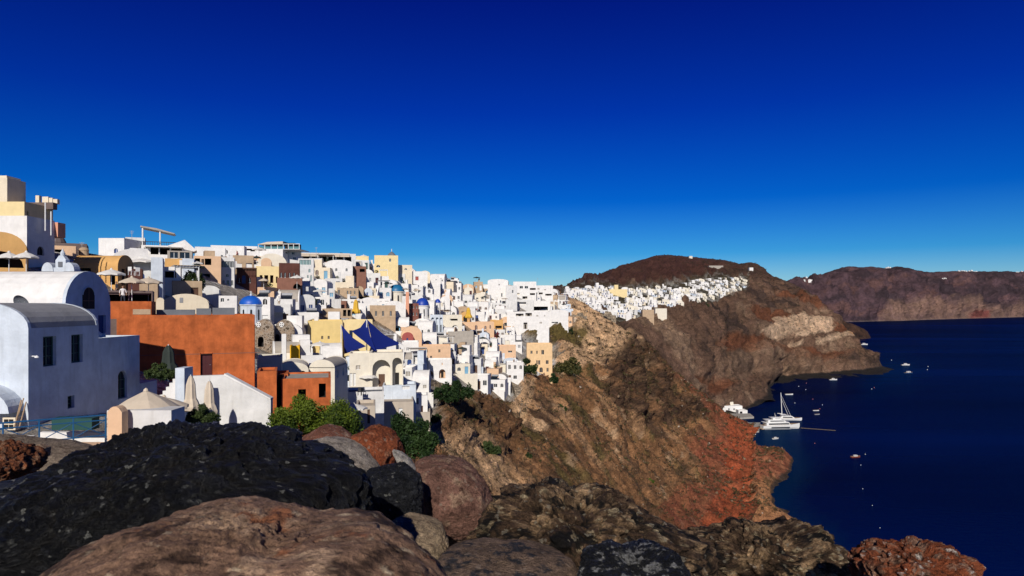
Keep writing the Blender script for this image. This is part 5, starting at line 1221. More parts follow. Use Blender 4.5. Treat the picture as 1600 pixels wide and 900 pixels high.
# domes
dome_church('church with the large bright blue dome behind the orange house', 392, 461, 475, 508, 35, None, 'blue_dome', 'shaded_white', 'the large bright blue dome', octa=8)
dome_church('church with teal blue dome on a tall cream drum', 619.5, 444, 455, 480, 25, None, 'teal_dome', 'pale_cream', 'the teal blue dome', octa=12)
dome_church('church with a royal blue dome right of the maroon bell tower', 660, 465, 477, 500, 21, None, 'navy_dome', 'white', 'the royal blue dome', octa=12)
dome_church('slim white bell tower with tiny blue dome', 684, 467, 473, 500, 9, None, 'navy_dome', 'white', 'the tiny blue dome', octa=8, name='bell_tower')
T('church_body', 'white church body with rounded gable under the teal dome', 'church', 598, 634, 470, 505, None, 7, 'white', rise_px=12, roof='vy', below=4)
T('grey_buttress_house', 'white house with three tall blue grey buttresses below the tiny blue dome', 'house', 672, 692, 492, 522, None, 5, 'shaded_white', front=[('arch', 674, 678, 496, 519), ('arch', 681, 685, 496, 519), ('arch', 687, 691, 496, 519)], style=('x', 'shaded_white', .6), below=4)
mt = T('maroon_bell_tower', 'maroon stone bell tower with narrow slits left of the royal blue dome', 'bell tower', 638, 654, 474, 505, None, 4, 'maroon_stone', front=[('awin', 640, 642, 478, 482), ('awin', 645, 647, 478, 482), ('awin', 650, 652, 478, 482), ('awin', 640, 642, 488, 493), ('awin', 645, 647, 488, 493), ('awin', 650, 652, 488, 493)], below=4, ref='the maroon bell tower')
T('salmon_tower', 'thin salmon pink tower behind the maroon bell tower', 'tower', 634, 639, 456, 505, None, 1.2, 'salmon', below=4)
T('salmon_wall', 'low salmon wall with a round arch below the maroon bell tower', 'wall', 642, 660, 493, 503, None, 2, 'salmon', front=[('arch', 648, 653, 496, 502)], style=('x', 'dark_hole', .5), below=3)
# vaulted ruins in brown stone
rv = T('stone_vault_house', 'brown rubble stone vault with white cross shaped window, left of a pair', 'vault', 398, 428, 499, 548, None, 6, 'rubble_stone', rise_px=16, roof='vy', roofm='pale_cream', front=[('arch', 403, 412, 526, 542)], style=('x', 'dark_hole', 1), below=4, ref='the pair of stone vaults', rim=.05)
rv2 = T('stone_vault_house', 'brown rubble stone vault with white cross shaped window, right of a pair', 'vault', 429, 460, 500, 548, None, 6, 'rubble_stone', rise_px=16, roof='vy', roofm='pale_cream', front=[('arch', 430, 437, 522, 534)], style=('x', 'dark_red', .5), below=4, rim=.05)
for r_, c_, yy in ((rv, -8.5, 41), (rv2, -4.5, 41)):
    s = r_.location.y / FOC; mb = MB(); mb.box((c_ - 3.6) * s, (c_ + 3.6) * s, -.09, .0, (yy - 2) * s, (yy + 2.2) * s, 'white'); mb.box((c_ - 2) * s, (c_ + 2) * s, -.10, -.002, (yy - 4.2) * s, (yy + 4) * s, 'white'); mb.build('window_surround', r_)
    for i in (-1, 1):
        for j in (-1, 1): mb = MB(); mb.box((c_ + i * 1.3 - .6) * s, (c_ + i * 1.3 + .6) * s, -.12, -.1, (yy + j * 1.4 - .6) * s, (yy + j * 1.4 + .6) * s, 'glass'); mb.build('window', r_)
# yellow house and blue sails
yh = T('yellow_house', 'broad pale yellow house with blue doors behind the navy sails', 'house', 481, 535, 501, 560, None, 10, 'yellow', front=[('win', 502, 505, 525, 530), ('win', 512, 515, 525, 530), ('door', 514, 520, 540, 554), ('door', 522, 528, 539, 554)], below=4, style=('canvas', 'dark_hole'), ref='the pale yellow house')
T('yellow_wing', 'olive yellow shaded wing behind the navy sails', 'house', 536, 582, 500, 552, yh.location.y + 2, 6, 'butter', below=4, front=[('win', 546, 551, 516, 530)], style=('blue_paint', 'glass'))
sl_Y = yh.location.y - 3
def sail(label, pts, dys):
    P3 = [P(x, y, sl_Y + dy) for (x, y), dy in zip(pts, dys)]; c = sum(P3, Vector()) / len(P3); n = 8; V, F = [], []; root = empty('shade_sail', c, 0, label, 'shade sail', 'navy shade sails'); mb = MB()
    A, B, C = [p - c for p in P3[:3]]; idx = {}; rows = []
    for i in range(n + 1):
        row = []
        for j in range(n + 1 - i):
            a, b = i / n, j / n; g = 1 - a - b; p = A * a + B * b + C * g
            sag = (a * b + b * g + a * g); edge = 1.0
            ctr = (A + B + C) / 3; p = p.lerp(ctr, .35 * (1 - max(a, b, g)) * (1 if min(a, b, g) < 1e-6 else .6)); p = p + Vector((0, -.0, -sag * .9))
            row.append(p)
        rows.append(row)
    for i in range(n):
        for j in range(n - i):
            mb.face([rows[i][j], rows[i + 1][j], rows[i][j + 1]], 'sail_blue')
            if j < n - i - 1: mb.face([rows[i + 1][j], rows[i + 1][j + 1], rows[i][j + 1]], 'sail_blue')
    o = mb.build('cloth', root, smooth=True); return root
sail('left navy blue shade sail beside the pale yellow house', [(533, 507), (572, 541), (538, 553)], (0, -2, 1))
sail('high peaked navy blue shade sail in the middle of the terrace', [(573, 498), (549, 517), (588, 549)], (3, -3, -4))
sail('long navy blue shade sail stretched out to the right', [(573.5, 499), (626, 537), (580, 550)], (3, 5, -4))
for k, (a, b, c) in enumerate(((533, 507, 560), (573, 499, 560), (624, 536, 562))):
    Yk = sl_Y + (0, 1, -1)[k]; mb = MB(); z = (c - b) * Yk / FOC; mb.tube((0, 0, -1), (0, 0, z), .08, 'white_metal', 8)
    tag(mb.build('sail_mast', None, loc=P(a, c, Yk)), ['white mast at the left sail tip', 'white mast under the highest sail peak', 'white mast at the far right sail tip'][k], 'mast', 'masts of the shade sails')
OCC.append((530, 626, 498, 556, sl_Y))
# arched terrace building under the sails
ah = T('arched_terrace_house', 'cream terrace building with two wide arches under the navy sails', 'house', 578, 630, 551, 612, sl_Y - 9, 7.5, 'pale_cream', front=[('arch', 582, 610, 562, 608), ('arch', 613, 628, 559, 606)], style=('x', 'pale_cream', 1.6), below=4, ref='the cream building with wide arches')
T('cream_terrace_house', 'cream block with a shuttered window left of the wide arches', 'house', 546, 579, 552, 616, ah.location.y - .6, 5, 'pale_cream', front=[('win', 556, 563, 571, 578), ('wdoor', 546.5, 551, 583, 603), ('wdoor', 552, 556, 583, 603)], below=4, style=('white_metal', 'warm_grey'))
T('small_barrel_house', 'small cream barrel roofed house with blue grey shaded side', 'house', 483, 523, 562, 600, 76, 6, 'pale_cream', rise_px=13, roof='vy', roofm='warm_grey', front=[('win', 500, 504, 570, 574)], right=[('awin', 526, 529, 576, 590), ('awin', 535, 538, 574, 586)], style=('white_metal', 'white_b'), below=3, ref='the small cream barrel house', rim=.1)
T('double_vault', 'pale cream double vault with blue shaded mouths left of the small barrel house', 'vault', 432, 482, 566, 600, 74, 6, 'pale_cream', rise_px=12, roof='vy', front=[('arch', 436, 452, 572, 596), ('arch', 468, 478, 568, 594)], style=('x', 'white_b', 1.2), below=4)
T('amber_kiosk', 'small bright amber kiosk among the shops beside the stone vaults', 'kiosk', 453, 468, 540, 566, 90, 3, 'amber', below=3, roofm='white')
T('white_pylon', 'tall thin white pier in front of the stone vaults', 'pier', 440, 447, 522, 556, 86, 1.2, 'white', below=4)
T('grey_pool_house', 'low grey white pool terrace with glass screen below the stone vaults', 'house', 402, 440, 558, 590, 70, 5, 'pale_cream', below=3, roofm='greige')
T('greige_house', 'plain greige flat roofed house with white door behind the dark green tree', 'house', 585, 646, 628, 690, None, 7, 'greige', front=[('wdoor', 623, 629, 638, 659), ('void', 584.5, 588, 641, 662)], right=(), style=('x', 'dark_hole', .6), below=4, ref='the plain greige house')
T('greige_wing', 'greige lower wing with a dark window stepping down to the slope', 'house', 646, 672, 644, 700, None, 5, 'greige', front=[('void', 655, 664, 668, 675)], style=('x', 'dark_hole', .8), below=5)
T('greige_shed', 'narrow greige wing with a brown door left of the white parasol', 'house', 556, 586, 634, 690, None, 5, 'greige', front=[('bdoor', 574, 578, 640, 662)], below=4)
T('blue_shade_house', 'white house with pale blue shaded front above the greige house', 'house', 598, 650, 602, 640, 96, 5, 'shaded_white', front=[('win', 628, 640, 602, 609)], style=('white_metal', 'white_b'), below=4, ref='the blue shaded white house')
T('roof_terrace_house', 'low white roof terrace with black chairs between the barrel house and greige house', 'house', 540, 600, 612, 645, 84, 5, 'white_b', front=[('ldoor', 574, 580, 603, 612)], roofm='slate_grey', below=4)
T('pergola_house', 'small white house with a pergola at the lower edge of the town', 'house', 648, 668, 618, 652, 100, 4, 'white', front=[('win', 651, 654, 622, 632), ('bdoor', 658, 661, 634, 645)], below=4)
# middle landmarks
T('tan_three_window_house', 'tan stone house with three windows above the navy sails', 'house', 578, 618, 477, 508, None, 6, 'tan', front=[('win', 586, 589, 486, 494), ('win', 597, 600, 486, 494), ('win', 609, 612, 486, 494)], below=4, style=('white_metal', 'glass'), ref='the tan three window house')
T('tan_courtyard_wall', 'curved tan courtyard wall with dark doorways left of the tan house', 'wall', 504, 550, 482, 505, None, 5, 'tan', front=[('void', 536, 541, 484, 494), ('void', 543, 548, 484, 494)], style=('x', 'dark_hole', .8), below=4)
T('tan_arch_house', 'tan house with a rounded gable and four dark windows near the middle', 'house', 527, 560, 450, 468, None, 6, 'tan', front=[('win', 528, 531, 453, 462), ('awin', 542, 544, 454, 460), ('awin', 547, 549, 454, 460), ('awin', 553, 555, 454, 460)], below=4, ref='the tan house with four windows')
T('tan_gable_house', 'narrow tan gabled house end beside the four window house', 'house', 556, 568, 447, 468, None, 5, 'tan', rise_px=6, roof='vy', front=[('awin', 561, 563, 455, 462)], below=4)
T('pale_blue_gable', 'pale blue rounded house gable with a blue door', 'house', 569, 582, 450, 467, None, 5, 'shaded_white', rise_px=6, roof='vy', front=[('awin', 572.5, 575, 456, 462)], style=('blue_paint', 'blue_paint'), below=4)
T('dark_red_roof_house', 'small house with dark red parapet above the tan courtyard', 'house', 520, 541, 470, 482, None, 4, 'brick_red', below=4)
T('red_chapel', 'small red chapel front with white door and round gable', 'chapel', 628, 646, 519, 536, None, 5, 'chapel_red', rise_px=8, roof='vy', roofm='white', front=[('adoor', 635, 638, 525, 534)], below=4, ref='the small red chapel')
T('twin_window_house', 'white house with two grey shuttered windows under the red chapel', 'house', 628, 654, 534, 562, None, 6, 'white', front=[('win', 628.6, 632, 543, 548), ('win', 635, 639, 543, 548), ('arch', 632, 638, 553, 561)], style=('white_metal', 'grey'), below=4)
T('peach_house', 'wide peach house with four windows in two rows', 'house', 650, 704, 540, 568, None, 6, 'peach', front=[('win', 665, 668, 546, 551), ('win', 685, 688, 546, 551), ('win', 665, 668, 556, 562), ('win', 672, 675, 556, 562)], below=4, style=('canvas', 'glass'), ref='the wide peach house')
T('twin_arch_house', 'white house with two round arches below the wide peach house', 'house', 660, 706, 562, 596, None, 5, 'white', front=[('arch', 667, 677, 579, 593), ('arch', 686, 696, 577, 591), ('win', 690, 692, 567, 571)], style=('x', 'peach', 1), below=5, ref='the white twin arch house')
T('orange_peach_house', 'orange peach house with dark red windows right of the ochre arch', 'house', 722, 772, 503, 523, None, 6, 'peach', front=[('awin', 727, 731, 509, 519), ('awin', 742, 746, 508, 519), ('awin', 757, 760, 509, 515), ('awin', 765, 767, 508, 514)], style=('x', 'dark_red'), below=5, ref='the orange peach house')
T('orange_upper_house', 'orange upper house with a white band, right end of the orange peach group', 'house', 766, 786, 500, 516, None, 6, 'ochre', front=[('void', 774, 784, 509, 513)], style=('x', 'dark_hole', .6), below=4)
T('ochre_arch', 'ochre arched bell gate among white houses', 'gate', 720, 734, 487, 506, None, 2, 'ochre', rise_px=6, roof='vy', front=[('arch', 724, 730, 491, 504)], style=('x', 'dark_hole', .4), below=4)
T('cream_beam_house', 'cream house with a dark timber beam left of the ochre arch', 'house', 692, 722, 492, 520, None, 5, 'pale_cream', front=[('void', 703, 715, 498, 501), ('arch', 706, 716, 508, 519)], style=('x', 'dark_hole', .6), below=4)
T('olive_wall_house', 'long olive grey retaining wall house below the orange peach house', 'house', 700, 740, 518, 545, None, 5, 'warm_grey', below=4)
T('peach_low_house', 'small plain peach house left of the yellow cliff house', 'house', 772, 806, 540, 566, None, 5, 'peach', front=[('win', 794, 800, 548, 551)], below=4)
yc = T('yellow_cliff_house', 'yellow peach three storey house alone at the cliff edge', 'house', 823, 863, 537, 583, None, 6, 'apricot', front=[('win', 829, 832, 548, 553), ('win', 838, 840, 548, 553), ('win', 846, 850, 547, 554), ('win', 838, 840, 563, 570), ('win', 841, 844, 563, 570), ('win', 853, 857, 563, 569), ('awin', 843, 848, 574, 582), ('win', 854, 857, 575, 581)], below=6, style=('canvas', 'glass'), ref='the yellow cliff house')
# white hotel blocks at the end of the ridge
T('white_keep', 'tall rounded white block standing highest at the end of the ridge', 'building', 762, 794, 436, 472, None, 8, 'white', front=[('win', 779, 781, 444, 446), ('win', 783, 785, 458, 464)], below=4, rise_px=3, roof='vy', ref='the tall white block')
T('white_keep_wing', 'white wing with shaded side right of the tall white block', 'building', 790, 808, 446, 470, 268, 6, 'white_b', front=[('win', 800, 802, 453, 458)], below=4)
T('hotel_upper', 'white hotel block with two framed windows on the skyline', 'hotel', 802, 838, 440, 470, None, 7, 'white', front=[('win', 812, 817, 447, 451), ('win', 820, 825, 447, 451), ('void', 828, 837, 450, 453), ('void', 806, 812, 458, 461), ('void', 814, 824, 463, 467), ('void', 828, 836, 458, 461)], below=4, ref='the white hotel with framed windows')
T('hotel_right', 'white stepped hotel block falling toward the bare ridge', 'hotel', 836, 864, 446, 468, None, 7, 'white', front=[('void', 838, 848, 457, 460), ('void', 852, 862, 459, 462), ('win', 840, 843, 450, 453), ('win', 850, 853, 452, 454)], style=('x', 'warm_grey', 1.2), below=4)
T('hotel_restaurant', 'long white hotel level with a dark open dining terrace', 'hotel', 798, 860, 470, 488, None, 6, 'white', front=[('void', 800, 830, 480, 485), ('void', 833, 856, 479, 485)], style=('x', 'dark_hole', 3), below=4, ref='the dark dining terrace')
T('hotel_balcony', 'white hotel level with shaded balconies over the dining terrace', 'hotel', 792, 834, 468, 480, None, 5, 'white_b', front=[('void', 793, 806, 472, 477), ('void', 810, 822, 472, 477)], style=('x', 'warm_grey', 1.5), below=3)
T('hotel_lower', 'broad white lower hotel wing under the dining terrace', 'hotel', 792, 858, 487, 516, None, 6, 'white', front=[('void', 806, 818, 490, 494), ('void', 821, 831, 489, 494), ('awin', 838, 841, 492, 495), ('awin', 850, 852, 492, 495), ('win', 843, 847, 503, 506), ('void', 818, 824, 504, 514)], style=('x', 'warm_grey', 1), below=5)
T('white_bluff_house', 'smooth plain white block at the very end of the ridge', 'building', 858, 888, 484, 514, None, 7, 'white', front=[('win', 862, 872, 503, 505)], below=5, rise_px=3, roof='vy', ref='the plain white block on the bluff')
T('white_chapel_vault', 'small white chapel with a round gable in front of the brick red wall', 'chapel', 440, 458, 443, 468, None, 5, 'shaded_white', rise_px=9, roof='vy', front=[('awin', 441, 445, 454, 466)], style=('x', 'dark_red'), below=4, ref='the white chapel below the brick wall')
T('white_arch_house', 'white house with one dark round arch beside the white chapel', 'house', 458, 474, 450, 468, None, 5, 'white', front=[('arch', 460, 467, 454, 460)], style=('x', 'dark_red', .6), below=4)
T('dovecote_house', 'small white house with two dark windows and an arched chimney behind the blue dome', 'house', 342, 370, 462, 492, 92, 5, 'white', front=[('win', 345, 350, 466, 472), ('awin', 355, 358, 467, 470)], below=4)
T('pale_gable_house', 'grey white gabled house between the cream vault and the window band house', 'house', 310, 342, 446, 480, 98, 6, 'white_b', rise_px=7, roof='vy', below=4)
T('tan_yard_house', 'tan walled house behind the small house with arched chimney', 'house', 352, 384, 449, 470, 132, 6, 'tan', below=4, front=[('awin', 370, 372, 468, 472)])
# terraces with parasols left of the ochre house
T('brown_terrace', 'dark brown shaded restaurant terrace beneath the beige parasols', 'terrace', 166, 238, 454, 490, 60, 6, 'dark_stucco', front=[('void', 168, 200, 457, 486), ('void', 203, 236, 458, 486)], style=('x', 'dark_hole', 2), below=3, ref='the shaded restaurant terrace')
T('tan_parapet_house', 'tan parapet with an open dark room above the restaurant terrace', 'terrace', 218, 246, 440, 462, 70, 4, 'tan', below=3)
T('blue_shaded_wall', 'deep blue shaded wall house right of the parasol terraces', 'house', 236, 254, 402, 450, 82, 4, 'shaded_white', below=4)
T('terracotta_terrace', 'dark terracotta terrace front with tables left of the balustrade', 'terrace', 196, 222, 420, 445, 78, 3, 'dark_red', below=3)

# parasols across the town
for k, (lab, a, b, Y, wpx, m) in enumerate((
    ('flat cream parasol on the terrace at the left edge', 14, 418, 58, 34, 'canvas_white'), ('flat cream parasol beside the belfry', 41, 418, 57, 36, 'canvas_white'),
    ('white parasol on the balustrade terrace', 222, 420, 84, 44, 'canvas_white'), ('grey white parasol below the ochre barrel house', 174, 443, 62, 42, 'canvas_white'),
    ('wide tan parasol over the restaurant terrace', 206, 456, 60, 38, 'canvas'), ('tan parasol behind the turret of the cream vault', 232, 456, 62, 42, 'canvas'),
    ('white parasol over pink flowers left of the greige house', 553, 650, 72, 42, 'canvas_white'), ('white parasol on the terrace of wide arches', 575, 598, 98, 30, 'canvas_white'),
    ('small white parasol above the brick red wall', 464, 441, 128, 22, 'canvas_white'), ('pale parasol on a terrace near the dark balcony house', 412, 446, 122, 16, 'canvas'),
    ('cream parasol under the tan four window house', 577, 476, 175, 18, 'canvas_white'), ('grey parasol above the small pale yellow roofs', 471, 514, 118, 16, 'canvas_white'))):
    loc = P(a, b + 14 * 60 / Y, Y); parasol(lab, loc, wpx / 2 * Y / FOC, 2.1, m, .45)
closed_parasol('closed yellow parasol on the tan courtyard', P(556, 494, 148), 3.6, .9, 'canvas_yellow')
closed_parasol('closed yellow parasol beside the ochre arch', P(732, 500, 196), 3.6, 1.0, 'canvas_yellow')

# ------------------------------------------------------------------ the houses between, one by one
rg = random.Random(11)
FILL = [(175, 392), (240, 396), (300, 402), (400, 406), (520, 411), (640, 434), (700, 447), (760, 452), (862, 458), (885, 482), (890, 510), (860, 516), (812, 522), (806, 540), (812, 572), (812, 594), (798, 612), (785, 628), (760, 622), (735, 600), (706, 598), (690, 606), (655, 606), (640, 640), (600, 650), (545, 640), (520, 610), (480, 600), (405, 570), (400, 480), (245, 478), (180, 452)]
GREEN_SPOTS = [(675, 745, 588, 628), (800, 840, 560, 592), (806, 900, 516, 545)]
PLACED = []; fills = []
def covered(l, r, t, b, Y):
    for (a, c, e, f, Yo) in OCC:
        ix = min(r, c) - max(l, a); iy = min(b, f) - max(t, e)
        if ix > 0 and iy > 0:
            fr = ix * iy / ((r - l) * (b - t))
            if Yo < Y and fr > .72: return True
            if Yo >= Y and ix * iy > .12 * (c - a) * (f - e) and True: return True
            if Yo >= Y and fr > .30: return True
    return False
cand = []
for _ in range(16000):
    a = rg.uniform(170, 892); b = rg.uniform(394, 650)
    if in_poly(np.array(a), np.array(b), FILL) and not any(g[0] < a < g[1] and g[2] < b < g[3] for g in GREEN_SPOTS): cand.append((a, b))
cnt = 0
for a, b in cand:
    if cnt >= 290: break
    g = SA.at(a, b); Y = g.y; s = FOC / Y
    w = rg.uniform(2.8, 5.6); h = rg.uniform(2.5, 3.9) if rg.random() < .8 else rg.uniform(4.8, 6.0); d = rg.uniform(3.5, 6)
    l, r_, t, bb = a - w * s / 2, a + w * s / 2, b - h * s, b
    if t < np.interp(a, [175, 300, 520, 600, 680, 760, 870], [385, 388, 398, 408, 432, 440, 452]): continue
    if any(abs(a - p[0]) < .50 * (w + p[2]) * s * .72 and abs(b - p[1]) < .42 * h * s * .62 for p in PLACED): continue
    if covered(l, r_, t, bb, Y): continue
    PLACED.append((a, b, w)); cnt += 1
    cr = rg.random()
    wall = 'white' if cr < .58 else 'white_b' if cr < .78 else 'shaded_white' if cr < .83 else 'pale_cream' if cr < .89 else 'cream' if cr < .93 else 'peach' if cr < .96 else 'tan'
    ro = rg.random(); roof = 'flat' if ro < .58 else 'vy' if ro < .80 else 'vx'
    rise = w * rg.uniform(.25, .42) if roof == 'vy' else d * .4
    hb = h if roof == 'flat' else max(2.0, h - rise * .5)
    pane = rg.choice(['glass', 'glass', 'glass', 'glass', 'brown_wood', 'dark_hole', 'light_blue', 'grey', 'warm_grey', 'blue_paint'])
    fr, feat = [], []
    rows = 2 if hb > 4.6 else 1
    n = max(1, int(w / 1.45)); door_at = rg.randrange(n); dk = rg.choice(['door', 'bdoor', 'adoor', 'bdoor', 'wdoor', 'ldoor', 'rdoor', 'bdoor', 'gdoor', 'wdoor']); nwin = 0; hasdoor = False; arch = False
    if rg.random() < .10 and w > 4.2:
        fr.append(('arch', -w * .3, w * .22, 0.05, min(hb - .4, 2.6))); arch = True
    else:
        for rr in range(rows):
            for k in range(n):
                x = -w / 2 + w * (k + .5) / n
                if rr == 0 and k == door_at and rg.random() < .75: fr.append((dk, x - .44, x + .44, .03, 2.1)); hasdoor = True
                elif rg.random() < .84:
                    ww = rg.uniform(.28, .48); fr.append((rg.choice(['win', 'awin', 'win']), x - ww, x + ww, 1.0 + 2.7 * rr, min(hb - .3, 2.1 + 2.7 * rr + rg.uniform(-.2, .2)))); nwin += 1
    rt = [('win', d * .3, d * .3 + .8, 1.0, 2.0), ('win', d * .65, d * .65 + .7, 1.0, 2.0)] if rg.random() < .5 else []
    fr = [q for q in fr if q[4] - q[3] > .25]
    loc = P(a, b, Y)
    root = build_house('house', None, 'house', loc, w, hb, d, wall, rz=math.atan((800 - a) / FOC) * .9 + rg.uniform(-.22, .18), roof=roof, rise=rise, front=fr, right=rt, below=4.5, parapet=rg.choice([.2, .35, .7]), roofm=rg.choice([None, 'white', 'white_b', 'pale_cream', 'greige', 'warm_grey']) if roof == 'flat' else rg.choice([None, None, 'white', 'warm_grey']),
                       style=('white_metal', pane, .7), group='whitewashed houses climbing the near hillside')
    ex = rg.random(); extra = ''
    if ex < .20:
        mb = MB(); x0 = rg.choice([-w / 2 + .1, 0]); mb.box(x0, x0 + w * .45, d * .35, d * .95, hb - .4, hb + rg.uniform(1.6, 2.6), wall); mb.build('upper_room', root); extra = 'an upper room'
    elif ex < .40:
        mb = MB(); mb.box(-w / 2 - rg.uniform(0, 1.5), w / 2 + rg.uniform(0, 1.5), -2.2, -2.0, -3.5, .55, wall); mb.build('terrace_wall', root)
        mb = MB(); mb.box(-w / 2, w / 2, -2.0, -.003, -3.5, -.05, 'pale_cream'); mb.build('terrace', root); extra = 'a front terrace'
    elif ex < .52:
        mb = MB()
        for k in range(8): mb.box(w / 2 + .05, w / 2 + 1.0, -.2 + k * .32, .12 + k * .32, -2.5, .2 + k * .3, 'white')
        mb.build('stair', root); extra = 'an outside stair'
    elif ex < .64 and roof == 'flat':
        pergola(root, -w / 2 + .2, w / 2 - .3, .3, d * .6, hb - .3, hb + 1.9, rg.choice(['pale_wood', 'white_metal', 'brown_wood']), 8, rg.choice([None, 'canvas', 'canvas_white'])); extra = 'a roof pergola'
    elif ex < .80:
        mb = MB(); cx = rg.uniform(-w / 3, w / 3); mb.box(cx - .3, cx + .3, d * .5, d * .5 + .6, hb - .5, hb + rg.uniform(1, 1.7) + (rise if roof != 'flat' else 0), wall); mb.build('chimney', root); extra = 'a chimney'
    elif ex < .88:
        mb = MB(); mb.box(-w / 2, w * .2, -1.5, -.003, 2.3, 2.42, rg.choice(['canvas', 'pale_wood', 'canvas_white'])); mb.build('awning', root); mb = MB(); mb.box(-w / 2, -w / 2 + .1, -1.5, -1.4, -1, 2.298, 'white_metal'); mb.build('post', root); extra = 'a shaded porch'
    OCC.append((l, r_, t, bb, Y))
    fills.append((root, a, (t + bb) / 2, wall, roof, nwin, hasdoor, dk, arch, extra, rows, w))

print('FILLS', len(fills))
# ------------------------------------------------------------------ second village
rv = random.Random(21); protos = []
for k in range(12):
    w, h, d = rv.uniform(4, 7.2), rv.uniform(2.4, 3.8), rv.uniform(5, 7); m = ['white', 'white', 'white_b', 'white', 'cream', 'white', 'pale_cream', 'white_b', 'white', 'pale_cream', 'white', 'shaded_white'][k]; mb = MB()
    mb.box(-w / 2, w / 2, 0, d, -6, h, m); mb.box(-w / 2 + .3, w / 2 - .3, .3, d - .3, h, h + .02, 'pale_cream')
    if k % 3 == 0: mb.box(-w / 2 + .5, 0, d * .4, d - .4, h, h + 2.4, m)
    if k % 4 == 1: mb.prism(arch_pts(-w / 2, w / 2, h, 10, w * .25), 'y', 0, d, m)
    for q in range(int(w / 2.4)):
        x = -w / 2 + 1.2 + q * 2.4
        if rv.random() < .8: mb.box(x - .45, x + .45, -.05, .02, .9, 2.3, rv.choice(['glass', 'blue_paint', 'dark_hole']))
    mb.box(w / 2 - .02, w / 2 + .05, d * .3, d * .3 + 1, 1, 2.2, 'glass')
    protos.append((mb, w, h))
V2 = [(880, 452), (950, 450), (1000, 452), (1060, 450), (1088, 440), (1115, 436), (1165, 436), (1164, 450), (1125, 466), (1100, 474), (1060, 478), (1015, 486), (990, 500), (965, 500), (930, 488), (890, 474)]
vill = []; PL2 = []
for _ in range(9000):
    if len(vill) >= 285: break
    a = rv.uniform(875, 1170); b = rv.uniform(430, 505)
    if not in_poly(np.array(a), np.array(b), V2): continue
    g = SB.at(a, b, 480); Y = g.y; s = FOC / Y; k = rv.randrange(12); w, h = protos[k][1:]
    if any(abs(a - p[0]) < 4.2 and abs(b - p[1]) < 1.9 for p in PL2) or float(fbm(np.array([a / 22]), np.array([b / 9]), np.array([0.3]), 3, 5)[0]) < -.22: continue
    PL2.append((a, b)); mbp = protos[k][0]
    if not hasattr(mbp, 'me'):
        o = mbp.build('village_house'); mbp.me = o.data
    else:
        o = bpy.data.objects.new('village_house', mbp.me); COL.objects.link(o)
    o.location = P(a, b, Y); o.rotation_euler = (0, 0, rv.uniform(-.35, .35)); tag(o, None, 'house', 'houses of the far village'); vill.append((o, a, b, k))
for nm, lab, cat, pl, pr, pt, pb, wl in (('far_bell_tower', 'yellow cream bell tower rising above the far village', 'bell tower', 960, 966, 445, 458, 'butter'), ('far_yellow_hall', 'pale yellow hall beside the bell tower of the far village', 'hall', 952, 980, 452, 462, 'butter'),
                                         ('far_tan_block', 'tan stone block below the far village', 'building', 1004, 1022, 484, 500, 'tan'), ('far_grey_block', 'pale grey block at the lower edge of the far village', 'building', 1024, 1042, 482, 496, 'pale_cream'),
                                         ('far_long_house', 'long white roofed building high on the mountain slope', 'building', 1108, 1130, 415, 419, 'warm_grey'), ('far_chapel', 'tiny white chapel on the mountain shoulder', 'chapel', 1171, 1177, 418, 423, 'white'), ('summit_house', 'tiny pale house on the mountain top', 'house', 1077, 1082, 400, 402, 'pale_cream')):
    g = SB.at((pl + pr) / 2, pb + (1 if pb > 405 else 2), 480); lm(nm, lab, cat, pl, pr, pt, pb + 1, g.y - 2, 7, wl, below=8, occ=False, front=[('win', pl + 1.5, pl + 3, pb - 5, pb - 3)] if pb > 430 else [])
REF2 = [(963, 450, 'the yellow bell tower'), (1012, 490, 'the tan stone block'), (1120, 418, 'the sloping roof'), (885, 465, 'the bare tan ridge'), (1165, 445, 'the village tip')]

# houses on the far rim
rf = random.Random(4)
for a0, a1, b, n in ((1256, 1270, 438.5, 4), (1384, 1392, 415.5, 3), (1497, 1528, 421.5, 8), (1588, 1606, 423, 5), (1472, 1482, 436, 3)):
    for k in range(n):
        a = a0 + (a1 - a0) * (k + rf.random() * .5) / n; j = int(round((a - SC.px[0]) / 1.5)); col = SC.spy[:, j]; i = int(np.argmin(col)); 
        if b - col[i] > 5: i = int(np.nonzero(col <= b)[0][0])
        Y = SC.Y[i, j]; w, h = rf.uniform(9, 20), rf.uniform(4, 7); mb = MB(); mb.box(-w / 2, w / 2, 0, 14, -14, h, 'white'); mb.box(-w * .3, w * .1, 2, 9, h, h + 2, 'white'); mb.box(-w * .2, -w * .1, -.1, 0.02, 1, 4, 'glass')
        o = mb.build('rim_house', None, loc=Vector(((a - 800) / FOC * Y, Y - 6, SC.Z[i, j] - 1))); tag(o, None, 'house', 'tiny white houses on the far rim'); vill.append((o, a, b, 99))
REF3 = [(1262, 437, 'the rim notch'), (1388, 415, 'the rim summit'), (1512, 421, 'the long rim village'), (1598, 423, 'the picture edge'), (1477, 436, 'the rim terrace')]

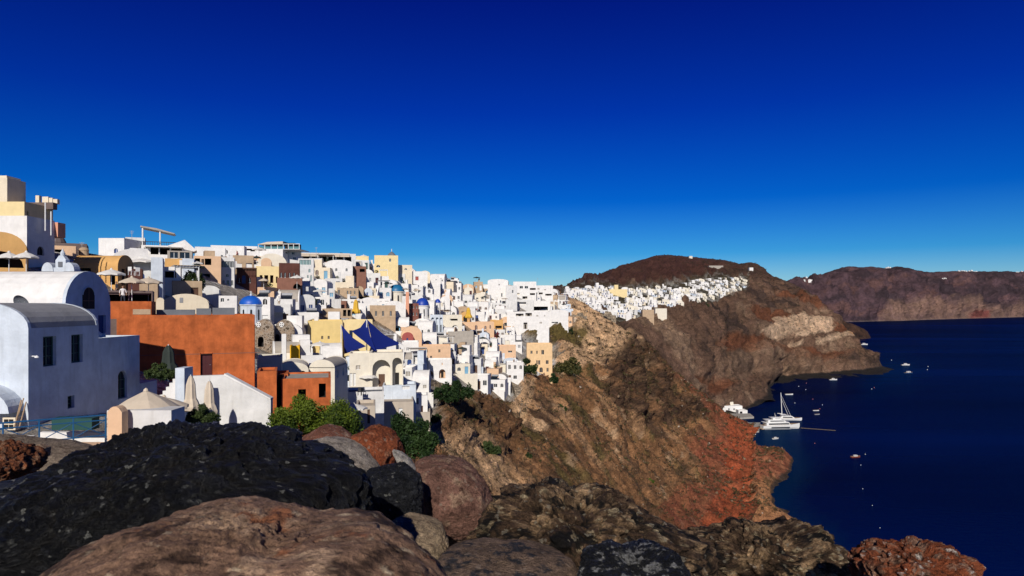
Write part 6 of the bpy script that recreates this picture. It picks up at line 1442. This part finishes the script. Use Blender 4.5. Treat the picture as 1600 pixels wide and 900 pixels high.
# ------------------------------------------------------------------ labels that single out each house
ORD = ['first', 'second', 'third', 'fourth', 'fifth', 'sixth', 'seventh', 'eighth', 'ninth', 'tenth', 'eleventh', 'twelfth', 'thirteenth', 'fourteenth', 'fifteenth', 'sixteenth', 'seventeenth', 'eighteenth', 'nineteenth', 'twentieth']
DIRS = ['right of', 'up and right of', 'straight above', 'up and left of', 'left of', 'down and left of', 'straight below', 'down and right of']
NUMW = ['no', 'one', 'two', 'three', 'four', 'five', 'six', 'seven', 'eight', 'nine']
def place_words(items, refs, yscale=1.5):
    """items: (key, px, py) -> where each stands: its rank along one direction from the nearest findable thing."""
    bk = {}
    for it, a, b in items:
        r = min(refs, key=lambda q: (q[0] - a) ** 2 + ((q[1] - b) * yscale) ** 2)
        ang = math.atan2(-(b - r[1]) * yscale, a - r[0]); dr = int(round(ang / (math.pi / 4))) % 8
        bk.setdefault((r[2], dr), []).append(((a - r[0]) ** 2 + (b - r[1]) ** 2, it))
    out = {}
    for (rn, dr), l in bk.items():
        l.sort(key=lambda q: q[0])
        for k, (_, it) in enumerate(l): out[it] = (ORD[min(k, 19)] + ' ' if len(l) > 1 else '', DIRS[dr], rn)
    return out
pw = place_words([(i, f[1], f[2]) for i, f in enumerate(fills)], REF)
cw = dict(white='white', white_b='off-white', shaded_white='bluish-white', pale_cream='pale-cream', cream='cream', peach='peach', tan='tan')
for i, (root, a, b, wall, roof, nwin, hasdoor, dk, arch, extra, rows, w) in enumerate(fills):
    o_, d_, rn = pw[i]
    kind = {'flat': 'flat-roofed', 'vy': 'vaulted', 'vx': 'barrel-roofed'}[roof]
    head = f'{cw[wall]} {kind} house'
    ft = extra and f'with {extra}' or (arch and 'with a wide arch') or (nwin and f'with {NUMW[min(nwin, 9)]} window' + ('s' if nwin > 1 else '')) or ''
    tail = f', {o_}{d_} {rn}' if not o_ else f', {o_}one {d_} {rn}'
    lab = f'{head} {ft}{tail}'
    if len(lab.replace(',', ' ').split()) > 16: lab = head + tail
    if len(lab.replace(',', ' ').split()) > 16: lab = 'house' + tail
    root['label'] = lab.replace(' ,', ',')
for grp, refs in (([v for v in vill if v[3] != 99], REF2), ([v for v in vill if v[3] == 99], REF3)):
    pw = place_words([(i, v[1], v[2]) for i, v in enumerate(grp)], refs, 3)
    seen = {}
    rk = sorted(range(len(grp)), key=lambda i: grp[i][1])
    for i, v in enumerate(grp):
        o_, d_, rn = pw[i]
        c_ = 'tiny white' if v[3] == 99 else ['small white', 'small white', 'small off-white', 'small white', 'small cream', 'small white', 'small pale-cream', 'small off-white', 'small white', 'small pale-cream', 'small white', 'small bluish-white'][v[3]]
        lab = f'{c_} far house, {o_ + "one " if o_ else ""}{d_} {rn}'
        if lab in seen:      # past the twentieth: say its height in the village too
            seen[lab] += 1; lab = f'{c_} far house {["higher", "lower", "upper", "deeper", "outer", "inner", "farther", "more distant", "remoter", "outermost"][min(9, seen[lab] - 1)]}, {d_} {rn}'
        seen[lab] = 0
        v[0]['label'] = lab

G3_ = ((0.018, 0.035, 0.010), (0.07, 0.10, 0.03))
# small life on roofs and terraces: parasols, plants, people
rs = random.Random(77); bits = []; spots = [x for x in fills if x[4] == 'flat']; rs.shuffle(spots)
for k, x in enumerate(spots[:96]):
    r0 = x[0]; Yr = r0.location.y; roofz = max(v[2] for c in r0.children if c.name.startswith('roof') for v in c.bound_box) if any(c.name.startswith('roof') for c in r0.children) else 3
    loc = r0.location + Vector((rs.uniform(-.8, .8), rs.uniform(.9, 2.2), roofz)); kd = k % 4
    if kd == 0: o = parasol(None, loc, rs.uniform(1.0, 1.6), rs.uniform(2.1, 2.5), rs.choice(['canvas', 'canvas_white', 'canvas_white', 'canvas_green']), .4, 'small parasols on roof terraces', 6); w_ = 'small open parasol on a roof terrace'
    elif kd == 1:
        o = empty('potted_bush', loc, 0, None, 'plant', 'potted bushes on roof terraces'); leaf_cloud('foliage', [(0, 0, .9, .45, .45, .5), (.2, .1, .7, .4, .4, .35)], 110, .13, G3_, o, 500 + k); mb = MB(); mb.lathe([(.2, 0), (.3, .4), (.32, .45)], 'clay_pot', 8); mb.build('pot', o); w_ = 'potted bush on a roof terrace'
    elif kd == 2:
        o = person(None, r0.location + Vector((rs.uniform(-1, 1), rs.uniform(.9, 1.8), roofz)), rs.uniform(1.6, 1.8), rs.uniform(0, 6), rs.choice(['cloth_white', 'cloth_dark', 'cloth_white', 'chapel_red']), rs.choice(['cloth_dark', 'pale_wood']), 0, 'people on roof terraces'); w_ = 'person standing on a roof terrace'
    else:
        o = empty('solar_heater', loc, rs.uniform(-.4, .4), None, 'solar heater', 'solar heaters on flat roofs'); mb = MB(); mb.prism([(-.7, .1), (.7, 1.0), (.7, 1.06), (-.7, .16)], 'x', -.9, .9, 'glass'); mb.build('panel', o); mb = MB(); mb.tube((-.9, .8, 1.2), (.9, .8, 1.2), .26, 'steel', 10); mb.build('tank', o)
        mb = MB(); [mb.tube((q, .75, 0), (q, .75, 1.0), .03, 'steel', 4) for q in (-.7, .7)]; mb.build('stand', o); w_ = 'solar water heater on a flat roof'
    bits.append((o, x[1], x[2] - 8, w_))
for nm in sorted({b[3] for b in bits}):
    grp = [b for b in bits if b[3] == nm]; pw = place_words([(i, b[1], b[2]) for i, b in enumerate(grp)], REF)
    for i, b in enumerate(grp):
        o_, d_, rn = pw[i]; lab = f'{nm}, {o_ + "one " if o_ else ""}{d_} {rn}'
        if len(lab.replace(',', ' ').split()) > 16: lab = lab.replace(' standing', '').replace('on a roof terrace', 'on terrace').replace('small open ', '').replace('on a flat roof', 'on roof').replace('one ', '')
        b[0]['label'] = lab
# ------------------------------------------------------------------ trees and plants
G1 = ((0.030, 0.060, 0.008), (0.15, 0.20, 0.020)); G2 = ((0.010, 0.028, 0.008), (0.045, 0.085, 0.022)); G3 = ((0.018, 0.035, 0.010), (0.07, 0.10, 0.03)); DRY = ((0.05, 0.04, 0.02), (0.16, 0.12, 0.05))
tree('tamarisk', 'big feathery yellow green tamarisk in front of the orange cottage', 484, 706, 46, 150, 106, G1, 30000, .085, 3, droop=.2)
tree('fig_tree', 'dense dark green tree before the plain greige house', 634, 726, 60, 108, 82, G2, 16000, .12, 4)
tree('hillside_tree', 'round dark green tree at the foot of the twin arch house, left of two', 697, 632, 118, 44, 36, G2, 5000, .17, 5)
tree('hillside_tree', 'rounder dark green tree just right of its twin below the white houses', 720, 628, 122, 42, 38, G2, 5000, .17, 6)
tree('climbing_plant', 'dark olive climbing plant hanging beside the pink loggia house', 300, 468, 90, 34, 50, G3, 3500, .16, 7, cat='plant', trunk=False)
tree('oleander', 'green oleander with pale flowers at the foot of the sloping wall', 316, 664, 37, 50, 34, G3, 5000, .06, 8, cat='shrub')
tree('potted_plant', 'leafy potted plants around the closed dark parasol', 250, 596, 45, 48, 30, G3, 3500, .07, 9, cat='plant', trunk=False)
tree('garden_shrub', 'low green shrub on the greige house roof edge', 594, 622, 88, 14, 9, G3, 600, .12, 10, cat='shrub')
mb = MB()
for k in range(8): mb.lathe([(.10, 0), (.15, .24), (.16, .26)], 'white' if k % 2 else 'light_blue', 10, (-.9 + .24 * k, .15 * (k % 3), 0))
for k, (a, b, w, h, c, lab) in enumerate((
    (683, 662, 22, 14, G3, 'small round olive bush by the pergola house'), (655, 586, 12, 24, G2, 'narrow dark cypress like shrub below the peach house'), (822, 588, 28, 26, G3, 'dark bush left of the yellow cliff house'),
    (846, 526, 12, 12, G2, 'small dark bush under the broad hotel wing'), (888, 524, 14, 14, G2, 'small dark bush under the plain white block'), (770, 534, 20, 16, ((.16, .01, .02), (.30, .02, .06)), 'crimson bougainvillea below the orange upper house'),
    (728, 548, 14, 12, G2, 'dark bush below the long olive wall'), (430, 470, 22, 10, G3, 'green hedge below the ochre balcony building'), (565, 470, 26, 9, DRY, 'olive creeper under the tan gabled house'), (548, 406, 14, 6, G3, 'bush before the pale yellow row'),
    (863, 600, 16, 16, G2, 'dark shrub beside the path below the yellow cliff house'), (878, 646, 12, 14, G2, 'dark shrub on the open slope'), (826, 718, 10, 10, G3, 'lone green shrub in the scrub'), (1016, 756, 12, 8, G1, 'bright green bush near the red slope'),
    (765, 712, 34, 24, G3, 'green bush at the foot of the dark crag'), (722, 686, 14, 26, G3, 'slender green bush on the pale bank'), (888, 590, 40, 34, ((.04, .05, .015), (.14, .12, .04)), 'large olive brown bush right of the yellow cliff house'),
    (672, 700, 12, 20, G2, 'dark bush against the greige wing'), (455, 516, 10, 8, G3, 'tiny plant over the stone vaults'), (506, 478, 8, 8, G3, 'tiny green tree among the white roofs'), (1097, 482, 16, 8, G3, 'pale green bush below the far village'))):
    g = SB.at(a, b, 480) if a > 1050 else SA.at(a, b); Y = g.y
    tree('bush', lab, a, b, min(Y, 900) - .3, w * 1.15, h * 1.15, c, int(450 + w * h * 3), max(.10, 1.5 * Y / FOC), 30 + k, cat='bush', nb=5, trunk=False)

# scrub and stones over the wild slopes
g = np.random.RandomState(9)
r_, c_ = SA.X.shape
wt = A_wild * (SA.Z > 5) * (SA.Y > 40) * (SA.Y < 480) * (0.35 + sstep(-.1, .3, fbm(SA.X / 15, SA.Y / 15, SA.Z / 15, 4, 77)))
wt[:, SA.px < 560] = 0
p = wt.ravel() / wt.sum(); idx = g.choice(r_ * c_, 15000, p=p)
cx = np.stack([SA.X.ravel()[idx], SA.Y.ravel()[idx], SA.Z.ravel()[idx]], -1)
def scatter_leaves(cx, rad, per, cols, seed, name):
    g = np.random.RandomState(seed); n = len(cx) * per
    v = g.normal(size=(n, 3)); v /= np.linalg.norm(v, axis=1, keepdims=True); v[:, 2] = np.abs(v[:, 2]) * .75
    rr = np.repeat(rad, per)[:, None]; c = np.repeat(cx, per, 0) + v * rr * g.uniform(.5, 1, (n, 1))
    u = g.normal(size=(n, 3)); u /= np.linalg.norm(u, axis=1, keepdims=True); w = np.cross(u, g.normal(size=(n, 3))); w /= np.linalg.norm(w, axis=1, keepdims=True)
    s = rr * .36; V = np.stack([c - u * s, c + w * s * .6, c + u * s, c - w * s * .6], 1).reshape(-1, 3)
    t = np.repeat(g.uniform(0, 1, len(cx)), per)[:, None]; cols = np.array(cols); k = np.clip(t * 2, 0, 1); k2 = np.clip(t * 2 - 1, 0, 1)
    col = (cols[0] * (1 - k) + cols[1] * k) * (1 - k2) + cols[2] * k2
    return tag(np_mesh(name, V, np.arange(4 * n).reshape(n, 4), leaf_m, False, np.repeat(col, 4, 0)), None, None, None, 'stuff')
scatter_leaves(cx, np.clip((1 + 3.4 * g.uniform(0, 1, 15000) ** 2.2) * SA.Y.ravel()[idx] / FOC, .2, 1.3), 10, ((.045, .03, .018), (.13, .085, .045), (.075, .075, .025)), 5, 'scrub')['label'] = 'low dry brown and olive scrub over the slope'
wb = (SB.Z > 6) * (SB.Y > 560) * (.15 + sstep(0, .3, fbm(SB.X / 60, SB.Y / 60, SB.Z / 30, 4, 78))); wb = wb.ravel() / wb.sum(); ib = g.choice(SB.X.size, 6000, p=wb)
scatter_leaves(np.stack([SB.X.ravel()[ib], SB.Y.ravel()[ib], SB.Z.ravel()[ib]], -1), np.clip(g.uniform(.8, 2.2, 6000) * SB.Y.ravel()[ib] / FOC, .5, 3), 7, ((.03, .022, .016), (.06, .045, .03), (.05, .05, .025)), 6, 'headland_scrub')['label'] = 'dark low scrub dotted over the headland'
idx = g.choice(r_ * c_, 7000, p=p); cx = np.stack([SA.X.ravel()[idx], SA.Y.ravel()[idx], SA.Z.ravel()[idx]], -1)
oc = np.array([(1, 0, 0), (-1, 0, 0), (0, 1, 0), (0, -1, 0), (0, 0, 1), (0, 0, -1)], float); of = np.array([(0, 2, 4), (2, 1, 4), (1, 3, 4), (3, 0, 4), (2, 0, 5), (1, 2, 5), (3, 1, 5), (0, 3, 5)])
rad = np.clip(g.pareto(2.2, 7000) * .5 + .5, .5, 3.5) * SA.Y.ravel()[idx] / FOC
V = (cx[:, None] + oc[None] * rad[:, None, None] * g.uniform(.5, 1.2, (7000, 6, 1)) + g.normal(size=(7000, 6, 3)) * rad[:, None, None] * .2).reshape(-1, 3)
F = (of[None] + 6 * np.arange(7000)[:, None, None]).reshape(-1, 3)
cc = np.array((.24, .16, .10)) * g.uniform(.35, 1.5, (7000, 1)); cc[g.uniform(size=7000) < .04] = (.6, .5, .4)
st = tag(np_mesh('loose_stone', V, F, MATS['near_ground'], False, np.repeat(cc, 6, 0)), 'loose brown stones and boulders strewn over the slope', None, None, 'stuff')

# footpath of pale stones down the slope and walls
def ribbon(name, label, pts, w, m, up=.25, cat='path', kind=None, h=0.0):
    """A strip that follows the ground."""
    mb = MB(); pw_ = []
    for (a, b), (c, d) in zip(pts[:-1], pts[1:]):
        for k in range(6): pw_.append(SA.at(a + (c - a) * k / 6, b + (d - b) * k / 6))
    pw_.append(SA.at(*pts[-1])); o = pw_[0].copy()
    for i in range(len(pw_) - 1):
        p, q = pw_[i] - o, pw_[i + 1] - o; d_ = (q - p); d_.z = 0
        if d_.length < .01: continue
        s_ = Vector((-d_.y, d_.x, 0)).normalized() * w / 2
        a, b, c, d = p - s_, q - s_, q + s_, p + s_; T_ = VZ * (up + h); B_ = VZ * -1.2
        mb.face([a + T_, b + T_, c + T_, d + T_], m); mb.face([a + B_, b + B_, b + T_, a + T_], m); mb.face([d + B_, c + B_, c + T_, d + T_], m)
        mb.face([a + B_, a + T_, d + T_, d + B_], m)
    return tag(mb.build(name, None, loc=o), label, cat, None, kind)
ribbon('stone_path', None, [(790, 590), (808, 608), (812, 630), (806, 655), (800, 680)], 1.6, 'dry_stone', .1, kind='structure', cat=None)
ribbon('stone_wall', 'pale dry stone wall below the houses at the cliff edge', [(655, 598), (680, 604), (700, 612)], .5, 'dry_stone', .2, 'wall', h=1.0)
ribbon('stone_wall', 'tan dry stone wall right of the yellow cliff house', [(866, 560), (885, 556), (905, 562)], .5, 'dry_stone', .2, 'wall', h=1.4)
ribbon('path_wall', 'thin pale wall zigzagging below the yellow cliff house', [(815, 576), (835, 582), (850, 592)], .4, 'white_b', .2, 'wall', h=.6)
for k, (a, b, w, h, lab) in enumerate(((930, 515, 22, 10, 'ruined tan stone house low on the bare ridge'), (948, 500, 30, 14, 'ruined tan stone wall with gaps on the bare ridge'), (905, 500, 26, 12, 'crumbling tan ruin at the top of the bare ridge'), (868, 556, 16, 10, 'small ruined stone hut beside the yellow cliff house'))):
    q = SA.at(a, b); s = q.y / FOC; root = empty('ruin', P(a, b, q.y), .1 * k, lab, 'ruin', 'ruined houses on the bare ridge'); mb = MB(); W = w * s / 2; Hh = h * s
    prof = [(-W, -2), (W, -2), (W, Hh * .5), (W * .6, Hh * .55), (W * .45, Hh * .9), (-W * .1, Hh), (-W * .3, Hh * .6), (-W * .7, Hh * .75), (-W, Hh * .4)]
    mb.prism(prof, 'y', 0, .6, 'dry_stone'); mb.build('front_wall', root); mb = MB(); mb.box(W - .6, W, .6, 4, -2, Hh * .45, 'dry_stone'); mb.build('side_wall', root)
    mb = MB(); mb.prism(arch_pts(-W * .5, W * .1, .2, 8, Hh * .4), 'y', -.03, .02, 'dark_hole'); mb.build('doorway', root)
for k, (a, b, r, lab) in enumerate(((867, 719, 6, 'pale rounded boulder on the open slope'), (700, 800 - 85, 6, 'pale limestone lump on the bank'), (955, 733, 9, 'long pale stone outcrop on the slope'), (940, 812 - 75, 5, 'small pale outcrop below the long one'))):
    q = SA.at(a, b); s = q.y / FOC; bm = bmesh.new(); bmesh.ops.create_icosphere(bm, subdivisions=3, radius=1); me = bpy.data.meshes.new('pale_boulder')
    for v in bm.verts: v.co = v.co * (1 + .3 * float(fbm(np.array([v.co.x * 1.5 + k]), np.array([v.co.y * 1.5]), np.array([v.co.z * 1.5]), 3, 4)[0])) * r * s * .5; v.co.x *= 1.3
    bm.to_mesh(me); bm.free(); o = bpy.data.objects.new('pale_boulder', me); COL.objects.link(o); o.location = q; me.materials.append(mat('pale_rock', (.55, .46, .36), .9, .15, 2, .5)); tag(o, lab, 'rock', 'pale stones on the slope')

# small things on the roofs and terraces
for k, (a, b, Y, rz, lab, sh) in enumerate(((192, 470, 59, .6, 'waiter in a white shirt on the shaded restaurant terrace', 'cloth_white'), (182, 462, 61, -.8, 'person in dark clothes beside the waiter', 'cloth_dark'))):
    person(lab, P(a, b + 8, Y), 1.75, rz, sh)
for k, (a, b, Y, hpx, lab) in enumerate(((206, 372, 118, 12, 'thin antenna on the roof behind the cube house'), (84, 384, 92, 14, 'thin antenna on the dark hillock'), (128, 388, 95, 10, 'short antenna beside the domed chimney'), (494, 394, 176, 8, 'antenna above the awning restaurant'), (860, 448, 300, 8, 'thin pole above the stepped hotel'), (840, 440, 300, 6, 'antenna over the framed window hotel'))):
    h = hpx * Y / FOC; mb = MB(); mb.tube((0, 0, -2), (0, 0, h), .035, 'steel', 5)
    for q in (.6, .75, .9): mb.tube((-.4 * q, 0, h * q), (.4 * q, 0, h * q), .02, 'steel', 4)
    tag(mb.build('antenna', None, loc=P(a, b, Y)), lab, 'antenna', 'rooftop antennas')
def chair(loc, rz, lab, m='white_metal'):
    c = empty('chair', loc, rz, lab, 'chair', 'terrace chairs'); mb = MB(); mb.box(-.22, .22, -.22, .22, .43, .47, m); mb.build('seat', c); mb = MB(); mb.box(-.22, .22, .19, .23, .5, .9, m); mb.build('backrest', c)
    for x in (-.19, .19):
        for y in (-.19, .19): mb = MB(); mb.box(x - .02, x + .02, y - .02, y + .02, 0, .43, m); mb.build('leg', c)
    return c
for k, (a, b, Y, m, lab) in enumerate(((562, 618, 82, 'black_metal', 'black chair on the white roof terrace, left of a pair'), (568, 618, 82, 'black_metal', 'black chair on the white roof terrace, right of a pair'), (508, 596, 70, 'white_metal', 'white chair beside the small barrel house'),
                                       (205, 430, 74, 'white_metal', 'white chair on the terrace below the balustrade'), (214, 431, 74, 'white_metal', 'white chair beside the shaded side wall of the terrace'))):
    chair(P(a, b, Y), k, lab, m)

# ------------------------------------------------------------------ harbour and boats
def harbour_house(name, lab, pl, pr, pt, pb, Y, d, m='white', roof='flat', **kw):
    return lm(name, lab, 'house', pl, pr, pt, pb, Y, d, m, roof=roof, below=4, occ=False, **kw)
harbour_house('boathouse', 'long low white boathouse highest above the small harbour', 1120, 1146, 628, 633, 612, 8, 'pale_cream')
harbour_house('boathouse', 'bright white boathouse in the middle of the small harbour', 1132, 1160, 634, 645, 606, 9, 'white', front=[('win', 1138, 1140, 638, 641), ('win', 1146, 1148, 638, 641)])
harbour_house('boathouse', 'white boathouse half hidden by the red cliff', 1119, 1134, 637, 648, 602, 8, 'white')
harbour_house('boathouse', 'small white boathouse with a dark opening at the water', 1154, 1168, 641, 650, 598, 8, 'white', front=[('void', 1156, 1160, 643, 646)], style=('x', 'dark_hole', 1.5))
harbour_house('boathouse', 'white block at the foot of the quay', 1138, 1150, 658, 666, 560, 8, 'white')
def quay(name, lab, poly, z, top='concrete'):
    pts = []
    for a, b in poly:
        Y = (EYE - z) * FOC / (b - HOR); pts.append(P(a, b, Y))
    c = sum(pts, Vector()) / len(pts); mb = MB(); L_ = [p - c for p in pts]
    mb.face(L_, top)
    for i in range(len(L_)): a, b = L_[i], L_[(i + 1) % len(L_)]; mb.face([a, b, b - VZ * (z + 3), a - VZ * (z + 3)], top)
    return tag(mb.build(name, None, loc=c), lab, 'quay')
quay('quay', 'grey stone quay jutting out beside the moored yacht', [(1138, 662), (1160, 660), (1188, 660), (1186, 672), (1168, 673), (1146, 670)], 1.8)
quay('landing_stage', 'flat pale landing stage below the white boathouses', [(1140, 646), (1172, 646), (1178, 651), (1150, 653)], 1.5)
quay('shore_terrace', 'small whitewashed terrace on the tip of the red promontory', [(1192, 700), (1214, 706), (1222, 714), (1206, 716), (1194, 708)], 3.0, 'white')
lm('shore_hut', 'small white hut on the tip of the red promontory', 'hut', 1203, 1218, 704, 712, 432, 5, 'white', below=3, occ=False, front=[('win', 1208, 1210, 706, 709)])

def hull_mesh(L, B, Hf, m, deck, n=14):
    mb = MB(); secs = []
    for i in range(n + 1):
        t = i / n; x = -L / 2 + L * t; wd = B / 2 * (1 - max(0, (t - .5) / .5) ** 2.2) * (.86 + .14 * min(1, t * 4)); sh = Hf * (1 + .35 * t ** 2)
        xo = 0.0 if t < 1 else 0
        secs.append([(x, -wd, sh), (x - .0 * L, -wd * .82, sh * .35), (x - .03 * L * t, -wd * .35, -.5), (x - .03 * L * t, wd * .35, -.5), (x, wd * .82, sh * .35), (x, wd, sh)])
    for i in range(n):
        for j in range(5): mb.face([secs[i][j], secs[i + 1][j], secs[i + 1][j + 1], secs[i][j + 1]], m)
        mb.face([secs[i][0], secs[i][5], secs[i + 1][5], secs[i + 1][0]], deck)
    mb.face(secs[0], m); return mb
def at_sea(px, py): return P(px, py, EYE * FOC / (py - HOR))
def motor_yacht(loc, L, rz, lab):
    r = empty('motor_yacht', loc, rz, lab, 'yacht'); B = L * .23; Hf = L * .10
    h = hull_mesh(L, B, Hf, 'boat_white', 'pale_wood').build('hull', r)
    mb = MB(); mb.box(-L * .30, L * .18, -B * .502, -B * .49, Hf * .45, Hf * .66, 'glass'); mb.build('hull_window', h)
    mb = MB(); mb.box(-L * .47, L * .2, -B * .51, B * .51, .02, .3, 'slate_grey'); mb.build('waterline_band', h)
    for k, (x0, x1, z0, z1, bw) in enumerate(((-.42, .22, 1.0, 1.75, .42), (-.38, .10, 1.75, 2.4, .38), (-.24, .0, 2.4, 2.9, .28))):
        mb = MB(); mb.prism([(x0 * L, Hf * z0), (x1 * L, Hf * z0), ((x1 - .06) * L, Hf * z1), (x0 * L, Hf * z1)], 'y', -B * bw, B * bw, 'boat_white')
        o = mb.build('deckhouse', r); mb = MB(); mb.prism([((x0 + .06) * L, Hf * (z0 + .22)), ((x1 - .04) * L, Hf * (z0 + .22)), ((x1 - .062) * L, Hf * (z1 - .2)), ((x0 + .06) * L, Hf * (z1 - .2))], 'y', -B * bw - .04, B * bw + .04, 'glass'); mb.build('window_band', o)
        mb = MB(); mb.box((x0 - .05) * L, (x1 - .04) * L, -B * bw * 1.08, B * bw * 1.08, Hf * z1, Hf * z1 + .12, 'boat_white'); mb.build('deck_overhang', o)
    mb = MB(); mb.tube((-L * .14, 0, Hf * 2.9), (-L * .16, 0, Hf * 3.9), .12, 'boat_white', 6); mb.tube((-L * .14, -B * .2, Hf * 3.4), (-L * .14, B * .2, Hf * 3.4), .08, 'boat_white', 5); mb.build('radar_mast', r)
    mb = MB(); mb.box(-L * .54, -L * .48, -B * .4, B * .4, .3, .6, 'pale_wood'); mb.build('swim_platform', r)
    return r
def sailing_yacht(loc, L, hm, rz, lab):
    r = empty('sailing_yacht', loc, rz, lab, 'yacht'); B = L * .28; Hf = L * .09
    hull_mesh(L, B, Hf, 'boat_white', 'pale_wood').build('hull', r)
    mb = MB(); mb.prism([(-L * .40, Hf), (L * .22, Hf), (L * .08, Hf * 2.1), (-L * .3, Hf * 2.2)], 'y', -B * .36, B * .36, 'boat_white'); o = mb.build('cabin', r)
    mb = MB(); mb.prism([(-L * .28, Hf * 1.35), (L * .12, Hf * 1.3), (L * .07, Hf * 1.75), (-L * .27, Hf * 1.85)], 'y', -B * .365, B * .365, 'glass'); mb.build('window_band', o)
    mb = MB(); mb.prism([(-L * .36, Hf * 2.6), (-L * .12, Hf * 2.6), (-L * .14, Hf * 2.75), (-L * .36, Hf * 2.75)], 'y', -B * .36, B * .36, 'boat_white')
    for x in (-L * .34, -L * .15): mb.tube((x, -B * .3, Hf), (x, -B * .3, Hf * 2.6), .07, 'steel', 5)
    mb.build('cockpit_roof', r)
    mb = MB(); mb.tube((-L * .27, 0, Hf), (-L * .32, 0, hm), .34, 'boat_white', 8, .22); mb.build('mast', r)
    mb = MB(); mb.tube((-L * .27, 0, Hf * 3.0), (-L * .46, 0, Hf * 3.1), .2, 'canvas_white', 6); mb.build('boom', r)
    mb = MB(); mb.tube((-L * .31, 0, hm * .92), (L * .10, 0, Hf * 1.2), .10, 'white_metal', 5); mb.tube((-L * .31, 0, hm * .8), (-L * .02, 0, Hf * 1.8), .14, 'canvas_white', 5); mb.build('forestay', r)
    return r
def small_boat(name, loc, L, rz, lab, m='boat_white', cabin=True, awn=None, group=None, cat='boat'):
    r = empty(name, loc, rz, lab, cat, group); B = L * .34; Hf = L * .13
    hull_mesh(L, B, Hf, m, 'pale_wood', 8).build('hull', r)
    if cabin: mb = MB(); mb.prism([(-L * .2, Hf * .9), (L * .18, Hf * .9), (L * .10, Hf * 2.0), (-L * .2, Hf * 2.0)], 'y', -B * .3, B * .3, 'boat_white'); o = mb.build('cabin', r); mb = MB(); mb.box(-L * .15, L * .08, -B * .31, B * .31, Hf * 1.35, Hf * 1.7, 'glass'); mb.build('window_band', o)
    if awn: mb = MB(); mb.box(-L * .42, L * .2, -B * .4, B * .4, Hf * 2.6, Hf * 2.72, awn); [mb.tube((x * L, y * B, Hf * .8), (x * L, y * B, Hf * 2.6), .05, 'steel', 4) for x in (-.4, .18) for y in (-.36, .36)]; mb.build('awning', r)
    return r
motor_yacht(at_sea(1220, 670), 31, .12, 'large white motor yacht with three decks moored at the quay')
sailing_yacht(at_sea(1233, 657), 21, 23, -.05, 'white sailing yacht with bare mast just behind the motor yacht')
small_boat('ferry', at_sea(1415, 571), 13, 0.0, 'bright white boat out in the bay off the headland', cabin=True, cat='boat')
small_boat('fishing_boat', at_sea(1420, 584), 14, .3, 'dark hulled boat just below the bright white one', 'boat_blue', True)
small_boat('motor_boat', at_sea(1350, 539), 18, 0, 'white boat close under the far headland tip')
small_boat('motor_boat', at_sea(1302, 594), 10, 0, 'small white boat in the dark water under the headland')
small_boat('motor_boat', at_sea(1233, 617), 8.5, 0, 'slim white boat right of the sailing mast top', cabin=False)
small_boat('motor_boat', at_sea(1212, 686), 5.5, .4, 'small white boat in front of the motor yacht')
small_boat('wooden_boat', at_sea(1337, 715), 6.5, .2, 'red brown wooden boat alone in the lower bay', 'boat_red', True)
small_boat('dinghy', at_sea(1275, 642), 5.5, 0, 'pale dinghy right of the sailing yacht', cabin=False)
small_boat('dinghy', at_sea(1277, 648), 5, .2, 'dim grey dinghy just below the pale one', 'steel', cabin=False)
for k in range(6):
    small_boat('rowing_boat', at_sea(1163 + 3.4 * k, 677 + .35 * k), 3.6, 1.2, f'{ORD[k]} small white boat from the shore in the row behind the quay', cabin=False, group='row of boats behind the quay')
for k, (a, b, m, lab) in enumerate(((1362, 608, 'boat_white', 'white buoy in mid bay, brighter of two'), (1366, 606, 'buoy_pink', 'pink buoy beside the brightest mid bay buoy'), (1270, 624, 'buoy_pink', 'pink buoy above the pale dinghy'), (1285, 633, 'boat_white', 'white buoy right of the mast top'), (1281, 639, 'buoy_pink', 'pink buoy just above the pale dinghy'),
                                    (1242, 630, 'boat_white', 'white buoy beside the rigging'), (1248, 604, 'boat_white', 'white buoy nearest the headland bay shore'), (1260, 599, 'buoy_pink', 'pink buoy in the dark headland water'), (1259, 609, 'boat_white', 'faint white buoy below the pink one in dark water'), (1273, 693, 'buoy_pink', 'pink buoy below the floating line'),
                                    (1345, 727, 'boat_white', 'white buoy under the red brown boat'), (1352, 710, 'boat_white', 'white buoy right of the red brown boat'), (1348, 764, 'boat_white', 'white buoy in the open lower bay'), (1363, 790, 'boat_white', 'faint white buoy in the lower bay'), (1375, 825, 'boat_white', 'lowest white buoy in the bay'), (1393, 563, 'boat_white', 'white buoy left of the bright white boat'),
                                    (1450, 573, 'boat_white', 'upper white buoy right of the bright white boat'), (1449, 578, 'boat_white', 'lower white buoy right of the bright white boat'))):
    p = at_sea(a, b); s = p.y / FOC * .62; mb = MB(); mb.lathe([(s * math.sin(t), -s * math.cos(t) + s * .4) for t in np.linspace(.05, 3.1, 8)], m, 10); mb.tube((0, 0, s), (0, 0, s * 1.8), s * .12, 'steel', 5)
    tag(mb.build('buoy', None, loc=p, smooth=True), lab, 'buoy', 'mooring buoys in the bay')
mb = MB(); a, b = at_sea(1251, 669), at_sea(1306, 673); mb.tube((0, 0, .1), b - a + VZ * .1, .28, 'rope', 6); tag(mb.build('floating_line', None, loc=a), 'brown floating line stretched out from the motor yacht', 'floating line')
